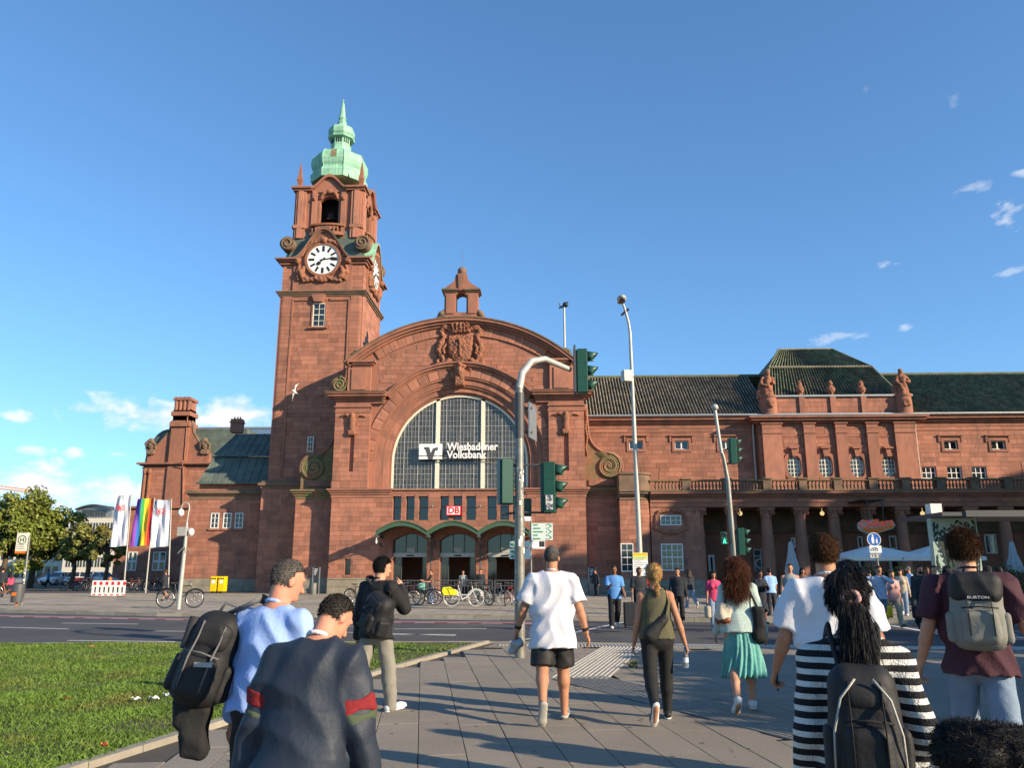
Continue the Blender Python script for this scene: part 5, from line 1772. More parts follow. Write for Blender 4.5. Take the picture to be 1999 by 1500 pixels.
A = [((sx0 + sx1) / 2 + 0.5 * math.cos(t * math.pi / 12), zk2(1101) + 0.42 * math.sin(t * math.pi / 12)) for t in range(25)]
B = [((sx0 + sx1) / 2 + 0.36 * math.cos(t * math.pi / 12), zk2(1101) + 0.28 * math.sin(t * math.pi / 12)) for t in range(25)]
f.strip(A, B, yk_ - 0.16, yk_ - 0.125)
f.build('round_badge', 'pole_grey', shp)
mk('lamp_glow', (1.0, 0.72, 0.3), 0.4, 0.0, emit=0.55)
for px in (1445, 1605, 1801):
 p = at(px, 1003, YF + 1.6)
 o = MB().ball((p.x, p.y, p.z), 0.16, 12, 8)
 o.cyl((p.x, p.y, p.z + 0.1), (p.x, p.y, z_arch), 0.02, n=5)
 ob = o.build('lamp', 'lamp_glow', rw, smooth=True)
z_e = zr_(815, YU, 1300)
uop = []
small = [(1228, 1255), (1317, 1344), (1404, 1431), (1842, 1869), (1934, 1962)]
for a, b in small:
 Yq = YU
 uop.append((xr_(a, 868, Yq), xr_(b, 868, Yq), zr_(878, Yq, a), zr_(861, Yq, a)))
low = [(1800, 1828), (1849, 1878), (1897, 1926)]
for a, b in low:
 uop.append((xr_(a, 922, YU), xr_(b, 922, YU), zr_(935, YU, a), zr_(912, YU, a)))
ux0 = XA + HW - 0.5
pvx0, pvx1 = xr_(1483, 880, YV), xr_(1792, 880, YV)
um = MB()
wall(um, ux0, XE, z_bb - 0.1, z_e - 0.2, YU, YU + 0.5, uop)
um.box(ux0, XE, YU + 0.9, YU + 12, 0, z_e - 0.2)
um.build('upper_wall', 'mortar', rw)
recess = [(xr_(1232, 922, YU), xr_(1250, 922, YU), z_bb, zr_(914, YU)), (xr_(1264, 922, YU), xr_(1286, 922, YU), z_bb, zr_(914, YU)), (xr_(1968, 922, YU), xr_(1996, 922, YU), z_bb, zr_(911, YU))]
ashlar(rw, ux0, pvx0, z_bb, z_e - 0.9, YU, uop + recess, single=60, seed=111)
ashlar(rw, pvx1, 42, z_bb, z_e - 0.9, YU, uop + recess, single=40, seed=112)
ubd = MB()
for a, b in ((ux0, pvx0), (pvx1, XE)):
 for dz0, dz1, p in ((-0.9, -0.82, 0.05), (-0.82, -0.5, 0.0), (-0.62, -0.5, 0.1), (-0.5, -0.3, 0.25), (-0.3, -0.12, 0.5), (-0.12, 0.0, 0.62)):
  ubd.box(a, b, YU - p - 0.012, YU + 0.6, z_e + dz0, z_e + dz1)
 ubd.box(a, b, YU - 0.06, YU + 0.1, z_e - 1.22, z_e - 1.16)
ubd.build('eaves_cornice', 'sandstone_smooth', rw)
for i, (a, b, p, q) in enumerate(uop):
 window(rw, a, b, p, q, YU + 0.12, 2 if i < 5 else 3, 1 if i < 5 else 2, heavy=((1,), ()) if i < 5 else None, bar=0.06)
 if i < 5:
  s_ = MB()
  m_ = 0.2
  wall(s_, a - m_, b + m_, p - m_, q + m_, YU - 0.09, YU + 0.01, [(a, b, p, q)])
  s_.box(a - m_ - 0.22, b + m_ + 0.22, YU - 0.2, YU + 0.01, q + m_ + 0.16, q + m_ + 0.26)
  s_.box(a - m_ - 0.2, a - m_ - 0.06, YU - 0.12, YU + 0.01, q - 0.1, q + m_ + 0.16)
  s_.box(b + m_ + 0.06, b + m_ + 0.2, YU - 0.12, YU + 0.01, q - 0.1, q + m_ + 0.16)
  s_.build('window_surround', 'sandstone_smooth', rw)
MB().box(ux0, XE, YU - 0.75, YU - 0.6, z_e - 0.02, z_e + 0.1).build('gutter', 'zinc', rw)
def tile_slope(p00, p10, p01, p11, name, mat, parent, colw=0.24, rows=26, clip=None):
 p00, p10, p01, p11 = [Vector(p) for p in (p00, p10, p01, p11)]
 wid = max((p10 - p00).length, (p11 - p01).length)
 nc = int(wid / colw)
 nrm = (p10 - p00).cross(p01 - p00).normalized()
 mb = MB()
 for r_ in range(rows):
  v0, v1 = r_ / rows, (r_ + 1) / rows
  for c in range(nc):
   u0, um_, u1 = c / nc, (c + 0.28) / nc, (c + 0.56) / nc
   def pt(u, v):
    return (p00 + (p10 - p00) * u) * (1 - v) + (p01 + (p11 - p01) * u) * v
   a = [pt(u0, v0) + nrm * 0.02, pt(um_, v0) + nrm * 0.12, pt(u1, v0) + nrm * 0.02, pt(u1, v1), pt(um_, v1) + nrm * 0.10, pt(u0, v1)]
   mb.add(a, [(0, 1, 4, 5), (1, 2, 3, 4)])
 base = [p00, p10, p11, p01]
 o = mb.build(name, mat, parent, kind='stuff')
 MB().add(base, [(0, 1, 2, 3)]).build('furrow_shade', 'dark_interior', parent)  # near-black sheet under the tiles; furrow shade is put into its colour
 return o
yr = YU + 5.6
z_rg = at(1300, 737, yr).z
ye = YU - 0.6
tile_slope((ux0 - 0.3, ye, z_e), (pvx0 + 1.2, ye, z_e), (ux0 - 0.3, yr, z_rg), (pvx0 + 1.2, yr, z_rg), 'roof_tiles', 'roof_tile', rw, colw=0.25, rows=18)
tile_slope((pvx1 - 1.0, ye, z_e), (XE, ye, z_e), (pvx1 - 1.0, yr, z_rg), (XE, yr, z_rg), 'roof_tiles', 'roof_tile_green', rw, colw=0.25, rows=18)
rg = MB()
rg.tube([(ux0 - 0.3, yr, z_rg + 0.05), (XE, yr, z_rg + 0.05)], 0.16, 8)
rg.add([(ux0, yr, z_rg), (XE, yr, z_rg), (XE, YU + 12, z_e), (ux0, YU + 12, z_e)], [(0, 1, 2, 3)])
rg.build('roof_ridge', 'roof_tile_green', rw)
pm = MB()
z_v = zr_(815, YV, 1630)
vw = []
for c in (1550.5, 1612, 1673.5, 1735.5):
 vw.append((xr_(c - 13, 912, YV), xr_(c + 13, 912, YV), zr_(932, YV, c), zr_(891, YV, c)))
wall(pm, pvx0, pvx1, z_bb - 0.1, z_v - 0.2, YV, YU - 0.002, vw)
pm.build('pavilion_wall', 'mortar', rw)
def nearw(x, z):
 for a, b, p, q in vw:
  if a - 0.32 < x < b + 0.32 and p - 0.32 < z < q + 0.7:
   return False
 return True
ashlar(rw, pvx0, pvx1, z_bb, z_v - 1.0, YV, [(a - 0.3, b + 0.3, p - 0.3, q + 0.3) for a, b, p, q in vw], single=80, seed=121)
pil = [xr_(x, 880, YV) for x in (1508, 1581, 1643, 1704, 1767)]
for i, x in enumerate(pil):
 wds = [(-0.75, 0.75)] if i in (0, 4) else [(-0.42, 0.42)]
 pq = MB()
 for a, b in wds:
  pq.box(x + a, x + b, YV - 0.28, YV, z_bb, z_v - 0.9)
  pq.box(x + a - 0.08, x + b + 0.08, YV - 0.36, YV, z_bb, z_bb + 0.5)
 pq.build('pilaster', 'sandstone', rw)
 pq = MB()
 for a, b in wds:
  pq.box(x + a - 0.06, x + b + 0.06, YV - 0.34, YV, z_v - 1.3, z_v - 1.22)
  pq.box(x + a - 0.02, x + b + 0.02, YV - 0.31, YV, z_v - 0.9, z_v - 0.55)
  pq.box(x + a - 0.1, x + b + 0.1, YV - 0.4, YV, z_v - 0.56, z_v - 0.46)
 pq.build('pilaster_cap', 'sandstone_smooth', rw)
pcn = MB()
for dz0, dz1, p in ((-0.9, -0.5, 0.02), (-0.46, -0.3, 0.3), (-0.3, -0.12, 0.62), (-0.12, 0.04, 0.8)):
 pcn.box(pvx0 - p, pvx1 + p, YV - p, YU + 0.5, z_v + dz0, z_v + dz1)
pcn.build('pavilion_cornice', 'sandstone_smooth', rw)
MB().box(pvx0 - 0.85, pvx1 + 0.85, YV - 0.85, YV - 0.3, z_v + 0.04, z_v + 0.1).build('gutter', 'zinc', rw)
for i, (a, b, p, q) in enumerate(vw):
 xm, hw = (a + b) / 2, (b - a) / 2
 window(rw, a, b, p, q, YV + 0.1, 4, 5, frame='cream_paint', bar=0.04, fr=0.06, heavy=((2,), ()), arch=0.0)
 s_ = MB()     # rounded stone surround fills the corners of the opening
 n = 8
 for zt_, sg in ((q, 1), (p, -1)):
  arcp = [(xm - hw + 2 * hw * k / n, zt_ - sg * 0.42 * abs(2 * k / n - 1) ** 2.6) for k in range(n + 1)]
  s_.strip(arcp, [(x, zt_ + sg * 0.001) for x, z in arcp], YV - 0.02, YV + 0.14)
 outer, inner = [], []
 for k in range(33):
  t = 2 * math.pi * k / 32
  cx, cz = math.cos(t), math.sin(t)
  ex = 3.2
  qn = (abs(cx) ** ex + abs(cz) ** ex) ** (-1 / ex)
  inner.append((xm + (hw + 0.02) * cx * qn, (p + q) / 2 + ((q - p) / 2 + 0.02) * cz * qn))
  outer.append((xm + (hw + 0.26) * cx * qn, (p + q) / 2 + ((q - p) / 2 + 0.26) * cz * qn))
 s_.strip(outer, inner, YV - 0.1, YV + 0.02)
 s_.prism([(xm - 0.12, q - 0.05), (xm + 0.12, q - 0.05), (xm + 0.2, q + 0.55), (xm - 0.2, q + 0.55)], YV - 0.25, YV)
 s_.box(xm - 0.34, xm + 0.34, YV - 0.36, YV, q + 0.55, q + 0.68)
 s_.build('window_surround', 'sandstone_smooth', rw)
 pn = MB()
 z0_, z1_ = q + 0.72, z_v - 1.45
 wall(pn, xm - 0.72, xm + 0.72, z0_, z1_, YV - 0.07, YV + 0.005, [(xm - 0.62, xm + 0.62, z0_ + 0.1, z1_ - 0.1)])
 pn.build('panel_frame', 'sandstone_smooth', rw)
z_at = zr_(771, YV, 1630)
ab = MB()
ax0, ax1 = xr_(1487, 790, YV), xr_(1782, 790, YV)
ab.box(ax0, ax1, YV + 0.25, YV + 0.9, z_v + 0.04, z_at)
ab.build('attic_wall', 'mortar', rw)
ashlar(rw, ax0, ax1, z_v + 0.1, z_at - 0.12, YV + 0.25, single=30, seed=131, course=0.4)
ac = MB()
ac.box(ax0 - 0.1, ax1 + 0.1, YV + 0.05, YV + 1.0, z_at - 0.12, z_at + 0.02)
ac.build('attic_coping', 'zinc', rw)
urn_px = (1567, 1628, 1688.5)
for px in urn_px:
 x = xr_(px, 790, YV)
 u = MB()
 u.box(x - 0.22, x + 0.22, YV + 0.08, YV + 0.4, z_v + 0.05, z_at)
 u.build('attic_pedestal', 'sandstone', rw)
 s_ = SDF()
 s_.cap((x, YV + 0.45, z_at), (x, YV + 0.45, z_at + 0.15), 0.22, 0.18)
 s_.ell((x, YV + 0.45, z_at + 0.5), (0.34, 0.32, 0.36), k=0.06)
 s_.ell((x, YV + 0.45, z_at + 0.95), (0.2, 0.2, 0.26), k=0.06)
 s_.ell((x, YV + 0.45, z_at + 1.18), 0.1, k=0.04)
 blob(s_, 'urn', 'carved_stone', rw, 0.05, amp=0.02, warp=lambda a, b, c: 0.025 * np.sin(a * 22) * np.sin(c * 17))
for px in (1501, 1765):
 x = xr_(px, 780, YV)
 b = MB()
 b.lathe((x, YV + 0.2, z_v + 0.04), [(0.72, 0), (0.72, 0.2), (0.62, 0.3), (0.62, 1.15), (0.58, 1.5), (0.66, 1.62), (0.66, 1.75)], 16)
 b.build('statue_pedestal', 'sandstone_smooth', rw, smooth=0.6)
 zz = z_v + 1.79
 f = SDF()
 f.cap((x, YV + 0.2, zz), (x, YV + 0.2, zz + 0.5), 0.5, 0.42, k=0.08)
 f.cap((x, YV + 0.15, zz + 0.4), (x + 0.03, YV + 0.15, zz + 1.35), 0.38, 0.34, k=0.08)
 f.ell((x + 0.02, YV + 0.1, zz + 1.85), (0.2, 0.22, 0.26), k=0.06)
 f.curve([(x - 0.36, YV + 0.1, zz + 1.4), (x - 0.52, YV, zz + 0.95), (x - 0.25, YV - 0.15, zz + 0.8)], [0.14, 0.12, 0.1], 0.05)
 f.curve([(x + 0.38, YV + 0.1, zz + 1.4), (x + 0.5, YV, zz + 1.0), (x + 0.3, YV - 0.2, zz + 0.95)], [0.14, 0.12, 0.1], 0.05)
 f.curve([(x - 0.6, YV + 0.3, zz + 0.1), (x - 0.5, YV + 0.3, zz + 0.9)], [0.25, 0.15], 0.08)
 f.ell((x, YV - 0.45, zz - 0.75), (0.3, 0.1, 0.34), k=0.03)
 blob(f, 'statue', 'carved_stone', rw, 0.055, amp=0.04, warp=lambda a, b, c: 0.03 * np.sin(a * 13 + 2 * np.sin(c * 4)) + 0.015 * np.sin(c * 19))
 cl = SDF()
yl0, yl1, yl2 = YV + 0.5, YV + 3.2, YV + 6.5
zz0 = z_at - 0.1
L0, R0 = at(1507, 768, yl0), at(1751, 768, yl0)
k1l, k1r = at(1506, 718, yl1), at(1708, 718, yl1)
t2l, t2r = at(1529, 683, yl2), at(1640, 683, yl2)
zA_, zB_ = (k1l.z + k1r.z) / 2, (t2l.z + t2r.z) / 2
cx_ = (L0.x + R0.x) / 2
hw0 = (R0.x - L0.x) / 2 + 0.35
hw1 = hw0 - 1.0
hw2 = 2.3
tile_slope((cx_ - hw0, yl0, zz0), (cx_ + hw0, yl0, zz0), (cx_ - hw1, yl1, zA_), (cx_ + hw1, yl1, zA_), 'roof_tiles', 'roof_tile_green', rw, colw=0.25, rows=10)
tile_slope((cx_ - hw1 - 0.1, yl1 - 0.15, zA_), (cx_ + hw1 + 0.1, yl1 - 0.15, zA_), (cx_ - hw2, yl2, zB_), (cx_ + hw2, yl2, zB_), 'roof_tiles', 'roof_tile_green', rw, colw=0.25, rows=10)
bkq = 2 * yl2 - yl0
for s in (-1, 1):
 A, B, C_, D_ = (cx_ + s * hw0, bkq, zz0), (cx_ + s * hw0, yl0, zz0), (cx_ + s * hw2, yl2, zB_), (cx_ + s * hw1, yl1, zA_)
 hs = MB().add([A, B, D_, C_, (cx_ + s * hw1, bkq - 2.7, zA_)], [(0, 1, 2, 3, 4)])
 hs.tube([B, D_, C_], 0.13, 6)
 hs.build('hip', 'roof_tile_green', rw)
hs = MB()
hs.tube([(cx_ - hw2, yl2, zB_), (cx_ + hw2, yl2, zB_)], 0.14, 6)
hs.tube([(cx_ - hw1, yl1 - 0.1, zA_ + 0.05), (cx_ + hw1, yl1 - 0.1, zA_ + 0.05)], 0.09, 6)
hs.add([(cx_ - hw0, bkq, zz0), (cx_ + hw0, bkq, zz0), (cx_ + hw2, yl2, zB_), (cx_ - hw2, yl2, zB_)], [(0, 1, 2, 3)])
hs.build('roof_ridge', 'roof_tile', rw)
for px, x_off in ((1482, -0.12), (1797, 0.12)):
 x = xr_(px, 880, YU) if px < 1600 else xr_(px, 880, YV)
 d = MB()
 yy = YU - 0.15
 x = pvx0 - 0.25 if px < 1600 else pvx1 + 0.25
 d.tube([(x, yy - 0.3, z_e - 0.2), (x, yy - 0.05, z_e - 1.0), (x, yy, z_e - 1.2), (x, yy, z_bb)], 0.085, 8)
 d.build('drain_pipe', 'pole_grey', rw, smooth=0.8)
p = at(1100, 600, YC + 0.6)
q = at(1103, 712, YC + 0.6)
mast = thing('roof_mast', 'thin pale mast with dark camera head at the right gable foot', 'mast', (q.x, q.y, z_cor))
MB().cyl((q.x, q.y, z_cor + 0.05), (q.x, q.y, p.z), 0.11, 0.07, 8).build('pole', 'pole_grey', mast, smooth=0.8)
hh = MB()
hh.tube([(q.x - 0.35, q.y, p.z + 0.35), (q.x - 0.3, q.y, p.z), (q.x, q.y, p.z - 0.05)], 0.05, 6)
hh.ball((q.x + 0.1, q.y, p.z + 0.2), 0.22, 10, 8)
hh.tube([(q.x - 0.4, q.y, p.z - 0.1), (q.x + 0.3, q.y, p.z + 0.4)], 0.06, 6)
hh.build('camera_head', 'black_metal', mast, smooth=0.8)
# ------------------------------------------------------------------ ground, road, pavements, lawn
def struct(name, mb, mat, kind='structure', smooth=False):
 o = mb.build(name, mat, None, smooth=smooth)
 o['kind'] = kind
 return o
gm0 = MB()
gm0.add([(-900, -200, -0.16), (900, -200, -0.16), (900, 1500, -0.16), (-900, 1500, -0.16)], [(0, 1, 2, 3)])
struct('ground', gm0, 'asphalt')
KF = [(-140, 36), (-45, 35.5), (-22.9, 34.2), (-15, 31.7), (-9.7, 31.1), (-5.7, 30.8), (1.5, 29.6), (6, 28.75), (14, 28.0), (40, 27.2), (140, 26.4)]
KN = [(-140, 17.5), (-30, 18.3), (-12.3, 18.6), (-8.5, 19.0), (-1.25, 19.5), (3.9, 18.9), (9.0, 18.6), (40, 18.2), (140, 18)]
rd = MB()
rd.add([(x, y, -0.12) for x, y in KN] + [(x, y, -0.12) for x, y in KF[::-1]], [tuple(range(len(KN) + len(KF)))])
struct('road', rd, 'asphalt')
fc = MB()
fc.add([(x, y + 0.18, 0.0) for x, y in KF] + [(140, 140, 0), (-140, 140, 0)], [tuple(range(len(KF) + 2))])
struct('station_forecourt', fc, 'paving_joint')
sl2 = MB()     # forecourt slabs: too small to pick apart from here, still laid as slabs
rr = random.Random(9)
def ykf(x):
 for (a, b), (c, d) in zip(KF[:-1], KF[1:]):
  if a <= x <= c:
   return b + (d - b) * (x - a) / (c - a)
 return 30
yy = 28.4
row = 0
while yy < 58.4:
 dy = 0.5 if yy < 45 else 0.8
 x = -52 + (row % 2) * 0.5
 while x < 46:
  e = x + (1.0 if yy < 45 else 1.6)
  if yy > ykf((x + e) / 2) + 0.2 and not (yy > 57.4 and abs((x + e) / 2 - XA) < 14):
   z = 0.004 + rr.uniform(0, 0.003)
   sl2.add([(x + 0.012, yy + 0.012, z), (e - 0.012, yy + 0.012, z), (e - 0.012, yy + dy - 0.012, z), (x + 0.012, yy + dy - 0.012, z)], [(0, 1, 2, 3)])
  x = e
 yy += dy
 row += 1
o = sl2.build('forecourt_paving', 'far_paving', None)
tag(o, 'small worn grey-brown slabs covering the station forecourt', 'paving', kind='stuff')
pavement_parent = None
near = thing('near_pavement', 'broad slab pavement in the foreground', 'pavement')
near['kind'] = 'structure'
fark = thing('far_kerb', 'pale kerb along the far side of the road', 'kerb')
fark['kind'] = 'structure'
def kerb_line(parent, pts, z0, z1, w, ln, mat='kerb_stone', xlim=60):
 for (a, b), (c, d) in zip(pts[:-1], pts[1:]):
  A, B = Vector((a, b, 0)), Vector((c, d, 0))
  L_ = (B - A).length
  n = max(1, round(L_ / ln))
  t = (B - A) / L_
  pn = Vector((-t.y, t.x, 0))
  for i in range(n):
   m = A + t * L_ * (i + 0.5) / n
   if abs(m.x) > xlim:
    continue
   o = add_obj('kerb_stone', unit_mesh(mat), parent)
   o.location = (m.x + pn.x * w / 2, m.y + pn.y * w / 2, (z0 + z1) / 2 + rnd.uniform(-0.004, 0.004))
   o.scale = (L_ / n - 0.012, w, z1 - z0)
   o.rotation_euler = (0, 0, math.atan2(t.y, t.x))
kerb_line(fark, KF, -0.13, 0.012, 0.18, 1.0, xlim=34)
kerb_line(near, [(c, d) for c, d in KN][::-1], -0.13, 0.008, 0.16, 1.0, xlim=20)
bed = MB()
GE = [(-1.30, 19.3), (-2.67, 13.72), (-3.02, 11.53), (-3.58, 8.51), (-3.85, 7.16), (-4.2, 4.0), (-5.5, -3.0)]   # lawn edge
bed.add([(x, y - 0.01, -0.03) for x, y in KN] + [(140, -60, -0.03), (-140, -60, -0.03)], [tuple(range(len(KN) + 1, -1, -1))])
b_ = bed.build('bedding', 'paving_joint', near)
def gex(y):
 for (a, b), (c, d) in zip(GE[:-1], GE[1:]):
  if d <= y <= b:
   return c + (a - c) * (y - d) / (b - d)
 return GE[-1][0] if y < GE[-1][1] else 99
ang = R(8.5)
ca_, sa_ = math.cos(ang), math.sin(ang)
SW, SLN = 0.43, 0.86
def slab_ok(x, y):
 if y > 18.05 - max(0, x) * 0.03:
  return False
 return y < 19.2 and x > gex(y) + 0.22 if y < 19.3 else False
def in_tact(x, y):
 def seg(a, b, w):
  A, B, P_ = Vector(a), Vector(b), Vector((x, y))
  t = max(0, min(1, (P_ - A).dot(B - A) / (B - A).length_squared))
  return (P_ - A - (B - A) * t).length < w
 return any(seg(a, b, w) for a, b, w in TACT)
TACT = [((0.5, 13.0), (1.6, 18.0), 0.47), ((0.5, 13.0), (2.9, 8.4), 0.47), ((2.9, 8.4), (4.6, 5.2), 0.47)]
cand = []
for i in range(-40, 60):
 off = (i % 2) * SLN / 2 + 0.13 * ((i * 7) % 3)
 for j in range(-2, 30):
  u, v = i * SW, j * SLN + off
  cx, cy = (u + SW / 2) * ca_ - (v + SLN / 2) * sa_, (u + SW / 2) * sa_ + (v + SLN / 2) * ca_
  if cx < -6 or cx > 16 or cy < -1.5:
   continue
  if not slab_ok(cx - 0.1, cy) or in_tact(cx, cy):
   continue
  cand.append((cx, cy))
def inview(c):
 x, y = c
 d = x * math.sin(-YAW) * -1 if False else 0
 return y > 6.3 and -0.72 * y < x + 0.04 * y < 0.70 * y
vis = sorted([c for c in cand if inview(c)], key=lambda c: c[1])
single, rest = vis[:300], vis[300:] + [c for c in cand if not inview(c)]
me = bpy.data.meshes.new('paving_slab')
sb_ = MB()
hx_, hy_, bz = SW / 2 - 0.0035, SLN / 2 - 0.002, 0.004
sb_.add([(-hx_, -hy_, -0.03), (hx_, -hy_, -0.03), (hx_, hy_, -0.03), (-hx_, hy_, -0.03), (-hx_, -hy_, -bz), (hx_, -hy_, -bz), (hx_, hy_, -bz), (-hx_, hy_, -bz),
   (-hx_ + .003, -hy_ + .003, 0), (hx_ - .003, -hy_ + .003, 0), (hx_ - .003, hy_ - .003, 0), (-hx_ + .003, hy_ - .003, 0)],
  [(0, 1, 5, 4), (1, 2, 6, 5), (2, 3, 7, 6), (3, 0, 4, 7), (4, 5, 9, 8), (5, 6, 10, 9), (6, 7, 11, 10), (7, 4, 8, 11), (8, 9, 10, 11)])
me.from_pydata(sb_.v, [], sb_.f)
me.materials.append(MAT['paving'])
for cx, cy in single:
 o = add_obj('paving_slab', me, near)
 o.location = (cx, cy, rnd.uniform(-0.003, 0.003))
 o.rotation_euler = (rnd.uniform(-.003, .003), rnd.uniform(-.003, .003), ang)
rs = MB()
for cx, cy in rest:
 z = rnd.uniform(-0.003, 0.003)
 rs.add([(cx + v[0] * ca_ - v[1] * sa_, cy + v[0] * sa_ + v[1] * ca_, v[2] + z) for v in sb_.v], sb_.f)
rs.build('paving_slabs', 'paving', near, kind='stuff')
mk('gum', (0.10, 0.09, 0.075), 0.9, 0.3, 20, island=0.4)
gum = MB()
for k in range(260):
 gy = 6.5 + 11 * rnd.random() ** 1.3
 gx_ = gex(gy) + 0.4 + rnd.random() * (gy * 0.95)
 r_ = rnd.uniform(0.008, 0.022) * (2.2 if k % 17 == 0 else 1)
 gum.add([(gx_ + r_ * rnd.uniform(.7, 1.2) * math.cos(t), gy + r_ * rnd.uniform(.7, 1.2) * math.sin(t), 0.0065) for t in [q * math.pi / 4 for q in range(8)]], [tuple(range(8))])
gum.build('gum_spots', 'gum', near, kind='stuff')
mk('tactile_shaded', (0.235, 0.215, 0.18), 0.85, 0.16, 6, 0.3, 60)  # dimmer copy of tactile; shade on the second strip is put into its colour
def guide_mesh(base, rib):
 t = MB()
 t.box(-0.147, 0.147, -0.147, 0.147, -0.03, -0.002)
 t.cur = 1
 for i in range(4):
  x = -0.147 + 0.294 * (i + 0.5) / 4
  t.prism([(x - 0.022, -0.002), (x + 0.022, -0.002), (x + 0.015, 0.008), (x - 0.015, 0.008)][::-1], -0.147, 0.147)
 me = bpy.data.meshes.new('guide_tile')
 me.from_pydata(t.v, [], t.f)
 me.materials.append(MAT[base])
 me.materials.append(MAT[rib])
 me.polygons.foreach_set('material_index', t.mi)
 return me
tme, tme2 = guide_mesh('paving', 'tactile'), guide_mesh('paving_joint', 'tactile_shaded')  # second mesh has its shade painted in, base and ribs alike
gs = thing('guide_strip', 'ribbed tactile paving strip leading to the crossing', 'tactile paving')
gs['kind'] = 'structure'
for q, (a, b, w) in enumerate(TACT):
 A, B = Vector((*a, 0)), Vector((*b, 0))
 t = (B - A).normalized()
 pn = Vector((-t.y, t.x, 0))
 n = int((B - A).length / 0.3)
 for i in range(n + 1):
  for k in (-1, 0, 1):
   m = A + t * (i * 0.3 + 0.1) + pn * k * 0.3
   o = add_obj('guide_tile', tme if q == 0 else tme2, gs)
   o.location = (m.x, m.y, 0.003 + 0.001 * q)
   o.rotation_euler = (0, 0, math.atan2(t.y, t.x) - math.pi / 2)
for a, b, w in TACT:
 t = (Vector((*b, 0)) - Vector((*a, 0))).normalized()
 n_ = Vector((-t.y, t.x, 0)) * 0.85
 A, B = Vector((*a, -0.006)) - t * 0.4, Vector((*b, -0.006)) + t * 0.4
 MB().add([A - n_, B - n_, B + n_, A + n_], [(0, 1, 2, 3)]).build('strip_bed', 'paving', near)
kx_ = -0.9
while kx_ < 12:
 for k in range(2 if kx_ > 0.2 else 1):
  yk2 = 18.9 - 0.05 * max(0, kx_ - 3.9) - 0.35 - 0.3 * k + (0.04 * (kx_ + 1) if kx_ < 3.9 else 0.1)
  if yk2 > 18.05 - max(0, kx_) * 0.03 - 0.2:
   o = add_obj('guide_tile', tme, gs)
   o.location = (kx_, min(yk2, 18.85), 0.001)
   o.rotation_euler = (0, 0, 0)
 kx_ += 0.3
fill = MB()
xs = [-1.2, 3.9, 9, 16]
fill.add([(-1.35, 18.0, -0.006), (16, 17.5, -0.006), (16, 18.42, -0.006), (9, 18.6, -0.006), (3.9, 18.88, -0.006), (-1.1, 19.3, -0.006)], [(0, 1, 2, 3, 4, 5)])
fill.build('edge_paving', 'paving', near)
rm = thing('road_markings', 'painted white and red lane markings on the road', 'road markings')
rm['kind'] = 'structure'
def rline(pts, w, mat, z=-0.116):
 m = MB()
 for A, B in zip(pts[:-1], pts[1:]):
  A, B = Vector((A[0], A[1], 0)), Vector((B[0], B[1], 0))
  t = (B - A).normalized()
  pn = Vector((-t.y, t.x, 0)) * w / 2
  m.add([(*(A - pn).xy, z), (*(B - pn).xy, z), (*(B + pn).xy, z), (*(A + pn).xy, z)], [(0, 1, 2, 3)])
 m.build('marking', mat, rm)
def G2(x, y):
 p = gnd(x, y, -0.12)
 return (p.x, p.y)
red = [G2(x, y) for x, y in ((-300, 1196), (0, 1203.5), (200, 1207.5), (400, 1211), (600, 1213.5), (800, 1215.5), (960, 1217), (1090, 1218.5))]
rline(red, 0.42, 'red_paint')
rline([(x, y + 0.32) for x, y in red], 0.12, 'line_paint', -0.115)
i = 0
x = -26.0
for k in range(22):
 a = -24 + k * 1.15
 y0_ = np.interp(a, [p[0] for p in red], [p[1] for p in red])
 y1_ = np.interp(a + 0.7, [p[0] for p in red], [p[1] for p in red])
 rline([(a, y0_ - 0.3), (a + 0.7, y1_ - 0.3)], 0.12, 'line_paint', -0.115)
for a, b in (((0, 1225.5), (133, 1229)), ((121, 1217.5), (270, 1219.5)), ((300, 1233.2), (640, 1235.5)), ((132, 1251.5), (342, 1254)), ((560, 1232), (890, 1242)), ((770, 1229), (950, 1228.5)), ((760, 1239.5), (890, 1240)), ((560, 1224.5), (700, 1224)), ((780, 1209), (975, 1212))):
 rline([G2(*a), G2(*b)], 0.13, 'line_paint')
rline([G2(965, 1258), G2(1120, 1236), G2(1225, 1214)], 0.12, 'line_paint')
rline([G2(1740, 1222), G2(1999, 1268)], 0.2, 'line_paint')
for k in range(5):
 a = G2(1915 + 30 * k, 1232 + 6 * k)
 rline([a, (a[0] + 0.25, a[1] - 0.5)], 0.25, 'line_paint')
rline([(-60, 20.0), (-13.5, 19.9)], 0.12, 'line_paint')
rline([gnd(350, 1197).xy, gnd(470, 1174).xy], 0.10, 'tactile', 0.012)
rline([gnd(250, 1192).xy, gnd(560, 1196).xy], 0.12, 'tactile', 0.012)
ly = [(x, y) for x, y in KN if x < -1.3]
lawn = MB()
le = [(-60, ly[1][1] - 0.12)] + [(x, y - 0.16) for x, y in ly[1:]] + [(GE[0][0] - 0.05, GE[0][1] - 0.1)] + [(x - 0.05, y) for x, y in GE[1:]] + [(-60, -3)]
lawn.add([(x, y, 0.008) for x, y in le], [tuple(range(len(le) - 1, -1, -1))])
struct('lawn_soil', lawn, 'soil')
led = thing('lawn_edging', 'narrow stone edging between lawn and pavement', 'kerb')
led['kind'] = 'structure'
kerb_line(led, [(a, b) for a, b in GE][::-1], -0.05, 0.035, 0.12, 0.9)
mk('grass_blade', (0.092, 0.16, 0.022), 0.6, 0.35, 0.9, rgb2=(0.17, 0.165, 0.04), mixscale=0.8, mixlo=0.54, mixhi=0.72, island=0.4, spec=0.3)
def lawn_in(x, y):
 if y > 19.3:
  return False
 top = np.interp(x, [p[0] for p in ly], [p[1] for p in ly]) - 0.2
 return y < top and x < gex(y) - 0.06
rng = np.random.default_rng(3)
gv, gf = [], []
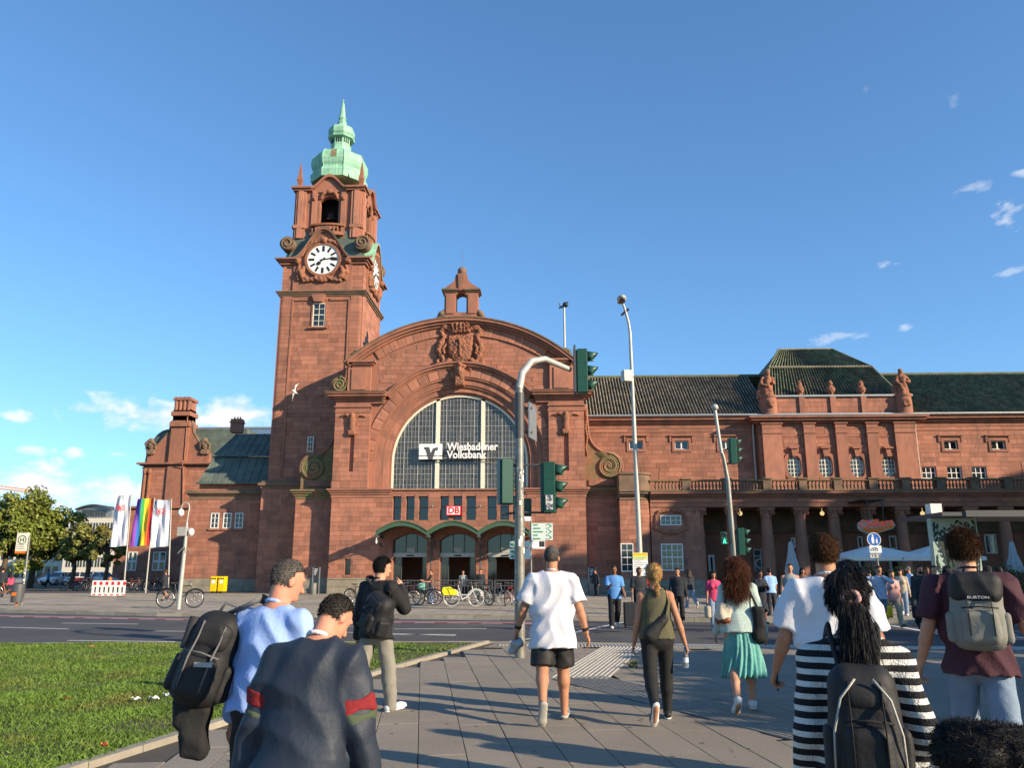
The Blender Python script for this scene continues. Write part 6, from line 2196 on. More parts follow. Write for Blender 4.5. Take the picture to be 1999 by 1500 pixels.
cnt = 0
bare = [(-1.9, 18.0, 1.0), (-2.6, 16.0, 0.8), (-2.0, 18.6, 0.8), (-6.3, 11.9, .45), (-5.0, 14.0, .35), (-5.6, 8.6, .5), (-4.3, 8.9, .4), (-4.1, 9.8, .3), (-8.0, 16.5, .6), (-4.6, 7.6, .5)]
while cnt < 170000:
 y = 6.0 + 13.4 * rng.random() ** 1.35
 x = -0.05 * y - rng.random() * (0.72 * y)
 if not lawn_in(x, y):
  continue
 cnt += 1
 bl_ = False
 for bx, by, br in bare:
  if (x - bx) ** 2 + (y - by) ** 2 < br * br * (0.6 + 0.8 * rng.random()):
   bl_ = rng.random() < 0.55
   break
 if bl_:
  continue
 patch = 0.5 + 0.5 * math.sin(x * 2.1 + 1.3 * math.sin(y * 1.7)) * math.sin(y * 2.3 + math.sin(x * 3.1))
 hgt = (0.022 + 0.04 * rng.random() ** 2) * (0.6 + 0.7 * patch)
 a = rng.random() * 6.283
 w_ = 0.0024 + 0.0024 * (y / 8) * (0.6 + rng.random())
 lean = hgt * (0.2 + 0.9 * rng.random())
 b_ = rng.random() * 6.283
 dx, dy = math.cos(a) * w_, math.sin(a) * w_
 ex, ey = math.cos(b_) * lean, math.sin(b_) * lean
 n = len(gv)
 gv += [(x - dx, y - dy, 0.006), (x + dx, y + dy, 0.006), (x + dx * .6 + ex * .45, y + dy * .6 + ey * .45, hgt * .7), (x + ex, y + ey, hgt)]
 gf += [(n, n + 1, n + 2), (n, n + 2, n + 3)]
gme = bpy.data.meshes.new('grass')
gme.from_pydata(gv, [], gf)
gme.materials.append(MAT['grass_blade'])
go = bpy.data.objects.new('grass', gme)
COL.objects.link(go)
tag(go, 'short uneven green lawn grass beside the pavement', 'grass', kind='stuff')
# ------------------------------------------------------------------ signals, lamps, signs
mk('sticker', (0.55, 0.53, 0.46), 0.7, 0.35, 9, rgb2=(0.08, 0.1, 0.16), mixscale=14, mixlo=0.5, mixhi=0.52)
mk('sign_green', (0.62, 0.70, 0.63), 0.5, 0.05)
mk('sign_green_ink', (0.08, 0.28, 0.17), 0.5, 0.05)
mk('blue_sign', (0.02, 0.12, 0.45), 0.4, 0.05)
mk('yellow', (0.80, 0.52, 0.0), 0.45, 0.06)
mk('ink', (0.03, 0.03, 0.035), 0.7, 0.1)
mk('green_light', (0.05, 1.0, 0.45), 0.4, 0.0, emit=1.3)
mk('lens_dark', (0.02, 0.025, 0.02), 0.15, 0.1, spec=0.8)
mk('orange', (0.75, 0.16, 0.01), 0.5, 0.1)
def signal_head(parent, c, face, sc=1.0, n=3, visor=0.24, hoods=True):
 c, f = Vector(c), Vector((face[0], face[1], 0)).normalized()
 s = Vector((-f.y, f.x, 0))
 hz = 0.16 * n * sc
 b = MB()
 b.obox(c, f * 0.11 * sc, s * 0.15 * sc, (0, 0, hz))
 for k in range(n - 1):
  b.obox(c + Vector((0, 0, (-hz + 0.32 * sc * (k + 1)))), f * 0.115 * sc, s * 0.154 * sc, (0, 0, 0.008))
 b.obox(c - f * 0.14 * sc, f * 0.035 * sc, s * 0.12 * sc, (0, 0, hz * 0.96))
 hs = b.build('signal_housing', 'signal_green', parent, bevel=0.015)
 for k in range(n):
  z = Vector((0, 0, hz - 0.16 * sc - 0.32 * sc * k))
  l = MB()
  l.tube([c + z + f * 0.10 * sc, c + z + f * 0.125 * sc], 0.11 * sc, 14)
  l.build('signal_lens', 'lens_dark', hs)
  v = MB()
  m = 12
  A, B, A2, B2 = [], [], [], []
  for i in range(m + 1):
   a = -0.5 + (math.pi + 1.0) * i / m
   d = s * math.cos(a) + Vector((0, 0, 1)) * math.sin(a)
   ln = visor * sc * (0.55 + 0.45 * max(0, math.sin(a)))
   A.append(c + z + f * 0.11 * sc + d * 0.135 * sc)
   B.append(c + z + f * (0.11 * sc + ln) + d * 0.115 * sc - Vector((0, 0, 0.02)))
  k0 = len(v.v)
  v.v += [tuple(p) for p in A + B]
  for i in range(m):
   v.f.append((k0 + i, k0 + i + 1, k0 + m + 2 + i, k0 + m + 1 + i))
   v.mi.append(0)
  vo = v.build('visor', 'signal_green', hs, smooth=True)
  sd = vo.modifiers.new('thick', 'SOLIDIFY')
  sd.thickness = 0.008
 return hs
YS = 15.9
base = gnd(1015, 1285)
sg = thing('traffic_signal', 'tall galvanised signal mast with curved arm, stickers and green signal heads', 'traffic light', base)
bx, by = base.x, base.y
ztop = at(1024, 690, by).z
p0 = Vector((bx, by, 0))
end = None
for k in range(400):
 Yk = by + k * 0.02
 q = at(1113, 722, Yk)
 if q.z >= ztop - 0.12:
  end = q
  break
if end is None:
 end = at(1113, 722, by + 4)
dirv = Vector((end.x - bx, end.y - by, 0)).normalized()
pts = [p0, p0 + Vector((0, 0, 2.6)), p0 + Vector((0, 0, ztop - 0.75))]
for a in (0.3, 0.65, 1.0):
 t = a * math.pi / 2
 pts.append(Vector((bx, by, ztop - 0.75)) + dirv * 0.7 * (1 - math.cos(t)) + Vector((0, 0, 0.75 * math.sin(t))))
pts.append(end + Vector((0, 0, 0.0)))
po = MB()
po.tube(pts[:2] + pts[1:3], [0.1, 0.098, 0.088, 0.08], 16)
po.build('mast', 'galvanised', sg, smooth=0.9)
po = MB()
po.tube(pts[2:], [0.075, 0.075, 0.07, 0.066, 0.055], 14)
po.build('arm', 'pole_grey', sg, smooth=0.9)
sl_ = MB()
sl_.tube([(bx, by, at(1010, 856, by).z), (bx, by, at(1010, 768, by).z)], 0.098, 14)
sl_.build('sleeve', 'dark_grey_metal', sg, smooth=0.9)
pz = at(1025, 820, by)
pn = MB()
pn.obox((bx + 0.26, by + 0.25, pz.z), (0.07, 0.30, 0), (0.012, -0.003, 0), (0, 0, 0.36))
pn.build('sign_plate', 'zinc', sg)
for dz in (0.25, -0.25):
 MB().obox((bx + 0.16, by + 0.05, pz.z + dz), (0.1, 0, 0), (0, 0.02, 0), (0, 0, 0.02)).build('bracket', 'dark_grey_metal', sg)
for y_, x1_ in ((908, 0.62), (1001, 0.62)):
 zq = at(1030, y_, by).z
 pn = MB()
 pn.tube([(bx, by, zq), (bx + x1_, by, zq - 0.01)], 0.022, 6)
 pn.tube([(bx, by, zq), (bx - 0.35, by + 0.1, zq - 0.03)], 0.025, 6)
 pn.build('bracket', 'dark_grey_metal', sg)
c1 = at(1074, 953, by)
signal_head(sg, (c1.x, by - 0.05, c1.z), (1, -0.12), 1.02)
c2 = at(986, 940, by)
signal_head(sg, (c2.x, by + 0.08, c2.z), (-0.35, 1), 0.95)
st_ = MB().obox((c1.x - 0.02, by - 0.212, c1.z - 0.3), (0.07, 0, 0), (0, 0.004, 0), (0, 0, 0.14)).build('sticker', 'sticker', sg)
c3 = at(1026, 990, by)
signal_head(sg, (bx + 0.14, by + 0.16, c3.z), (0.2, 1), 0.55, 2, 0.12)
signal_head(sg, end + Vector((0.27, 0.1, -0.02)), (1, -0.05), 1.0)
MB().obox(end + Vector((0.10, 0.1, 0)), (0.02, 0, 0), (0, 0.24, 0), (0, 0, 0.52)).build('backing_board', 'dark_grey_metal', sg)
rs_ = random.Random(2)
for k in range(16):
 z = rs_.uniform(0.9, 3.6)
 a = rs_.uniform(-2.6, -0.5)
 r = 0.1015 if z < 2.6 else 0.091
 stx = MB()
 h_, w_ = rs_.uniform(0.03, 0.08), rs_.uniform(0.2, 0.5)
 A = [(bx + r * math.cos(a + w_ * i / 4), by + r * math.sin(a + w_ * i / 4), z) for i in range(5)]
 stx.v = [tuple(p) for p in A] + [(p[0], p[1], p[2] + h_ * 2) for p in A]
 stx.f = [(i, i + 1, i + 6, i + 5) for i in range(4)]
 stx.mi = [0] * 4
 stx.build('sticker', 'sticker' if k % 3 else 'white_sign', sg)
b2 = gnd(1436, 1207)
s2 = thing('traffic_signal', 'slim leaning signal pole at the far kerb with lit green walking figure', 'traffic light', b2)
Y2 = b2.y
q = [Vector((b2.x, Y2, 0)), at(1432, 1075, Y2), at(1421, 940, Y2), at(1413, 896, Y2), at(1408, 880, Y2)]
q2 = [at(1409, 886, Y2 - 0.06), at(1403, 850, Y2 - 0.06), at(1396, 802, Y2 - 0.06)]
m = MB()
m.tube(q, [0.1, 0.1, 0.085, 0.07, 0.06], 12)
m.build('mast', 'galvanised', s2, smooth=0.9)
m = MB()
m.tube(q2, [0.06, 0.06, 0.06], 10)
m.ball(q2[-1] + Vector((0, 0, 0.12)), 0.13, 10, 8)
m.build('antenna', 'pole_grey', s2, smooth=0.9)
c = at(1431, 881, Y2)
signal_head(s2, c, (1, -0.05), 0.98)
for a, b in ((at(1409, 880, Y2), c + Vector((-0.05, 0, 0.1))), (at(1414, 908, Y2), c + Vector((-0.05, 0, -0.42))), (at(1431, 1040, Y2), at(1446, 1040, Y2)), (at(1431, 1078, Y2), at(1446, 1078, Y2)), (at(1431, 1060, Y2), at(1416, 1062, Y2))):
 MB().tube([a, b], 0.03, 6).build('bracket', 'dark_grey_metal', s2)
c = at(1447, 1058, Y2)
signal_head(s2, c, (1, -0.1), 0.98)
c = at(1413, 1051, Y2)
hs = signal_head(s2, c, (0, -1), 0.66, 2, 0.12)
m = MB()
zc_ = c.z - 0.11
m.prism([(c.x - 0.035, zc_ - 0.09), (c.x, zc_ - 0.02), (c.x + 0.035, zc_ - 0.09), (c.x + 0.055, zc_ - 0.08), (c.x + 0.03, zc_ + 0.05), (c.x - 0.03, zc_ + 0.05), (c.x - 0.055, zc_ - 0.08)], Y2 - 0.10, Y2 - 0.095)
m.ball((c.x, Y2 - 0.1, zc_ + 0.075), (0.022, 0.01, 0.022), 8, 6)
m.build('walking_figure', 'green_light', s2)
YLp = 31.0
lb = at(1253, 1160, YLp)
sl3 = thing('street_lamp', 'tall thin street lamp with curved top and floodlight above a poster', 'street lamp', (lb.x, YLp, 0))
lp = [Vector((at(1254, 1180, YLp).x, YLp, 0)), at(1249, 1080, YLp), at(1240, 880, YLp), at(1233, 720, YLp), at(1230, 650, YLp), at(1227, 630, YLp), at(1221, 608, YLp), at(1216.5, 594, YLp)]
m = MB()
m.tube(lp, [0.11, 0.10, 0.085, 0.07, 0.06, 0.055, 0.05, 0.045], 12)
m.build('pole', 'pole_grey', sl3, smooth=0.9)
hd = at(1213, 585, YLp)
m = SDF()
m.ell((hd.x, YLp - 0.1, hd.z), (0.19, 0.34, 0.13), k=0.02)
m.rbox((hd.x, YLp - 0.02, hd.z - 0.03), (0.15, 0.28, 0.1), 0.06)
blob(m, 'lamp_head', 'pole_grey', sl3, 0.03)
m = MB()
m.ball((hd.x + 0.01, YLp - 0.1, hd.z - 0.08), (0.15, 0.27, 0.1), 12, 8)
m.build('lamp_glass', 'lens_dark', sl3, smooth=True)
fb = at(1223, 736, YLp)
m = MB()
m.obox((fb.x, YLp - 0.1, fb.z), (0.16, 0.05, 0), (-0.05, 0.16, 0), (0, 0, 0.22))
m.obox((fb.x + 0.12, YLp - 0.05, fb.z - 0.02), (0.16, 0, 0), (0, 0.03, 0), (0, 0, 0.03))
m.build('floodlight', 'pole_grey', sl3)
m = MB()
q = at(1220, 610, YLp)
m.tube([q + Vector((-0.15, 0, -0.12)), q + Vector((0.15, 0, 0.14))], 0.05, 6)
m.build('sensor', 'black_metal', sl3)
pa, pb_ = at(1236, 1125, YLp - 0.15), at(1264, 1080, YLp - 0.15)
ps = thing('notice_poster', 'white and yellow notice poster fixed to the street lamp pole', 'poster', (pa.x, YLp - 0.15, pa.z))
MB().box(pa.x, pb_.x, YLp - 0.16, YLp - 0.12, pa.z, pb_.z).build('board', 'white_sign', ps)
m = MB()
hgt = pb_.z - pa.z
mk('poster_green', (0.62, 0.72, 0.28), 0.6, 0.04)
m.box(pa.x + 0.01, pb_.x - 0.01, YLp - 0.166, YLp - 0.15, pb_.z - hgt * 0.13, pb_.z - 0.01)
m.build('poster_header', 'yellow', ps)
MB().box(pa.x + 0.01, pb_.x - 0.01, YLp - 0.165, YLp - 0.15, pb_.z - hgt * 0.3, pb_.z - hgt * 0.13 - 0.002).build('poster_band', 'poster_green', ps)
m = MB()
for k in range(9):
 zz = pb_.z - hgt * (0.2 + 0.08 * k)
 m.box(pa.x + 0.06, pb_.x - 0.06 - 0.1 * (k % 3), YLp - 0.168, YLp - 0.15, zz - 0.012, zz)
m.build('poster_print', 'dark_grey_metal', ps)
YD = 34.0
dpx = at(1036.5, 1060, YD).x
dp_ = thing('direction_signpost', 'finger-post with pale green cycle direction plates behind the signal mast', 'signpost', (dpx, YD, 0))
MB().cyl((dpx, YD, 0), (dpx, YD, at(1036, 1003, YD).z), 0.045, n=10).build('post', 'galvanised', dp_, smooth=0.9)
def plate(par, x0, x1, y0, y1, Y, mat, ink=0, arrow=0, nm='direction_plate', inkmat='sign_green_ink'):
 a, b = at(x0, y1, Y), at(x1, y0, Y)
 pm_ = MB()
 pm_.box(a.x, b.x, Y - 0.05, Y - 0.03, a.z, b.z)
 p = pm_.build(nm, mat, par)
 if ink or arrow:
  n_ = MB()
  for k in range(ink):
   z = b.z - (b.z - a.z) * (k + 0.55) / ink
   w = (b.x - a.x)
   n_.box(a.x + w * 0.08, a.x + w * (0.3 + 0.12 * (k % 3)), Y - 0.056, Y - 0.045, z - 0.028, z + 0.028)
   n_.box(a.x + w * 0.68, a.x + w * 0.74, Y - 0.056, Y - 0.045, z - 0.025, z + 0.025)
  for k in range(arrow):
   z = b.z - (b.z - a.z) * (k + 0.5) / arrow
   hh = (b.z - a.z) / arrow * 0.42
   s = 1 if x1 > 1040 else -1
   ex = b.x - 0.03 if s > 0 else a.x + 0.03
   n_.prism([(ex, z), (ex - s * 0.14, z + hh), (ex - s * 0.2, z + hh), (ex - s * 0.07, z), (ex - s * 0.2, z - hh), (ex - s * 0.14, z - hh)], Y - 0.056, Y - 0.045)
  n_.build('plate_print', inkmat, p)
 return p
plate(dp_, 1037.5, 1079, 1022, 1055.5, YD, 'sign_green', 5, 3)
plate(dp_, 1019, 1036, 1007, 1018, YD, 'white_sign')
plate(dp_, 995, 1036, 1057.5, 1069.5, YD, 'sign_green', 1, 1)
plate(dp_, 995, 1036, 1072.5, 1092, YD, 'sign_green', 2, 2)
plate(dp_, 1038, 1064, 1056, 1072, YD, 'white_sign', nm='cycle_plate')
plate(dp_, 1053, 1063, 1057.5, 1068, YD - 0.01, 'ink', nm='cycle_mark')
Yb = 28.9
sb1 = at(1705, 1054, Yb)
bsn = thing('path_sign', 'round blue footpath sign with white figures on a stickered post', 'road sign', (sb1.x + 0.12, Yb, 0))
MB().tube([(sb1.x + 0.16, Yb, 0), (sb1.x + 0.02, Yb, sb1.z + 0.2)], 0.035, 10).build('post', 'galvanised', bsn, smooth=0.9)
MB().tube([(sb1.x, Yb - 0.05, sb1.z), (sb1.x, Yb - 0.035, sb1.z)], 0.235, 32).build('disc', 'blue_sign', bsn)
m = MB()
for dx, s_ in ((-0.045, 1.0), (0.085, 0.62)):
 zb_ = sb1.z - 0.14
 X0 = sb1.x + dx
 m.ball((X0, Yb - 0.055, zb_ + 0.27 * s_), (0.032 * s_, 0.01, 0.036 * s_), 8, 6)
 m.prism([(X0 - 0.05 * s_, zb_ + 0.08 * s_), (X0 + 0.05 * s_, zb_ + 0.08 * s_), (X0 + 0.035 * s_, zb_ + 0.23 * s_), (X0 - 0.035 * s_, zb_ + 0.23 * s_)], Yb - 0.058, Yb - 0.05)
 m.prism([(X0 - 0.035 * s_, zb_), (X0 - 0.01 * s_, zb_), (X0 + 0.005, zb_ + 0.1 * s_), (X0 - 0.04 * s_, zb_ + 0.1 * s_)], Yb - 0.0581, Yb - 0.05)
 m.prism([(X0 + 0.012 * s_, zb_), (X0 + 0.04 * s_, zb_ + 0.01), (X0 + 0.04 * s_, zb_ + 0.1 * s_), (X0, zb_ + 0.1 * s_)], Yb - 0.0581, Yb - 0.05)
m.build('figures', 'white_sign', bsn)
m = MB()
A = [(sb1.x + 0.235 * math.cos(t * math.pi / 16), sb1.z + 0.235 * math.sin(t * math.pi / 16)) for t in range(33)]
B = [(sb1.x + 0.215 * math.cos(t * math.pi / 16), sb1.z + 0.215 * math.sin(t * math.pi / 16)) for t in range(33)]
m.strip(A, B, Yb - 0.056, Yb - 0.034)
m.build('rim', 'white_sign', bsn)
for y0, y1, w, mt in ((1066, 1080, 11, 'white_sign'), (1082, 1090, 10, 'sticker')):
 a, b = at(1708 - w, y1, Yb), at(1708 + w, y0, Yb)
 MB().box(a.x, b.x, Yb - 0.055, Yb - 0.035, a.z, b.z).build('supplementary_plate', mt, bsn)
a = at(1707, 1073, Yb - 0.06)
m = MB()
for s in (-1, 1):
 m.tube([(a.x + s * 0.07 + 0.05 * math.cos(t * math.pi / 8), Yb - 0.062, a.z - 0.01 + 0.05 * math.sin(t * math.pi / 8)) for t in range(17)], 0.008, 4)
m.tube([(a.x - 0.07, Yb - 0.062, a.z), (a.x - 0.02, Yb - 0.062, a.z + 0.06), (a.x + 0.05, Yb - 0.062, a.z + 0.06), (a.x + 0.07, Yb - 0.062, a.z)], 0.008, 4)
m.build('cycle_symbol', 'ink', bsn)
for k in range(5):
 MB().box(sb1.x + 0.05 + 0.012 * k, sb1.x + 0.14 + 0.012 * k, Yb - 0.04, Yb - 0.036, 1.35 - 0.2 * k, 1.45 - 0.2 * k).build('sticker', 'sticker' if k % 2 else 'white_sign', bsn)
Ych = 55.5
mk('neon_red', (0.62, 0.10, 0.05), 0.5, 0.15, emit=0.12)
ca0 = at(1676, 1046, Ych)
cb0 = at(1747, 1014, Ych)
chs = thing('restaurant_sign', 'red script restaurant sign with orange swoosh hanging before the colonnade', 'sign', ((ca0.x + cb0.x) / 2, Ych, ca0.z))
W_ = cb0.x - ca0.x
H_ = cb0.z - ca0.z
m = MB()
out = [(0.0, 0.45), (0.02, 0.75), (0.16, 0.98), (0.3, 0.85), (0.42, 1.0), (0.52, 0.86), (0.72, 0.82), (0.95, 0.85), (1.0, 0.62), (0.92, 0.42), (0.5, 0.12), (0.36, -0.02), (0.18, 0.16), (0.05, 0.3)]
m.prism([(ca0.x + W_ * x, ca0.z + H_ * z) for x, z in out][::-1], Ych, Ych + 0.15)
m.build('sign_back', 'tactile', chs)
m = MB()
sw = [(0.04, 0.42), (0.5, 0.44), (0.97, 0.66), (0.93, 0.48), (0.5, 0.18), (0.37, 0.05), (0.2, 0.22)]
m.prism([(ca0.x + W_ * x, ca0.z + H_ * z) for x, z in sw][::-1], Ych - 0.02, Ych + 0.01)
m.build('swoosh', 'orange', chs)
t = text_obj('lettering', 'Chillers', H_ * 0.62, 'neon_red', (ca0.x + W_ * 0.05, Ych - 0.03, ca0.z + H_ * 0.46), chs, extrude=0.02, bold=0.02, rot=(math.pi / 2, R(-5), 0))
wv = max(v_.co.x for v_ in t.data.vertices)
t.scale.x = W_ * 0.9 / wv
MB().box(ca0.x + W_ * 0.3, ca0.x + W_ * 0.33, Ych + 0.05, Ych + 0.1, ca0.z + H_ * 0.8, z_arch + 0.3).box(ca0.x + W_ * 0.7, ca0.x + W_ * 0.73, Ych + 0.05, Ych + 0.1, ca0.z + H_ * 0.7, z_arch + 0.3).box(ca0.x + W_ * 0.2, ca0.x + W_ * 0.8, Ych + 0.04, YF, z_arch + 0.22, z_arch + 0.3).build('hanger', 'black_metal', chs)
mk('parasol_cloth', (0.62, 0.63, 0.60), 0.8, 0.06)
mk('closed_cloth', (0.33, 0.38, 0.40), 0.85, 0.12, 6)
def parasol(px, py, Y, half, drop, label, py_edge):
 top = at(px, py, Y)
 ze = at(px, py_edge, Y).z
 o = thing('parasol', label, 'parasol', (top.x, Y, 0), group='open parasols')
 c = MB()
 for k in range(4):
  a0, a1 = math.pi / 4 + k * math.pi / 2, math.pi / 4 + (k + 1) * math.pi / 2
  p1 = Vector((top.x + half * math.cos(a0) * 1.414, Y + half * math.sin(a0) * 1.414, ze))
  p2 = Vector((top.x + half * math.cos(a1) * 1.414, Y + half * math.sin(a1) * 1.414, ze))
  c.add([top, p1, p2], [(0, 1, 2)])
  d = Vector((0, 0, -drop))
  c.add([p1, p2, p2 + d, p1 + d], [(0, 1, 2, 3)])
 c.build('canopy', 'parasol_cloth', o)
 m = MB()
 m.cyl((top.x, Y, 0), (top.x, Y, top.z), 0.04, n=8)
 m.box(top.x - 0.45, top.x + 0.45, Y - 0.45, Y + 0.45, 0, 0.1)
 m.build('pole', 'pole_grey', o)
parasol(1703, 1065, 50.0, 2.35, 0.22, 'open white parasol below the red script sign', 1089)
parasol(1823, 1064, 51.0, 2.0, 0.2, 'open white parasol half hidden by the mural kiosk', 1089)
for px, y0, y1, Y, lab in ((1543, 1058, 1125, 49.0, 'closed grey parasol beside the third column'), (1974, 1057, 1118, 50.0, 'closed grey parasol at the right edge')):
 top = at(px, y0, Y)
 zb = at(px, y1, Y).z
 o = thing('closed_parasol', lab, 'parasol', (top.x, Y, 0), group='closed parasols')
 m = MB()
 prof = [(0.34, zb), (0.4, zb + 0.25), (0.33, zb + 0.6), (0.2, top.z - 0.8), (0.12, top.z - 0.15), (0.05, top.z)]
 k0 = len(m.v)
 m.lathe((top.x, Y, 0), prof, 16)
 for i in range(k0, len(m.v)):
  x, y, z = m.v[i]
  a = math.atan2(y - Y, x - top.x)
  f = 1 + 0.18 * math.cos(a * 8)
  m.v[i] = (top.x + (x - top.x) * f, Y + (y - Y) * f, z)
 m.build('folded_canopy', 'closed_cloth', o, smooth=0.8)
 MB().cyl((top.x, Y, 0), (top.x, Y, zb + 0.2), 0.04, n=8).box(top.x - 0.3, top.x + 0.3, Y - 0.3, Y + 0.3, 0, 0.08).build('pole', 'dark_grey_metal', o)
YK = 36.0
ka, kb = at(1826, 1100, YK), at(1905, 1012, YK)
mk('mural_ground', (0.33, 0.44, 0.38), 0.6, 0.15, 3)
mk('mural_leaf', (0.018, 0.035, 0.03), 0.6, 0.1)
kio = thing('mural_kiosk', 'pale green kiosk painted with dark leaves under a flat shelter roof', 'kiosk', ((ka.x + kb.x) / 2, YK, 0))
MB().box(ka.x, kb.x, YK, YK + 0.35, 0, kb.z).build('kiosk_body', 'mural_ground', kio)
rr = random.Random(12)
lf = MB()
for stem in range(22):
 x = ka.x + 0.15 + (kb.x - ka.x - 0.3) * rr.random()
 z = 0.4 + rr.random() * 1.5
 a = math.pi / 2 + rr.uniform(-0.4, 0.4)
 pts = []
 for k in range(9):
  pts.append((x, YK - 0.004 - 0.0004 * stem, z))
  x += 0.24 * math.cos(a)
  z += 0.24 * math.sin(a)
  a += rr.uniform(-0.22, 0.22)
  x = min(max(x, ka.x + 0.08), kb.x - 0.08)
  if z > kb.z - 0.1:
   break
  if k > 0:
   for s in (-1, 1):
    la = a + s * rr.uniform(0.5, 0.9)
    L1 = rr.uniform(0.22, 0.36)
    d = Vector((math.cos(la), math.sin(la)))
    n_ = Vector((-d.y, d.x))
    b0 = Vector((x, z))
    poly = [b0, b0 + d * L1 * .35 + n_ * .055, b0 + d * L1 * .7 + n_ * .05, b0 + d * L1, b0 + d * L1 * .7 - n_ * .05, b0 + d * L1 * .35 - n_ * .055]
    if all(ka.x + .02 < p.x < kb.x - .02 and p.y < kb.z - .03 for p in poly):
     lf.add([(p.x, YK - 0.004 - 0.0004 * (stem + 0.3 * s), p.y) for p in poly], [(0, 5, 4, 3, 2, 1)])
 if len(pts) > 1:
  lf.tube(pts, 0.018, 4)
lf.build('leaf_mural', 'mural_leaf', kio)
rf = MB()
rf.box(ka.x - 0.05, kb.x + 9, YK - 1.2, YK + 3.0, kb.z + 0.02, kb.z + 0.18)
rf.box(ka.x + 0.9, kb.x + 9, YK - 1.28, YK - 1.2, kb.z - 0.02, kb.z + 0.24)
rf.build('shelter_roof', 'dark_grey_metal', kio)
rf = MB()
for x in (kb.x + 3.2, kb.x + 6.5):
 rf.cyl((x, YK + 1.2, 0), (x, YK + 1.2, kb.z + 0.05), 0.07, n=10)
rf.build('shelter_post', 'galvanised', kio)
a, b = at(1822, 1001, YK), at(1842, 983, YK)
MB().box(a.x, b.x, YK + 0.2, YK + 0.7, a.z - 0.1, b.z).build('roof_box', 'white_paint', kio)
hb_ = gnd(42, 1183)
YH = hb_.y
bsig = thing('bus_stop_sign', 'pale bus stop sign with green H circle on a stickered pole', 'bus stop sign', hb_)
pt = at(56, 1060, YH)
MB().tube([(hb_.x, YH, 0), (pt.x, YH, pt.z + 0.3)], 0.05, 10).build('pole', 'galvanised', bsig, smooth=0.9)
a, b = at(31, 1081, YH), at(57, 1041, YH)
MB().box(a.x, b.x, YH - 0.09, YH + 0.05, a.z, b.z).build('sign_box', 'cream_paint', bsig)
MB().box(a.x, b.x, YH - 0.095, YH + 0.055, a.z - 0.01, a.z + 0.1).build('orange_band', 'orange', bsig)
cx, cz = (a.x + b.x) / 2 + 0.02, b.z - 0.33
m = MB()
A = [(cx + 0.21 * math.cos(t * math.pi / 14), cz + 0.21 * math.sin(t * math.pi / 14)) for t in range(29)]
B = [(cx + 0.175 * math.cos(t * math.pi / 14), cz + 0.175 * math.sin(t * math.pi / 14)) for t in range(29)]
m.strip(A, B, YH - 0.098, YH - 0.08)
for s in (-1, 1):
 m.box(cx + s * 0.07 - 0.018, cx + s * 0.07 + 0.018, YH - 0.098, YH - 0.08, cz - 0.1, cz + 0.1)
m.box(cx - 0.07, cx + 0.07, YH - 0.0975, YH - 0.08, cz - 0.016, cz + 0.016)
for k in range(3):
 m.box(a.x + 0.05, b.x - 0.1, YH - 0.0975, YH - 0.08, a.z + 0.2 + 0.09 * k, a.z + 0.215 + 0.09 * k)
m.build('stop_print', 'canopy_green', bsig)
for k in range(6):
 z = 0.8 + 0.16 * k
 x = hb_.x + (pt.x - hb_.x) * z / (pt.z + 0.3)
 MB().box(x - 0.04, x + 0.04, YH - 0.056, YH - 0.05, z, z + 0.1).build('sticker', 'sticker' if k % 2 else 'white_sign', bsig)
bn = gnd(36, 1183)
bc = at(36, 1160, YH)
lbn = thing('litter_bin', 'dark grey litter bin on the bus stop pole', 'bin', (bc.x, YH, 0))
m = MB()
m.lathe((bc.x, YH - 0.05, 0), [(0.2, 0.14), (0.27, 0.16), (0.29, 0.85), (0.27, 0.98), (0.2, 1.0)], 14)
m.build('body', 'dark_grey_metal', lbn, smooth=0.6)
MB().box(bc.x - 0.03, bc.x + 0.03, YH - 0.08, YH - 0.02, 0, 0.2).box(bc.x - 0.1, bc.x + 0.1, YH - 0.35, YH - 0.32, 0.45, 0.6).build('foot', 'orange', lbn)
cb = gnd(348, 1191)
YV2 = cb.y
cv = thing('camera_pole', 'grey pole with domed cameras and cabinet on the forecourt', 'camera pole', cb)
tq = at(362, 1040, YV2)
m = MB()
m.tube([cb, at(357, 1105, YV2), at(362, 1058, YV2), at(365, 1020, YV2)], [0.09, 0.085, 0.07, 0.05], 12)
m.tube([at(365, 1020, YV2), at(370, 990, YV2), at(368, 983, YV2), at(361, 981, YV2), at(356, 986, YV2), at(353, 996, YV2)], 0.03, 8)
m.build('pole', 'pole_grey', cv, smooth=0.9)
a, b = at(349, 1047, YV2), at(367, 1030, YV2)
MB().box(a.x, b.x, YV2 - 0.2, YV2 + 0.1, a.z, b.z).build('cabinet', 'pole_grey', cv)
for x, y in ((353, 1003), (373, 1041)):
 q = at(x, y, YV2)
 m = MB()
 m.lathe((q.x, YV2, q.z - 0.12), [(0.05, 0), (0.11, 0.05), (0.13, 0.12), (0.13, 0.2), (0.09, 0.28), (0.03, 0.32)], 12)
 m.build('dome_camera', 'white_paint', cv, smooth=0.7)
m = MB()
q = at(361, 1065, YV2)
for k in range(6):
 a = k * math.pi / 3
 m.tube([q, q + Vector((0.3 * math.cos(a), 0.3 * math.sin(a), -0.35))], 0.015, 5)
m.build('anti_climb_spikes', 'galvanised', cv)
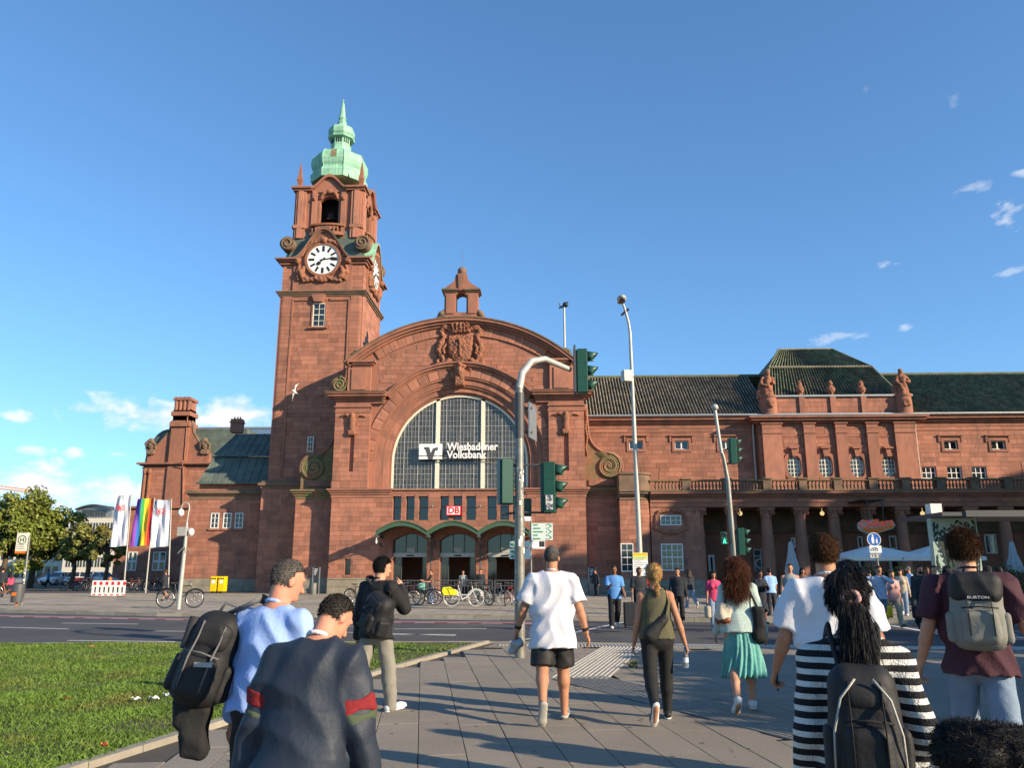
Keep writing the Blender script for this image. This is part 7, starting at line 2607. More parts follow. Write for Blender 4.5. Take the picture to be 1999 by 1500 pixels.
for i, (x0, x1) in enumerate(((411, 425.5), (426, 441))):
 a, b = at(x0, 1157, 59.8), at(x1, 1126, 59.8)
 o = thing('post_box', '%s of two yellow post boxes against the left wing' % ('left' if i == 0 else 'right'), 'post box', ((a.x + b.x) / 2, 59.8, 0), group='yellow post boxes')
 MB().box(a.x, b.x, 59.6, 60.2, 0.12, b.z).build('body', 'yellow', o, bevel=0.03)
 MB().box(a.x + 0.06, a.x + 0.1, 59.7, 60.1, 0, 0.12).box(b.x - 0.1, b.x - 0.06, 59.7, 60.1, 0, 0.12).build('feet', 'dark_grey_metal', o)
 xm = (a.x + b.x) / 2
 MB().box(xm - 0.12, xm + 0.12, 59.585, 59.6, b.z - 0.5, b.z - 0.27).build('label', 'white_sign', o)
 MB().box(xm - 0.2, xm + 0.2, 59.585, 59.6, b.z - 0.2, b.z - 0.14).build('slot', 'ink', o)
for px, Yq, lab in ((618, 56.2, 'slim steel notice stand with dark panel left of the entrance'), (1156, 55.0, 'slim steel notice stand with dark panel right of the entrance')):
 a = at(px, 1108, Yq)
 o = thing('notice_stand', lab, 'notice board', (a.x, Yq, 0))
 MB().box(a.x - 0.26, a.x - 0.2, Yq, Yq + 0.06, 0, a.z).box(a.x + 0.2, a.x + 0.26, Yq, Yq + 0.06, 0, a.z).build('frame', 'zinc', o)
 MB().box(a.x - 0.2, a.x + 0.2, Yq, Yq + 0.04, a.z - 0.7, a.z).build('panel', 'ink', o)
 m = MB()
 for k in range(5):
  m.box(a.x - 0.14, a.x + 0.1 - 0.03 * k, Yq - 0.004, Yq, a.z - 0.15 - 0.09 * k, a.z - 0.12 - 0.09 * k)
 m.build('print', 'white_sign', o)
 MB().lathe((a.x - 0.05, Yq - 0.3, 0), [(0.2, 0), (0.22, 0.05), (0.22, 0.75), (0.18, 0.8)], 12).build('ash_bin', 'galvanised', o, smooth=0.6)
YB = gnd(210, 1166).y
a, b = at(177, 1166, YB), at(246, 1134, YB)
ba = thing('works_barrier', 'red and white plastic works barrier on the forecourt', 'barrier', ((a.x + b.x) / 2, YB, 0))
m = MB()
hh = b.z
wall(m, a.x, b.x, 0.06, hh, YB, YB + 0.05, [(a.x + 0.15 + 0.29 * k, a.x + 0.28 + 0.29 * k, hh * 0.25, hh * 0.6) for k in range(7)])
m.build('panel', 'white_paint', ba)
m = MB()
for k in range(6):
 m.box(a.x + 0.1 + 0.38 * k, a.x + 0.28 + 0.38 * k, YB - 0.006, YB, hh * 0.72, hh * 0.92)
 m.box(a.x + 0.1 + 0.38 * k, a.x + 0.28 + 0.38 * k, YB - 0.006, YB, hh * 0.09, hh * 0.16)
m.build('red_reflectors', 'red_sign', ba)
m = MB()
for x in (a.x + 0.2, b.x - 0.2):
 m.box(x - 0.1, x + 0.1, YB - 0.35, YB + 0.4, 0, 0.06)
m.build('foot', 'ink', ba)
MB().lathe(((a.x + b.x) / 2, YB + 0.1, hh), [(0.09, 0), (0.1, 0.1), (0.06, 0.2)], 10).build('warning_lamp', 'orange', ba)
mk('flag_white', (0.60, 0.62, 0.68), 0.8, 0.04)
for c_, rgb in (('fr', (0.55, 0.02, 0.03)), ('fo', (0.70, 0.2, 0.02)), ('fy', (0.75, 0.6, 0.03)), ('fg', (0.04, 0.3, 0.07)), ('fb', (0.03, 0.12, 0.45)), ('fv', (0.22, 0.05, 0.35))):
 mk(c_, rgb, 0.8, 0.04)
YG = 60.5
for i, (tx, ty, bx_, x0, x1, y0, y1, kind) in enumerate(((257, 964, 241, 226, 255, 968, 1066, 'db'), (302, 972, 284, 267, 300, 974, 1065, 'rain'), (335, 974, 328, 301, 333, 977, 1067, 'db'))):
 top = at(tx, ty, YG)
 bt = at(bx_, 1157, YG)
 lab = ('white flag with red railway emblem, leftmost of three', 'rainbow striped flag between two white flags', 'white flag with red railway emblem, nearest the tower')[i]
 o = thing('flagpole', lab, 'flag', (bt.x, YG, 0), group='three flags')
 MB().tube([(bt.x, YG, 0), top], [0.06, 0.035], 8).build('pole', 'pole_grey', o, smooth=0.9)
 fm = MB()
 nx, nz = 14, 18
 ul, ur, ll = at(x0, y0, YG), at(x1, y0, YG), at(x0, y1, YG)
 wid, hgt = ur.x - ul.x, ul.z - ll.z
 lean = (bt.x - top.x) / top.z
 P_ = []
 for r_ in range(nz + 1):
  for c in range(nx + 1):
   u, v = c / nx, r_ / nz
   x = ur.x - wid * (1 - u) + lean * v * hgt - 0.12 * v * (1 - u)
   P_.append((x, YG + (0.16 * math.sin(u * 9 + v * 4 + i) + 0.08 * math.sin(u * 17 - v * 5)) * (0.3 + 0.7 * (1 - u)), ul.z - hgt * v - 0.12 * (1 - u) * v))
 F_, MI = [], []
 for r_ in range(nz):
  for c in range(nx):
   k = r_ * (nx + 1) + c
   F_.append((k, k + 1, k + nx + 2, k + nx + 1))
   MI.append(int(c / nx * 6) if kind == 'rain' else 0)
 fm.v, fm.f, fm.mi = P_, F_, MI
 fm.build('flag_cloth', ['fv', 'fb', 'fg', 'fy', 'fo', 'fr'] if kind == 'rain' else 'flag_white', o, smooth=True)
 if kind == 'db':
  xm, zm = ul.x + wid * 0.52 + lean * 0.2 * hgt, ul.z - hgt * 0.25
  m = MB()
  A = [(xm - .3, zm - .2), (xm + .3, zm - .2), (xm + .3, zm + .2), (xm - .3, zm + .2), (xm - .3, zm - .2)]
  B = [(xm - .25, zm - .15), (xm + .25, zm - .15), (xm + .25, zm + .15), (xm - .25, zm + .15), (xm - .25, zm - .15)]
  m.strip(A, B, YG - 0.262, YG - 0.258)
  em = m.build('emblem', 'red_sign', o)
  text_obj('lettering', 'DB', 0.32, 'red_sign', (xm, YG - 0.262, zm - 0.115), em, rot=(math.pi / 2, 0, math.pi), extrude=0.002, align='CENTER', bold=0.008)
YRl = 44.0
for i, (x0, x1) in enumerate(((770, 835), (835, 900), (900, 962), (965, 1006))):
 a, b = at(x0, 1133, YRl), at(x1, 1133, YRl)
 o = thing('railing', 'dark steel railing panel before the doors, number %s from the left' % ('one', 'two', 'three', 'four')[i], 'railing', ((a.x + b.x) / 2, YRl, 0), group='railings before the doors')
 m = MB()
 m.box(a.x, b.x, YRl, YRl + 0.05, a.z - 0.05, a.z)
 m.box(a.x, b.x, YRl, YRl + 0.04, a.z - 0.32, a.z - 0.28)
 m.box(a.x, b.x, YRl, YRl + 0.04, 0.15, 0.19)
 m.build('rail', 'dark_grey_metal', o)
 m = MB()
 m.box(a.x, a.x + 0.06, YRl - 0.01, YRl + 0.05, 0, a.z)
 m.box(b.x - 0.06, b.x - 0.001, YRl - 0.01, YRl + 0.05, 0, a.z)
 m.build('post', 'dark_grey_metal', o)
 n = int((b.x - a.x) / 0.17)
 for k in range(1, n):
  x = a.x + (b.x - a.x) * k / n
  unit_obj('bar', 'dark_grey_metal', o, x - 0.012, x + 0.012, YRl + 0.008, YRl + 0.032, 0.19, a.z - 0.05)
# ------------------------------------------------------------------ bicycles
mk('tyre', (0.02, 0.02, 0.02), 0.8, 0.1)
mk('tyre_wall', (0.42, 0.40, 0.36), 0.7, 0.1)
mk('steel', (0.5, 0.5, 0.5), 0.3, 0.1, metal=0.9)
for nm, rgb in (('bk_black', (0.02, 0.02, 0.022)), ('bk_red', (0.25, 0.03, 0.03)), ('bk_white', (0.6, 0.6, 0.58)), ('bk_blue', (0.04, 0.08, 0.2)), ('bk_green', (0.05, 0.2, 0.08)), ('bk_grey', (0.14, 0.14, 0.15)), ('bk_yellow', (0.75, 0.65, 0.02)), ('bk_orange', (0.5, 0.14, 0.03))):
 mk(nm, rgb, 0.35, 0.08)
RW = 0.34
_w = {}
def wheel_meshes(tm):
 if tm in _w:
  return _w[tm]
 t = MB()
 t.tube([(RW * math.cos(a * math.pi / 16), 0, RW * math.sin(a * math.pi / 16)) for a in range(33)], 0.024, 6, caps=False)
 r = MB()
 r.tube([((RW - 0.035) * math.cos(a * math.pi / 16), 0, (RW - 0.035) * math.sin(a * math.pi / 16)) for a in range(33)], 0.013, 5, caps=False)
 s = MB()
 for k in range(16):
  a = k * math.pi / 8
  s.tube([(0, 0.03 * (-1) ** k, 0), ((RW - 0.04) * math.cos(a), 0, (RW - 0.04) * math.sin(a))], 0.0035, 3)
 s.cyl((0, -0.05, 0), (0, 0.05, 0), 0.025, n=8)
 out = []
 for mb, nm, mt in ((t, 'wheel', tm), (r, 'rim', 'steel'), (s, 'spokes', 'steel')):
  o = mb.build(nm, mt, None, smooth=True)
  out.append(o.data)
  bpy.data.objects.remove(o)
 _w[tm] = out
 return out
def bicycle(label, loc, rz, fm='bk_black', tm='tyre', style='diamond', lean=0.06, basket=None, group='parked bicycles', sc=1.0, name='bicycle'):
 o = thing(name, label, 'bicycle', (0, 0, 0), 0, group, local=True)
 wm = wheel_meshes(tm)
 for x in (-0.53, 0.53):
  w_ = add_obj('wheel', wm[0], o)
  w_.location = (x, 0, RW + 0.022)
  add_obj('rim', wm[1], w_)
  add_obj('spokes', wm[2], w_)
 h = RW + 0.022
 bb, st, hd, hd2 = (-0.08, 0, 0.3), (-0.22, 0, 0.8), (0.36, 0, 0.86), (0.40, 0, 0.68)
 f = MB()
 if style == 'step':
  f.tube([hd2, (0.15, 0, 0.42), bb], 0.035, 8)
  f.tube([hd2, (0.2, 0, 0.5), (-0.15, 0, 0.5)], 0.02, 6)
 else:
  f.tube([hd, st], 0.017, 7)
  f.tube([hd2, bb], 0.02, 7)
 f.tube([bb, st, (-0.245, 0, 0.92)], 0.017, 7)
 for s in (-1, 1):
  f.tube([(-0.1, s * 0.03, 0.3), (-0.53, s * 0.06, h)], 0.011, 5)
  f.tube([(-0.21, s * 0.02, 0.76), (-0.53, s * 0.06, h)], 0.009, 5)
  f.tube([(0.41, s * 0.04, 0.64), (0.45, s * 0.055, 0.55), (0.53, s * 0.055, h)], 0.013, 5)
 f.tube([hd2, hd], 0.022, 8)
 f.build('frame', fm, o, smooth=0.9)
 b = MB()
 b.tube([hd, (0.33, 0, 1.0)], 0.014, 6)
 b.tube([(0.22, -0.3, 1.02), (0.32, -0.2, 1.03), (0.36, 0, 1.0), (0.32, 0.2, 1.03), (0.22, 0.3, 1.02)], 0.012, 6)
 b.build('handlebar', 'bk_grey', o, smooth=0.9)
 s_ = MB()
 s_.prism([(-0.40, -0.085), (-0.40, 0.085), (-0.28, 0.05), (-0.12, 0.02), (-0.12, -0.02), (-0.28, -0.05)], 0.93, 0.98, 'xy')
 s_.build('saddle', 'bk_black', o, bevel=0.015)
 c = MB()
 c.tube([(-0.08 + 0.09 * math.cos(a * math.pi / 8), 0.05, 0.3 + 0.09 * math.sin(a * math.pi / 8)) for a in range(17)], 0.006, 4)
 for s in (-1, 1):
  c.tube([(-0.08, s * 0.05, 0.3), (-0.08 + s * 0.12, s * 0.09, 0.3 - s * 0.11)], 0.01, 4)
  c.box(-0.08 + s * 0.12 - 0.05, -0.08 + s * 0.12 + 0.05, s * 0.09, s * 0.15 + 0.02, 0.3 - s * 0.11 - 0.012, 0.3 - s * 0.11 + 0.012)
 c.tube([(-0.53, 0.05, h + 0.03), (-0.08, 0.05, 0.39)], 0.006, 4)
 c.build('crank', 'bk_grey', o)
 g = MB()
 for x in (-0.53, 0.53):
  g.tube([(x + 0.385 * math.cos(a), 0, h + 0.385 * math.sin(a)) for a in [0.5 + 2.2 * k / 8 for k in range(9)]], 0.02, 4)
 g.build('mudguard', fm if style == 'step' else 'bk_black', o)
 if style != 'race':
  r_ = MB()
  r_.box(-0.75, -0.35, -0.06, 0.06, 0.76, 0.775)
  r_.tube([(-0.7, 0.06, 0.76), (-0.53, 0.07, h)], 0.007, 4)
  r_.tube([(-0.7, -0.06, 0.76), (-0.53, -0.07, h)], 0.007, 4)
  r_.build('rack', 'bk_black', o)
 if basket == 'panel':
  g = MB()
  g.prism([(-0.95, 0.62), (-0.92, 0.82), (-0.6, 0.84), (-0.28, 0.66), (-0.3, 0.5), (-0.85, 0.48)][::-1], -0.05, 0.05)
  g.build('rear_fender', 'bk_yellow', o, bevel=0.01)
 if basket == 'crate':
  g = MB()
  wall(g, 0.35, 0.72, 0.9, 1.12, -0.15, -0.14)
  wall(g, 0.35, 0.72, 0.9, 1.12, 0.14, 0.15)
  g.box(0.35, 0.72, -0.15, 0.15, 0.89, 0.9)
  g.box(0.35, 0.36, -0.14, 0.14, 0.9, 1.12)
  g.box(0.71, 0.72, -0.14, 0.14, 0.9, 1.12)
  g.build('basket', 'bk_grey', o)
 o.location = loc
 o.rotation_euler = (lean, 0, rz)
 o.scale = (sc,) * 3
 return o
YBk = 38.8
def bpos(px, Y=YBk):
 v = at(px, 1180, Y)
 return (v.x, Y, 0)
bicycle('white rental bicycle with yellow rear panel at the railings', bpos(905, 38.0), 0.10, 'bk_white', 'tyre_wall', 'step', 0.08, 'panel', sc=1.05)
bicycle('dark red bicycle partly behind the black rucksack at the railings', bpos(800, 39.4), 2.7, 'bk_red', 'tyre', 'diamond', -0.05)
bicycle('black bicycle with red mudguards left of the seated woman', bpos(828, 39.0), 0.35, 'bk_black', 'tyre', 'diamond', 0.07)
bicycle('black bicycle with rear rack right of the seated woman', bpos(862, 40.2), 2.9, 'bk_black', 'tyre', 'step', 0.05)
bicycle('white-wheeled dark bicycle just left of the signal mast', bpos(964, 38.6), -0.25, 'bk_grey', 'tyre_wall', 'diamond', 0.06)
bicycle('green bicycle leaning between the rental bicycle and the mast', bpos(940, 39.6), 2.4, 'bk_green', 'tyre', 'diamond', -0.06)
bicycle('red bicycle seen from the front beside the signal mast', bpos(994, 39.0), 1.35, 'bk_red', 'tyre', 'diamond', 0.04)
bicycle('dark bicycle behind the man in black hoodie', bpos(698, 40.6), 0.9, 'bk_black', 'tyre', 'diamond', 0.05)
bicycle('blue bicycle near the plinth behind the hooded man', bpos(718, 41.2), 1.2, 'bk_blue', 'tyre', 'diamond', -0.05)
q = gnd(350, 1188)
bicycle('black city bicycle with yellow saddle cover leaning on the camera pole', (q.x + 0.05, q.y - 0.12, 0), 0.28, 'bk_black', 'tyre', 'diamond', -0.08, group='bicycles left of the tower', sc=1.12)
q = gnd(12, 1168)
bicycle('orange bicycle cut by the left picture edge', (q.x, q.y, 0), 0.5, 'bk_orange', 'tyre', 'diamond', 0.05, 'crate', group='bicycles left of the tower')
for i, (px, py) in enumerate(((140, 1147), (160, 1146), (172, 1148), (262, 1146), (275, 1146), (290, 1145), (303, 1145), (318, 1144), (330, 1144), (341, 1144))):
 v = gnd(px, py)
 Y = min(v.y, 66)
 v = at(px, 1140, Y)
 bicycle(('red bicycle', 'dark bicycle', 'black bicycle')[min(i, 2)] + ' in the rack left of the works barrier' if i < 3 else ('first', 'second', 'third', 'fourth', 'fifth', 'sixth', 'seventh')[i - 3] + ' bicycle from the left in the shaded rack below the flags', (v.x, Y, 0), 0.6 + 0.5 * (i % 3), ('bk_red', 'bk_grey', 'bk_black')[i % 3], 'tyre', 'diamond', 0.03, group='bicycles left of the works barrier' if i < 3 else 'bicycles in the rack below the flags')
# ------------------------------------------------------------------ cars
for nm, rgb in (('car_white', (0.7, 0.7, 0.69)), ('car_silver', (0.4, 0.41, 0.42)), ('car_dark', (0.03, 0.035, 0.05)), ('car_red', (0.4, 0.03, 0.03))):
 mk(nm, rgb, 0.25, 0.03, spec=0.6)
def car(label, loc, rz, body='car_white', estate=True, panel=None, sc=1.0):
 o = thing('parked_car', label, 'car', (0, 0, 0), 0, 'cars parked beyond the forecourt', local=True)
 L, W = 2.2, 0.88
 low = [(-L, 0.32), (-L - 0.02, 0.62), (-L + 0.08, 0.9), (-1.2, 0.97), (0.75, 0.95), (1.75, 0.82), (L - 0.02, 0.66), (L, 0.34), (1.8, 0.22), (-1.9, 0.22)]
 roof = [(-2.0 if estate else -1.6, 0.94), (-1.8 if estate else -1.1, 1.42), (-0.4, 1.48), (0.25, 1.4), (0.95, 0.94)]
 b = MB()
 b.prism(low[::-1], -W, W)
 bo = b.build('body', body, o, bevel=0.06)
 c = MB()
 n = len(roof)
 A = [(x, -W + 0.03 if z < 1 else -W + 0.2, z) for x, z in roof]
 B = [(x, W - 0.03 if z < 1 else W - 0.2, z) for x, z in roof]
 c.add(A + B, [tuple(range(n)), tuple(range(2 * n - 1, n - 1, -1))] + [(i, i + n, i + n + 1, i + 1) for i in range(n - 1)])
 c.build('windows', 'glass', o)
 r = MB()
 k = 0.012
 for i in range(1, n - 2):
  r.add([(A[i][0], A[i][1] - k, A[i][2] + k), (A[i + 1][0], A[i + 1][1] - k, A[i + 1][2] + k), (B[i + 1][0], B[i + 1][1] + k, B[i + 1][2] + k), (B[i][0], B[i][1] + k, B[i][2] + k)], [(0, 1, 2, 3)])
 for side in (A, B):
  for i in range(n - 1):
   r.tube([side[i], side[i + 1]], 0.035, 5)
  for t in (-0.55, 0.2):
   r.tube([(t, side[0][1], 0.95), (t - 0.05, side[1][1], 1.44)], 0.035, 5)
 r.build('roof', body, o)
 for x in (-1.35, 1.35):
  for s in (-1, 1):
   w = MB()
   w.tube([(x, s * (W - 0.2), 0.32), (x, s * (W + 0.01), 0.32)], 0.32, 18)
   ty = w.build('wheel', 'tyre', o, smooth=0.6)
   w = MB()
   w.tube([(x, s * (W + 0.011), 0.32), (x, s * (W + 0.02), 0.32)], 0.2, 14)
   w.build('hubcap', 'steel', ty)
 for s in (-1, 1):
  MB().box(L - 0.12, L + 0.005, s * 0.78 - 0.14, s * 0.78 + 0.1, 0.62, 0.76).build('headlight', 'white_sign', o)
  MB().box(-L - 0.03, -L + 0.06, s * 0.76 - 0.1, s * 0.76 + 0.1, 0.66, 0.88).build('tail_light', 'red_sign', o)
  MB().box(0.75, 0.92, s * (W + 0.02), s * (W + 0.18), 0.95, 1.08).build('mirror', body, o)
 MB().box(L - 0.04, L + 0.012, -0.5, 0.5, 0.34, 0.56).build('grille', 'ink', o)
 MB().box(L + 0.0, L + 0.02, -0.26, 0.26, 0.44, 0.54).build('number_plate', 'white_sign', o)
 if panel:
  MB().box(-1.0, 1.0, -W - 0.006, -W + 0.01, 0.4, 0.85).build('side_panel', panel, o)
 o.location = loc
 o.rotation_euler = (0, 0, rz)
 o.scale = (sc,) * 3
def cpos(px, py):
 Y = 92.0
 v = at(px, py, Y)
 return (v.x, Y, 0)
car('white car facing the camera beyond the forecourt', cpos(117, 1120), -1.75, 'car_white', False)
car('white estate car with red side panel', cpos(172, 1120), 0.12, 'car_white', True, 'car_red')
car('white car behind the estate car, near the pavilion', cpos(200, 1118), -0.4, 'car_white', True)
v = cpos(70, 1116)
car('dark blue car under the big tree', (v[0], v[1] + 4, 0), 0.3, 'car_dark', False)
v = cpos(138, 1116)
car('red-lit silver car between the white cars', (v[0], v[1] + 5, 0), 2.8, 'car_silver', False)
# ------------------------------------------------------------------ trees
mk('bark', (0.085, 0.06, 0.042), 0.95, 0.25, 5, 0.6, 20)
mk('leaf_a', (0.13, 0.165, 0.022), 0.55, 0.3, 0.4, island=0.35, rgb2=(0.19, 0.19, 0.035), mixscale=0.3)
mk('leaf_b', (0.15, 0.165, 0.04), 0.55, 0.3, 0.4, island=0.35, rgb2=(0.21, 0.17, 0.045), mixscale=0.3)
mk('leaf_dark', (0.035, 0.06, 0.016), 0.55, 0.3, 0.5, island=0.35)
def tree(name, label, loc, H, cr, cz, rz, leafmat, nleaf, lsz, seed, group, trunk_r=0.22, cat='tree', clumps=60):
 rr = np.random.default_rng(seed)
 o = thing(name, label, cat, loc, group=group)
 L0 = Vector(loc)
 t = MB()
 t.tube([L0, L0 + Vector((0.1, 0.05, cz * 0.5)), L0 + Vector((-0.05, 0, cz)), L0 + Vector((0.05, 0, cz + rz * 0.6))], [trunk_r * 1.25, trunk_r, trunk_r * 0.8, trunk_r * 0.2], 9)
 cl = []
 for k in range(clumps):
  d = rr.normal(size=3)
  d /= np.linalg.norm(d)
  rad = (0.45 + 0.55 * rr.random()) ** 0.7
  wob = 1 + 0.22 * math.sin(3 * math.atan2(d[1], d[0]) + seed) * math.cos(2 * d[2] + seed)
  cl.append((d[0] * cr * rad * wob, d[1] * cr * rad * wob, cz + d[2] * rz * rad * wob, (0.17 + 0.13 * rr.random()) * cr))
 for c in cl[:16]:
  s = L0 + Vector((0, 0, cz * rr.uniform(0.55, 1.0)))
  e = L0 + Vector(c[:3])
  t.tube([s, s.lerp(e, 0.5) + Vector((0, 0, 0.1 * cr)), e], [trunk_r * 0.42, trunk_r * 0.25, trunk_r * 0.08], 5)
 t.build('trunk', 'bark', o, smooth=0.9)
 n = nleaf
 ci = rr.integers(0, clumps, n)
 C = np.array([c[:3] for c in cl])[ci]
 Rr = np.array([c[3] for c in cl])[ci]
 d = rr.normal(size=(n, 3))
 d /= np.linalg.norm(d, axis=1)[:, None]
 p = C + d * (Rr * rr.random(n) ** 0.45)[:, None] * np.array([1, 1, 0.75])
 nn = d * 0.7 + rr.normal(size=(n, 3)) * 0.6 + np.array([0, 0, 0.5])
 nn /= np.linalg.norm(nn, axis=1)[:, None]
 a = np.cross(nn, rr.normal(size=(n, 3)))
 a /= np.linalg.norm(a, axis=1)[:, None]
 b = np.cross(nn, a)
 sz = (lsz * (0.6 + 0.8 * rr.random(n)))[:, None]
 V = np.stack([p - a * sz, p + b * sz * 0.55, p + a * sz, p - b * sz * 0.55], 1).reshape(-1, 3) + np.array(L0)
 Q = np.arange(4 * n).reshape(-1, 4)
 np_mesh('crown', V, Q, leafmat, o, smooth=False)
 return o
def tp(px, Y):
 v = at(px, 1115, Y)
 return (v.x, Y, 0)
GL = 'trees beyond the forecourt'
tree('street_tree', 'broad green tree, largest of the trees at the left', tp(62, 76), 10, 3.9, 5.6, 3.6, 'leaf_a', 17000, 0.17, 1, GL, 0.25, clumps=80)
tree('street_tree', 'green tree cut by the left picture edge', tp(5, 72), 9, 3.3, 5.0, 2.8, 'leaf_a', 12000, 0.17, 2, GL, 0.22, clumps=60)
tree('street_tree', 'thin tree with sparse leaves before the pale apartment block', tp(170, 71), 6, 1.75, 4.2, 1.7, 'leaf_b', 4500, 0.17, 3, GL, 0.2, clumps=40)
tree('street_tree', 'small rounded tree beside the flags and pavilion', tp(206, 70), 5.5, 1.3, 3.6, 1.7, 'leaf_b', 4500, 0.17, 4, GL, 0.16, clumps=36)
tree('street_tree', 'yellowing tree between the big tree and the apartment block', tp(142, 72), 5.5, 1.4, 3.7, 1.6, 'leaf_b', 5000, 0.17, 5, GL, 0.18, clumps=40)
GR = 'tall trees right of the picture'
tl = ['nearest tall tree in the row right of the picture', 'second tall tree in the row right of the picture', 'third tall tree in the row right of the picture', 'fourth tall tree in the row right of the picture', 'fifth tall tree in the row right of the picture', 'last tall tree in the row right of the picture']
for i, (x, y, H, r) in enumerate(RTREES):
 tree('tall_tree', tl[i], (x, y, 0), H, r, H - r * 1.05, r * 1.05, 'leaf_a', 9500, 0.5, 20 + i, GR, 0.4, clumps=70)
GN = 'young trees along the road right of the picture'
for i, (x, y, H, r) in enumerate(ADDED_TREES):
 tree('added_tree', ('nearest', 'second', 'third')[i] + ' young tree along the road right of the picture', (x, y, 0), H, r, H - r, r, 'leaf_a', 5000, 0.28, 30 + i, GN, 0.16, clumps=60)
mk('planter_box', (0.10, 0.095, 0.09), 0.8, 0.2)
for i, (px, Y, w_) in enumerate(((1760, 47, 1.1), (1925, 46, 1.2), (1965, 45, 1.2), (1695, 48, 0.8))):
 v = at(px, 1140, Y)
 o = thing('planter', ('dark planter of shrubs behind the bearded man', 'planter of tall shrubs right of the mural kiosk', 'planter of shrubs at the right picture edge', 'low planter below the large parasol')[i], 'planter', (v.x, Y, 0), group='terrace planters')
 MB().box(v.x - w_ / 2, v.x + w_ / 2, Y - 0.3, Y + 0.3, 0, 0.6).build('box', 'planter_box', o, bevel=0.02)
 rr = np.random.default_rng(50 + i)
 n = 900
 p = rr.normal(size=(n, 3)) * np.array([w_ * 0.32, 0.24, 0.34]) + np.array([v.x, Y, 1.05])
 a = rr.normal(size=(n, 3)); a /= np.linalg.norm(a, axis=1)[:, None]
 b = np.cross(a, rr.normal(size=(n, 3))); b /= np.linalg.norm(b, axis=1)[:, None]
 V = np.stack([p - a * .1, p + b * .05, p + a * .1, p - b * .05], 1).reshape(-1, 3)
 np_mesh('foliage', V, np.arange(4 * n).reshape(-1, 4), 'leaf_dark' if i else 'leaf_a', o, smooth=False)
hx0, hx1, hy0, hy1, hh_ = SHADE_HEDGE
o = thing('hedge', 'clipped hedge beside the pavement right of the picture', 'hedge', ((hx0 + hx1) / 2, (hy0 + hy1) / 2, 0))
rr = np.random.default_rng(77)
n = 9000
p = rr.random((n, 3)) * np.array([hx1 - hx0, hy1 - hy0, hh_]) + np.array([hx0, hy0, 0])
a = rr.normal(size=(n, 3)); a /= np.linalg.norm(a, axis=1)[:, None]
b = np.cross(a, rr.normal(size=(n, 3))); b /= np.linalg.norm(b, axis=1)[:, None]
V = np.stack([p - a * .16, p + b * .1, p + a * .16, p - b * .1], 1).reshape(-1, 3)
np_mesh('foliage', V, np.arange(4 * n).reshape(-1, 4), 'leaf_dark', o, smooth=False)
MB().box(hx0 + .3, hx1 - .3, hy0 + .3, hy1 - .3, 0, hh_ - .35).build('shade_core', 'bark', o)  # solid filling that blocks the sun for the added pavement shade
# ------------------------------------------------------------------ pale apartment block, crane, gull, litter
mk('pale_wall', (0.62, 0.58, 0.48), 0.8, 0.05)
YA_ = 135.0
ap = thing('apartment_block', 'pale apartment block with arched grey penthouse behind the trees', 'apartment block', (at(185, 1050, YA_).x, YA_, 0))
x0, x1 = at(128, 1050, YA_).x, at(232, 1050, YA_).x
zt0 = at(180, 1012, YA_).z
MB().box(x0, x1, YA_, YA_ + 14, 0, zt0).build('wall', 'pale_wall', ap)
for fl in range(3):
 for k in range(8):
  xa_ = x0 + 0.6 + (x1 - x0 - 1.2) * k / 8
  z0 = zt0 - 2.3 - 2.9 * fl
  g = MB().box(xa_, xa_ + 0.75, YA_ - 0.04, YA_ + 0.02, z0, z0 + 1.5).build('window', 'glass', ap)
  MB().box(xa_ + 0.345, xa_ + 0.405, YA_ - 0.07, YA_ - 0.03, z0, z0 + 1.5).build('frame', 'white_paint', g)
a, b = at(140, 1012, YA_).x, at(210, 1012, YA_).x
zp_ = at(175, 987, YA_).z
n = 14
A = [(a + (b - a) * k / n, zt0 + 0.2 + (zp_ - zt0 - 0.2) * (0.62 + 0.38 * math.sin(math.pi * k / n))) for k in range(n + 1)]
MB().strip([(x, zt0) for x, z in A], A, YA_ + 1.2, YA_ + 10).build('penthouse', 'zinc', ap)
MB().strip(A, [(x, z + 0.25) for x, z in A], YA_ + 0.6, YA_ + 10.2).build('arched_roof', 'dark_grey_metal', ap)
g = MB()
for k in range(4):
 xa_ = a + 1.0 + (b - a - 2) * k / 4
 g.box(xa_, xa_ + 0.95, YA_ + 1.15, YA_ + 1.22, zt0 + 0.3, zt0 + 1.5)
g.build('penthouse_glazing', 'glass', ap)
m = MB()
for k in range(14):
 x = a + (b - a) * k / 13
 m.cyl((x, YA_ + 0.2, zt0), (x, YA_ + 0.2, zt0 + 0.9), 0.03, n=4)
m.box(a, b, YA_ + 0.17, YA_ + 0.23, zt0 + 0.86, zt0 + 0.92)
m.build('terrace_rail', 'dark_grey_metal', ap)
ap2 = thing('apartment_block', 'long pale building low behind the parked cars', 'apartment block', (at(60, 1050, 150).x, 150, 0))
xa0, xa1 = at(-60, 1050, 150).x, at(135, 1050, 150).x
MB().box(xa0, xa1, 150, 160, 0, 7.5).build('wall', 'pale_wall', ap2)
for k in range(12):
 x = xa0 + 1 + (xa1 - xa0 - 2) * k / 12
 MB().box(x, x + 0.9, 149.95, 150.02, 3.6, 5.2).build('window', 'glass', ap2)
 MB().box(x, x + 1.0, 149.95, 150.02, 0.4, 2.4).build('shop_window', 'glass', ap2)
YCr = 260.0
ca1, cb1 = at(-140, 939, YCr), at(62, 962, YCr)
cr = thing('tower_crane', 'orange lattice crane jib above the trees at far left', 'crane', (ca1.x, YCr, 0))
m = MB()
mk('crane_orange', (0.75, 0.32, 0.12), 0.6, 0.05)
for s in (-0.5, 0.5):
 m.tube([ca1 + Vector((0, s, 0)), cb1 + Vector((0, s, 0))], 0.16, 5)
up = Vector((0, 0, 1.5))
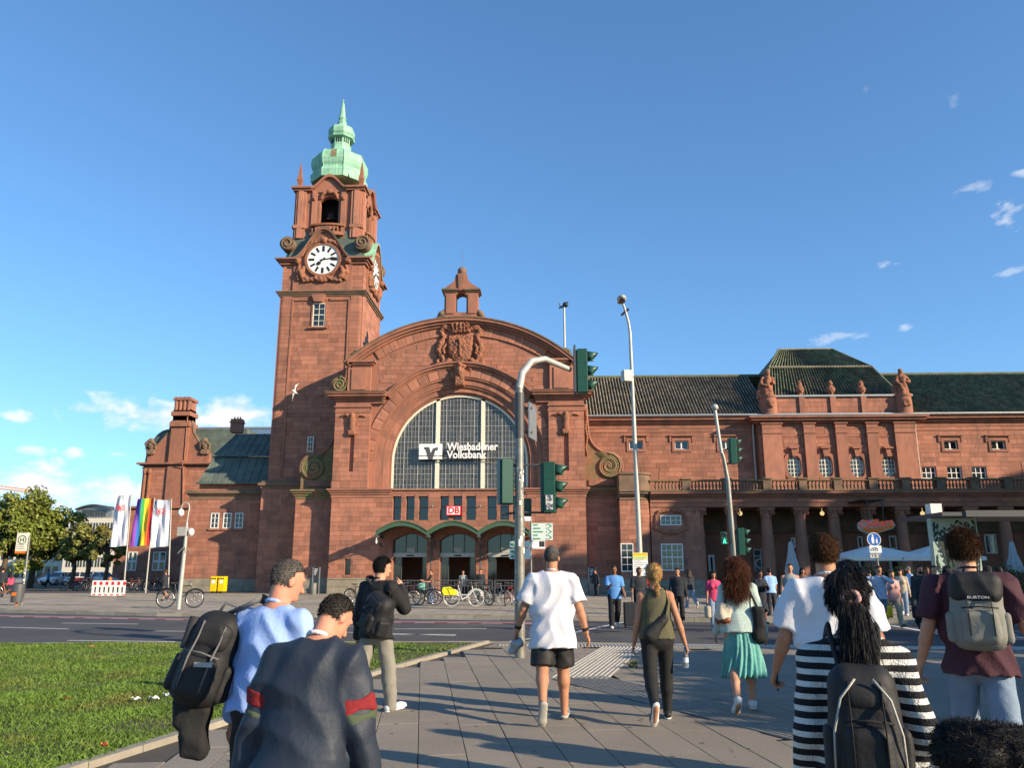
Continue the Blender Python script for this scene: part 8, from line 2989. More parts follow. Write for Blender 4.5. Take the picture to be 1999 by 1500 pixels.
m.tube([ca1 + up, cb1 + up * 0.5], 0.16, 5)
for k in range(30):
 p, q = ca1.lerp(cb1, k / 30), ca1.lerp(cb1, (k + 1) / 30)
 m.tube([p, p.lerp(q, .5) + up * (1 - 0.5 * k / 30), q], 0.11, 4)
m.build('jib', 'crane_orange', cr)
m = MB()
for sx in (-1, 1):
 for sy in (-1, 1):
  m.tube([(ca1.x - 8 + sx, YCr + sy, 0), (ca1.x - 8 + sx, YCr + sy, ca1.z + 2)], 0.15, 4)
m.tube([ca1 + Vector((-20, 0, 0.5)), ca1 + Vector((0.5, 0, 0.3))], 0.7, 4)
m.build('mast', 'crane_orange', cr)
YGu = 34.0
g = at(575, 766, YGu)
gu = thing('gull', 'white gull gliding before the tower', 'bird', g)
b = SDF()
b.ell((g.x, YGu, g.z), (0.07, 0.17, 0.07), k=0.03)
b.ell((g.x - 0.02, YGu - 0.19, g.z + 0.03), (0.04, 0.06, 0.04), k=0.03)
b.cap((g.x, YGu + 0.12, g.z), (g.x + 0.02, YGu + 0.28, g.z), 0.035, 0.05, sq=((0, 0, 1), 0.4), k=0.03)
for s in (-1, 1):
 e1 = Vector((g.x + s * 0.04, YGu - 0.04, g.z + s * 0.18 + 0.06))
 e2 = Vector((g.x + s * 0.12 + 0.02, YGu + 0.08, g.z + s * 0.40 + 0.02))
 b.cap((g.x, YGu, g.z + 0.02), e1, 0.075, 0.065, sq=((1, 0.1, 0), 0.3), k=0.03)
 b.cap(e1, e2, 0.062, 0.015, sq=((1, 0.1, 0), 0.3), k=0.03)
blob(b, 'body', 'white_paint', gu, 0.016)
for i, (px, py, rgbm, lab) in enumerate(((265, 1375, 'white_sign', 'torn white paper on the lawn behind the rucksack'), (300, 1373, 'white_sign', 'crumpled white paper scrap in the grass'), (326, 1366, 'flag_white', 'pale blue paper scrap beside the rucksack'), (203, 1469, 'red_sign', 'small red bottle cap at the lawn edge'), (178, 1268, 'bk_orange', 'dry orange leaf on the lawn near the road'), (129, 1375, 'bk_orange', 'fallen yellow leaf in the grass'), (352, 1422, 'white_sign', 'small white paper on the lawn corner'))):
 p = gnd(px, py)
 m = MB()
 s = 0.03 if rgbm == 'red_sign' else 0.055 if i < 3 else 0.04
 rr = random.Random(i)
 nn_ = 5
 for r_ in range(nn_):
  for c in range(nn_):
   m.v.append((p.x + (c / 4 - .5) * s * 2, p.y + (r_ / 4 - .5) * s * 1.2, 0.05 + 0.025 * rr.random() + 0.012 * math.sin(c * 2 + r_)))
 for r_ in range(nn_ - 1):
  for c in range(nn_ - 1):
   k = r_ * nn_ + c
   m.f.append((k, k + 1, k + nn_ + 1, k + nn_))
   m.mi.append(0)
 o = m.build('paper_scrap' if rgbm != 'red_sign' and 'bk' not in rgbm else ('bottle_cap' if rgbm == 'red_sign' else 'fallen_leaf'), rgbm, None, org=(p.x, p.y, 0))
 tag(o, lab, 'litter' if 'bk' not in rgbm else 'leaf')
p = gnd(1237, 1306)
rr = np.random.default_rng(8)
o = thing('leafy_twig', 'small green leafy twig lying on the pavement', 'twig', p)
n = 60
c = rr.normal(size=(n, 3)) * np.array([0.05, 0.05, 0.03]) + np.array([p.x, p.y, 0.07])
a = rr.normal(size=(n, 3)); a /= np.linalg.norm(a, axis=1)[:, None]
b = np.cross(a, rr.normal(size=(n, 3))); b /= np.linalg.norm(b, axis=1)[:, None]
np_mesh('leaves', np.stack([c - a * .03, c + b * .018, c + a * .03, c - b * .018], 1).reshape(-1, 3), np.arange(4 * n).reshape(-1, 4), 'leaf_dark', o, smooth=False)
MB().tube([(p.x - .06, p.y, .03), (p.x + .06, p.y + .02, .08)], 0.006, 4).build('stem', 'bark', o)
# ------------------------------------------------------------------ people
SKINS = {'light': (0.52, 0.27, 0.17), 'tan': (0.42, 0.20, 0.115), 'brown': (0.22, 0.10, 0.055), 'pink': (0.55, 0.25, 0.16)}
for k_, c_ in SKINS.items():
 mk('skin_' + k_, c_, 0.62, 0.12, 14, 0.15, 70, sub=0.1, spec=0.3)
CLOTH = {}
def cloth(name, rgb, rough=0.85, bump=0.25, bscale=45, var=0.08, **k):
 if name not in MAT:
  mk(name, rgb, rough, var, 7, bump, bscale, **k)
 return name
HAIRC = {'black': (0.008, 0.007, 0.007), 'dark': (0.022, 0.014, 0.009), 'brown': (0.075, 0.034, 0.014), 'auburn': (0.085, 0.028, 0.012), 'blond': (0.42, 0.25, 0.09), 'grey': (0.10, 0.09, 0.08), 'greying': (0.04, 0.033, 0.028)}
for k_, c_ in HAIRC.items():
 mk('hair_' + k_, c_, 0.6, 0.25, 30, spec=0.22, island=0.45)
mk('eye_dark', (0.02, 0.015, 0.012), 0.3, 0.0)
mk('lips', (0.30, 0.10, 0.08), 0.6, 0.05)
def rx(a):
 c, s = math.cos(a), math.sin(a)
 return Matrix(((1, 0, 0), (0, c, -s), (0, s, c)))
def rzm(a):
 c, s = math.cos(a), math.sin(a)
 return Matrix(((c, -s, 0), (s, c, 0), (0, 0, 1)))
def ry_(a):
 c, s = math.cos(a), math.sin(a)
 return Matrix(((c, 0, s), (0, 1, 0), (-s, 0, c)))
def joints(H, sex, p):
 J = {}
 th, sh = 0.245 * H, 0.243 * H
 hw = 0.052 * H
 feet = []
 for i, s in enumerate((-1, 1)):
  a, k, fp = [R(v) for v in p['legs'][i]]
  hip = Vector((s * hw, 0, 0))
  out = R(p.get('stance', 2)) * s
  knee = hip + Vector((math.sin(out) * th, math.sin(a) * th, -math.cos(a) * th))
  ank = knee + Vector((math.sin(out) * sh * 0.4, math.sin(a - k) * sh, -math.cos(a - k) * sh))
  M_ = rzm(R(-6) * s) @ rx(fp)
  heel = ank + M_ @ Vector((0, -0.028 * H, -0.036 * H))
  ball = ank + M_ @ Vector((s * 0.004, 0.085 * H, -0.036 * H))
  toe = ank + M_ @ Vector((s * 0.004, 0.118 * H, -0.032 * H))
  J['leg%d' % i] = [hip, knee, ank, heel, ball, toe]
  feet += [heel, ball, toe]
 dz = -min(f.z for f in feet) + 0.012
 for i in (0, 1):
  J['leg%d' % i] = [q + Vector((0, 0, dz)) for q in J['leg%d' % i]]
 hc = Vector((0, 0, dz))
 S = rzm(R(p.get('twist', 0))) @ rx(-R(p.get('lean', 2))) @ ry_(R(p.get('side', 0)))
 J['S'] = S
 J['hip'] = hc
 sp = lambda x, y, z: hc + S @ Vector((x * H, y * H, z * H))
 J['sp'] = sp
 shw = (0.108 if sex == 'm' else 0.094) * p.get('wide', 1)
 for i, s in enumerate((-1, 1)):
  sw, ab, eb, tw = [R(v) for v in p['arms'][i]]
  A = sp(s * shw, -0.006, 0.266 - p.get('drop', 0))
  D = S @ ry_(-s * ab) @ rx(sw)
  el = A + D @ Vector((0, 0, -0.172 * H))
  D2 = D @ rzm(s * tw) @ rx(eb)
  wr = el + D2 @ Vector((0, 0, -0.150 * H))
  J['arm%d' % i] = [A, el, wr, D2]
 J['neck'] = sp(0, -0.004, 0.318)
 HM = S @ rzm(R(p.get('turn', 0))) @ rx(-R(p.get('bow', 5))) @ ry_(R(p.get('tilt', 0)))
 J['HM'] = HM
 J['head'] = J['neck'] + HM @ Vector((0, 0.012 * H, 0.088 * H))
 return J
def folds(seed, amp, fx=9, fz=5):
 r = np.random.default_rng(seed)
 a = r.uniform(0, 6.28, 6)
 def fn(x, y, z):
  w = 0.6 * np.sin(z * 7 + a[0]) + 0.4 * np.sin(y * 11 + a[1])
  v = np.sin((x * fx + z * fz) * 2.2 + w * 1.5 + a[2]) * 0.6 + np.sin((x * fx * 0.7 - z * fz * 2.1 + y * 8) * 2.3 + a[3] + w) * 0.5
  rv = 1 - 2 * np.abs(np.sin(x * 21 + y * 9 + 2.2 * np.sin(z * 4.2 + a[4]) + 0.8 * np.sin(z * 13)))
  rd = 1 - 2 * np.abs(np.sin(z * 17 + 7 * x * np.sign(x + 0.01) + 1.6 * np.sin(x * 9 + a[5]) + y * 6))
  mk1 = 0.5 + 0.5 * np.sin(x * 6.1 + z * 4.3 + a[1])
  return -amp * (-0.55 * v + 0.75 * rv * mk1 + 0.7 * rd * (1 - mk1))
 return fn
def hand(sd, wr, D2, s, sc, curl, grip=0.0):
 f = lambda x, y, z: wr + D2 @ Vector((x * sc, y * sc, z * sc))
 sd.cap(f(0, 0, 0.0), f(0, 0.004, -0.075), 0.023 * sc, 0.036 * sc, k=0.012, sq=((D2 @ Vector((1, 0, 0))), 0.5))
 ln = (0.072, 0.08, 0.074, 0.058)
 for q in range(4):
  y = 0.031 - 0.021 * q
  b = f(-s * 0.002, y, -0.085)
  a1 = curl * 0.8
  a2 = curl * 1.9
  m = b + D2 @ (Vector((-s * math.sin(a1), 0, -math.cos(a1))) * ln[q] * 0.5 * sc)
  e = m + D2 @ (Vector((-s * math.sin(a2), 0, -math.cos(a2))) * ln[q] * 0.55 * sc)
  sd.cap(b, m, 0.0098 * sc, 0.009 * sc, k=0.004)
  sd.cap(m, e, 0.009 * sc, 0.0075 * sc, k=0.003)
 b = f(0, 0.028, -0.03)
 m = f(-s * 0.014, 0.052, -0.062)
 sd.cap(b, m, 0.013 * sc, 0.0105 * sc, k=0.008)
 sd.cap(m, f(-s * (0.02 + 0.01 * grip), 0.05 - 0.02 * grip, -0.095), 0.0105 * sc, 0.008 * sc, k=0.004)
 return f(-s * 0.03, 0, -0.09)
def strands(parent, mat, V, c, n, ln, wid, flow, up, rand, seed, name='hair_strands', sel=None, sleek=0):
 rr = np.random.default_rng(seed)
 V = np.asarray(V)
 if sel is not None:
  V = V[sel(V)]
 if not len(V):
  return
 p = V[rr.integers(0, len(V), n)] + rr.normal(size=(n, 3)) * 0.002
 nn = p - np.array(c)
 nn /= np.linalg.norm(nn, axis=1)[:, None] + 1e-9
 d = nn * up + np.array(flow) + rr.normal(size=(n, 3)) * rand
 d -= nn * np.minimum(0, (d * nn).sum(1))[:, None]
 d /= np.linalg.norm(d, axis=1)[:, None] + 1e-9
 L_ = ln * (0.5 + rr.random(n))
 if sleek:
  L_ = np.where(np.linalg.norm(p - np.array(c), axis=1) < 0.125, np.minimum(L_, sleek), L_)
 L_ = L_[:, None]
 w = np.cross(d, nn + rr.normal(size=(n, 3)) * 0.4)
 w /= np.linalg.norm(w, axis=1)[:, None] + 1e-9
 w *= wid
 m = p + d * L_ * 0.55
 e = m + (d + np.array((0, 0, -0.5)) * (L_ > 0.06) + rr.normal(size=(n, 3)) * rand * 0.6) * L_ * 0.5
 p = p - nn * 0.004
 Vv = np.stack([p - w, p + w, m - w * 0.9, m + w * 0.9, e - w * 0.25, e + w * 0.25], 1).reshape(-1, 3)
 b = np.arange(n)[:, None] * 6
 Q = np.concatenate([b + np.array([[0, 1, 3, 2]]), b + np.array([[2, 3, 5, 4]])])
 np_mesh(name, Vv, Q, mat, parent, smooth=True)
WALK_L = [(-16, 34, -62), (14, 6, 4)]        # left leg trailing, toe on the ground
WALK_R = [(14, 6, 4), (-16, 34, -62)]
STAND = [(1, 3, 0), (-2, 3, 0)]
ARMS = [(-6, 9, 14, 0), (6, 9, 16, 0)]
def person(label, loc, yaw, H=1.75, sex='m', skin='light', hair=('brown', 'short'), top=None, bottom=None, shoes=('shoe_white', (0.6, 0.6, 0.58)), near=True, fat=1.0, seed=1, group=None, face=False, **p):
 p.setdefault('legs', STAND)
 p.setdefault('arms', ARMS)
 o = thing('person', label, 'person', (0, 0, 0), 0, group, local=True)
 J = joints(H, sex, p)
 sp, S, HM, hd = J['sp'], J['S'], J['HM'], J['head']
 X = S @ Vector((1, 0, 0))
 hb, hc_ = (0.0095, 0.0115) if near else (0.02, 0.021)
 k1 = H / 1.75
 cw, ww, pw = (0.098, 0.08, 0.09) if sex == 'm' else (0.083, 0.066, 0.093)
 cw, ww, pw = cw * fat, ww * fat ** 1.4, pw * fat
 b = SDF()
 Rt = np.array(S.transposed())
 b.ell(sp(0, 0.004, 0.215), (cw * H, 0.062 * H * fat, 0.115 * H), Rt, k=0.05)
 b.ell(sp(0, 0.004, 0.10), (ww * H, 0.056 * H * fat, 0.1 * H), Rt, k=0.05)
 b.ell(sp(0, -0.008, -0.005), (pw * H, 0.066 * H * fat, 0.075 * H), Rt, k=0.05)
 if sex == 'f':
  for s in (-1, 1):
   b.ell(sp(s * 0.042, 0.05, 0.2), 0.042 * H, k=0.03)
 nk = (0.034 if sex == 'm' else 0.028) * H
 b.cap(J['neck'] - S @ Vector((0, 0, 0.03 * H)), hd - HM @ Vector((0, 0.02, 0.06 * k1)), nk * 1.1, nk, k=0.025)
 hm = np.array(HM.transposed())
 hp = lambda x, y, z: hd + HM @ (Vector((x, y, z)) * k1)
 b.ell(hp(0, -0.005, 0.022), (0.074 * k1, 0.094 * k1, 0.093 * k1), hm, k=0.02)
 b.ell(hp(0, 0.028, -0.045), (0.056 * k1, 0.062 * k1, 0.07 * k1), hm, k=0.03)
 b.ell(hp(0, 0.078, -0.085), (0.022 * k1, 0.018 * k1, 0.018 * k1), hm, k=0.02)
 b.cap(hp(0, 0.088, 0.0), hp(0, 0.108, -0.034), 0.009 * k1, 0.014 * k1, k=0.012)
 for s in (-1, 1):
  b.ell(hp(s * 0.076, -0.004, -0.012), (0.012 * k1, 0.022 * k1, 0.033 * k1), hm, k=0.006)
  b.ell(hp(s * 0.031, 0.098, 0.008), 0.013 * k1, op='s')
  b.cap(hp(s * 0.015, 0.09, 0.026), hp(s * 0.05, 0.078, 0.024), 0.009 * k1, k=0.01)
 grips = []
 for i, s in enumerate((-1, 1)):
  A, el, wr, D2 = J['arm%d' % i]
  am = (1.0 if sex == 'm' else 0.86) * k1 * fat ** 0.6
  b.cap(sp(s * 0.022, -0.006, 0.297), A, 0.034 * k1, 0.054 * am, k=0.04)
  b.cap(A, el, 0.052 * am, 0.041 * am, k=0.025)
  b.cap(el, el.lerp(wr, 0.35), 0.041 * am, 0.041 * am, k=0.02)
  b.cap(el.lerp(wr, 0.3), wr, 0.041 * am, 0.026 * am, k=0.02)
  if near:
   grips.append(hand(b, wr, D2, s, k1 * (1.05 if sex == 'm' else 0.95), p.get('curl', (0.35, 0.35))[i]))
  else:
   e = wr + D2 @ Vector((0, 0.01, -0.14 * k1))
   b.cap(wr, e, 0.03 * k1, 0.022 * k1, k=0.02)
   grips.append(e)
  hip, kn, an, heel, ball, toe = J['leg%d' % i]
  lm = (1.0 if sex == 'm' else 0.98) * k1 * fat ** 0.7
  b.cap(hip, kn, 0.086 * lm, 0.056 * lm, k=0.03)
  b.cap(kn, kn.lerp(an, 0.35) + Vector((0, -0.012, 0)), 0.054 * lm, 0.057 * lm, k=0.03)
  b.cap(kn.lerp(an, 0.3), an, 0.054 * lm, 0.034 * lm, k=0.03)
  b.cap(an, heel.lerp(ball, 0.1) + Vector((0, 0, 0.015)), 0.035 * lm, 0.028, k=0.02)
  b.cap(heel.lerp(ball, 0.2), ball, 0.027, 0.025, k=0.02, sq=(X, 1.25))
 body = blob(b, 'body', 'skin_' + skin, o, hb)
 amp = 0.006 if near else 0.0
 fat2 = fat
 if bottom:
  kind, cm = bottom
  t = SDF()
  off = 0.008 if kind == 'leggings' else 0.016
  if kind != 'skirt':
   t.ell(sp(0, -0.008, -0.005), (pw * H + off, 0.066 * H * fat + off, 0.085 * H + off), Rt, k=0.03)
   t.cap(sp(0, 0, -0.01), sp(0, 0.0, 0.075), pw * 0.62 * H + off, ww * 0.6 * H + off * 0.5, k=0.03, sq=(X, 1.3))
   for i in (0, 1):
    hip, kn, an, heel, ball, toe = J['leg%d' % i]
    lm = k1 * fat ** 0.7
    if kind == 'shorts':
     t.cap(hip, hip.lerp(kn, 0.97), 0.092 * lm + off, 0.1 * lm + off, k=0.02, flat=True)
    else:
     w0, w1, w2 = (0.088, 0.062, 0.042) if kind == 'leggings' else (0.088, 0.068, 0.062)
     wc = 0.06 if kind == 'leggings' else 0.0676
     t.cap(hip, kn, w0 * lm + off, w1 * lm + off, k=0.025)
     t.cap(kn, kn.lerp(an, 0.4) + Vector((0, -0.008, 0)), w1 * lm + off, wc * lm + off, k=0.02)
     t.cap(kn.lerp(an, 0.35), an + (Vector((0, 0, 0.02)) if kind == 'leggings' else Vector((0, 0, -0.025))), wc * lm + off, w2 * lm + off * 0.7, k=0.02, flat=False)
   blob(t, kind, cm, o, hc_, amp=amp, warp=None if kind == 'leggings' or not near else folds(seed, 0.0045, 5, 9))
  else:
   zt_, zb_ = sp(0, 0, 0.07), Vector((0.02, -0.02, 0.245 * H * 0.98))
   t.cap(zt_, zb_, ww * 0.8 * H + 0.012, 0.205 * k1, sq=((1, 0, 0), 1.25), flat=True, k=0.01)
   blob(t, kind, cm, o, hc_, amp=0.03, warp=lambda x, y, z: (0.018 * np.clip((zt_.z - z) / (zt_.z - zb_.z), 0, 1) * np.sin(np.arctan2(y, x) * 22 + 3 * np.sin(z * 6)) + 0.008 * np.sin(np.arctan2(y, x) * 9 + z * 3)))
 if top:
  kind, cm, hem = top[:3]
  loose = top[3] if len(top) > 3 else 0.014
  t = SDF()
  t.ell(sp(0, 0.004, 0.21), (cw * H + loose, 0.062 * H * fat + loose, 0.115 * H + 0.008), Rt, k=0.03)
  fl = 1.5 * (cw + pw) / (0.188 * 1.0)
  hwid = max(pw * H, ww * H) + loose * 1.5 + 0.022
  t.cap(sp(0, 0.002, 0.24), sp(0, 0, 0.09), 0.058 * H * fat + loose, 0.06 * H * fat + loose, k=0.03, sq=(X, cw * 0.98 * H / (0.058 * H * fat)))
  t.cap(sp(0, 0, 0.10), sp(0, -0.007, hem), 0.062 * H * fat + loose, 0.074 * H * fat + loose * 1.4, k=0.03, sq=(X, hwid / (0.074 * H * fat + loose * 1.4)), flat=True)
  if sex == 'f':
   for s in (-1, 1):
    t.ell(sp(s * 0.042, 0.05, 0.2), 0.042 * H + loose * 0.6, k=0.03)
  for i, s in enumerate((-1, 1)):
   A, el, wr, D2 = J['arm%d' % i]
   am = (1.0 if sex == 'm' else 0.86) * k1 * fat ** 0.6
   if kind == 'tank':
    t.cap(sp(s * 0.055, -0.004, 0.25), sp(s * 0.045, -0.004, 0.3), 0.04, 0.034, k=0.03)
    continue
   t.cap(sp(s * 0.022, -0.006, 0.296), A, 0.036 * k1 + loose * 0.5, 0.055 * am + loose * 0.8, k=0.035)
   if kind == 'tee':
    t.cap(A, A.lerp(el, 0.82), 0.054 * am + loose, 0.056 * am + loose * 1.3, k=0.02, flat=True)
   else:
    t.cap(A, el, 0.054 * am + loose, 0.046 * am + loose, k=0.025)
    t.cap(el, wr, 0.046 * am + loose, 0.032 * am + loose * 0.8, k=0.02)
  nb, nd = J['neck'] + S @ Vector((0, 0, -0.012)), (S @ Vector((0, 0, 1)))
  def cutf(x, y, z):
   c = (x - nb.x) * nd.x + (y - nb.y) * nd.y + (z - nb.z) * nd.z - 0.012
   r2 = (x - nb.x) ** 2 + (y - nb.y) ** 2 + (z - nb.z) ** 2
   c = np.where(r2 < (0.095 * k1) ** 2, c, -1)
   return c
  sh = blob(t, 'shirt' if kind != 'long' else 'jacket', cm, o, hc_, amp=amp * 2, warp=folds(seed + 5, top[4] if len(top) > 4 else 0.005, 4, 5) if near else None, cut=cutf)
  if len(top) > 5 and top[5]:
   c = SDF()
   ng = [J['neck'] + S @ Vector((0.055 * k1 * math.cos(a), 0.004 + 0.058 * k1 * math.sin(a), 0.008 - 0.02 * math.sin(a))) for a in [2 * math.pi * q / 14 for q in range(15)]]
   c.curve(ng, 0.0105, 0.008)
   blob(c, 'collar', top[5], sh, hc_ * 0.8)
 sm, srgb = shoes
 if sm:
  if sm not in MAT:
   mk(sm, srgb, 0.6, 0.1)
  for i in (0, 1):
   hip, kn, an, heel, ball, toe = J['leg%d' % i]
   up = (an - heel.lerp(ball, 0.25)).normalized()
   t = SDF()
   t.cap(heel + up * 0.03, ball + up * 0.024, 0.040 * k1, 0.041 * k1, k=0.015, sq=(X, 1.05))
   t.cap(ball + up * 0.024, toe + up * 0.016, 0.041 * k1, 0.026 * k1, k=0.015, sq=(X, 1.3))
   t.cap(heel + up * 0.03, an + up * 0.0, 0.038 * k1, 0.042 * k1, k=0.015)
   so_ = blob(t, 'shoe', sm, o, 0.011 if near else 0.02)
   t = SDF()
   t.cap(heel - up * 0.004, ball - up * 0.004, 0.041 * k1, 0.046 * k1, k=0.01, sq=(up, 0.36))
   t.cap(ball - up * 0.004, toe - up * 0.0, 0.046 * k1, 0.036 * k1, k=0.01, sq=(up, 0.36))
   blob(t, 'sole', p.get('sole', 'white_paint'), so_, 0.011 if near else 0.02)
 hk, style = hair
 if style != 'none':
  t = SDF()
  th = 0.012 if style in ('crop', 'short') else 0.018
  if style == 'crop':
   th = 0.005
  t.ell(hp(0, -0.008, 0.026), ((0.075 + th) * k1, (0.096 + th) * k1, (0.095 + th) * k1), hm, k=0.01)
  tail = None
  wl = 0.0
  if style in ('wavy', 'long'):
   wl = 0.02
   L1 = 0.30 if style == 'wavy' else 0.25
   for s in (-1, -0.33, 0.33, 1):
    t.cap(hp(s * 0.05, -0.05, 0.03), hp(s * 0.085, -0.10, -L1 * (0.85 if abs(s) == 1 else 1)), 0.07 * k1, 0.045 * k1, k=0.04)
  if style == 'pony':
   for q in range(5):
    t.cap(hp(0.004 * math.sin(q), -0.1 - 0.012 * q, 0.0 - 0.075 * q), hp(0.02 * math.sin(q + 1), -0.112 - 0.012 * q, -0.075 * (q + 1)), (0.036 + 0.009 * min(q, 2)) * k1, (0.045 if q < 3 else 0.028) * k1, k=0.03)
   wl = 0.012
  if style == 'braid':
   for q in range(7):
    t.ell(hp((-1) ** q * 0.008 + 0.01 * q / 7, -0.112 - 0.003 * q, 0.05 - 0.042 * q), (0.026 * (1 - 0.06 * q), 0.024, 0.03), k=0.004)
   wl = 0.004
  def hcut(x, y, z):
   d = [(x - hd.x), (y - hd.y), (z - hd.z)]
   f = HM @ Vector((0, 1, 0))
   u = HM @ Vector((0, 0, 1))
   fw = (d[0] * f.x + d[1] * f.y + d[2] * f.z) / k1
   uz = (d[0] * u.x + d[1] * u.y + d[2] * u.z) / k1
   face_ = np.minimum(fw - 0.0 - np.clip(uz - 0.045, 0, 1) * 2.2, 0.2) if style != 'long' else fw - 0.03 - np.clip(uz - 0.03, 0, 1) * 2.2
   low = (-0.062 - 0.35 * np.clip(-fw - 0.04, -0.1, 0.06)) - uz if style in ('short', 'crop', 'shaggy', 'braid', 'pony') else -1.0 + 0 * uz
   if style in ('pony', 'braid'):
    low = np.where(fw < -0.088, -1.0, low)
   return np.maximum(face_, low)
  V, Q = t.mesh(0.011 if near else 0.018, amp=0.02, cut=hcut, warp=(lambda x, y, z: (wl or 0.0015) * np.sin(x * 60 + 4 * np.sin(z * 22)) * np.sin(y * 55 + z * 30)) if near else None)
  hr = np_mesh('hair', V, Q, 'hair_' + hk, o)
  if near:
   fl = HM @ Vector((0, -0.35, -0.6))
   n_, ln, rd, up_ = {'crop': (4500, 0.007, 0.25, 0.35), 'short': (6000, 0.02, 0.2, 0.22), 'shaggy': (6000, 0.034, 0.3, 0.45), 'wavy': (6500, 0.08, 0.35, 0.2), 'long': (5000, 0.12, 0.2, 0.2), 'pony': (5600, 0.10, 0.10, 0.02), 'braid': (2800, 0.035, 0.12, 0.04)}[style]
   strands(hr, 'hair_' + hk, V, hd, n_ * 2, ln, 0.0012, fl, up_, rd, seed, sleek=0.028 if style in ('pony', 'braid', 'wavy', 'long') else 0)
 if face:
  for s in (-1, 1):
   MB().ball(hp(s * 0.031, 0.088, 0.006), 0.0125 * k1, 8, 6).build('eye', 'eye_dark', body, smooth=True)
  MB().ball(hp(0, 0.086, -0.062), (0.024 * k1, 0.012, 0.007 * k1), 8, 6).build('mouth', 'lips', body, smooth=True)
 if p.get('beard'):
  t = SDF()
  t.ell(hp(0, 0.034, -0.062), (0.062 * k1, 0.066 * k1, 0.062 * k1), hm)
  blob(t, 'beard', 'hair_black', o, 0.014, cut=lambda x, y, z: (z - (hd.z - 0.045 * k1)))
 o.location = loc
 o.rotation_euler = (0, 0, yaw)
 return o, J, grips, hp
def carried(name, label, cat, who):
 return thing(name, label, cat, (0, 0, 0), 0, None, local=True)
def seat(o, who):
 o.location = who.location
 o.rotation_euler = who.rotation_euler
 return o
def gp(px, Y, z=0.0):
 v = at(px, 1115, Y)
 return (v.x, Y, z)
cloth('denim', (0.16, 0.22, 0.30), rgb2=(0.24, 0.31, 0.40), mixscale=2.2)
cloth('black_cloth', (0.012, 0.012, 0.013))
cloth('black_nylon', (0.012, 0.012, 0.013), 0.66, 0.12, 70)
cloth('blue_shirt', (0.30, 0.44, 0.78), 0.8, 0.15)
cloth('navy', (0.018, 0.026, 0.042), 0.62, 0.15)
cloth('white_cotton', (0.60, 0.60, 0.64), 0.85, 0.15)
cloth('olive', (0.085, 0.08, 0.042))
cloth('mint', (0.52, 0.66, 0.60), 0.95, 0.9, 130)
cloth('teal', (0.10, 0.33, 0.29), 0.6, 0.1)
cloth('maroon', (0.055, 0.016, 0.026))
cloth('grey_jean', (0.22, 0.21, 0.18))
cloth('grey_pack', (0.18, 0.18, 0.155), 0.8, 0.15, 60)
cloth('cap_grey', (0.075, 0.07, 0.062))
cloth('strap_grey', (0.13, 0.13, 0.135))
cloth('brown_leather', (0.16, 0.045, 0.02), 0.45)
cloth('cream_cloth', (0.6, 0.53, 0.4))
cloth('red_cloth', (0.20, 0.012, 0.014))
cloth('green_cloth', (0.06, 0.082, 0.042))
def stripes():
 m = mk('stripes', (0.7, 0.69, 0.64), 0.95, 0.06, 7, 0.8, 120)
 nt = m.node_tree
 b = nt.nodes['Principled BSDF']
 src = b.inputs['Base Color'].links[0].from_socket
 tc = nt.nodes.new('ShaderNodeTexCoord')
 sx = nt.nodes.new('ShaderNodeSeparateXYZ')
 nt.links.new(tc.outputs['Object'], sx.inputs[0])
 w = nt.nodes.new('ShaderNodeMath')
 w.operation = 'MULTIPLY'
 w.inputs[1].default_value = 1 / 0.046
 nt.links.new(sx.outputs[2], w.inputs[0])
 f = nt.nodes.new('ShaderNodeMath')
 f.operation = 'FRACT'
 nt.links.new(w.outputs[0], f.inputs[0])
 g = nt.nodes.new('ShaderNodeMath')
 g.operation = 'GREATER_THAN'
 g.inputs[1].default_value = 0.45
 nt.links.new(f.outputs[0], g.inputs[0])
 mx = nt.nodes.new('ShaderNodeMixRGB')
 nt.links.new(g.outputs[0], mx.inputs[0])
 nt.links.new(src, mx.inputs[1])
 mx.inputs[2].default_value = (0.012, 0.012, 0.014, 1)
 nt.links.new(mx.outputs[0], b.inputs['Base Color'])
stripes()
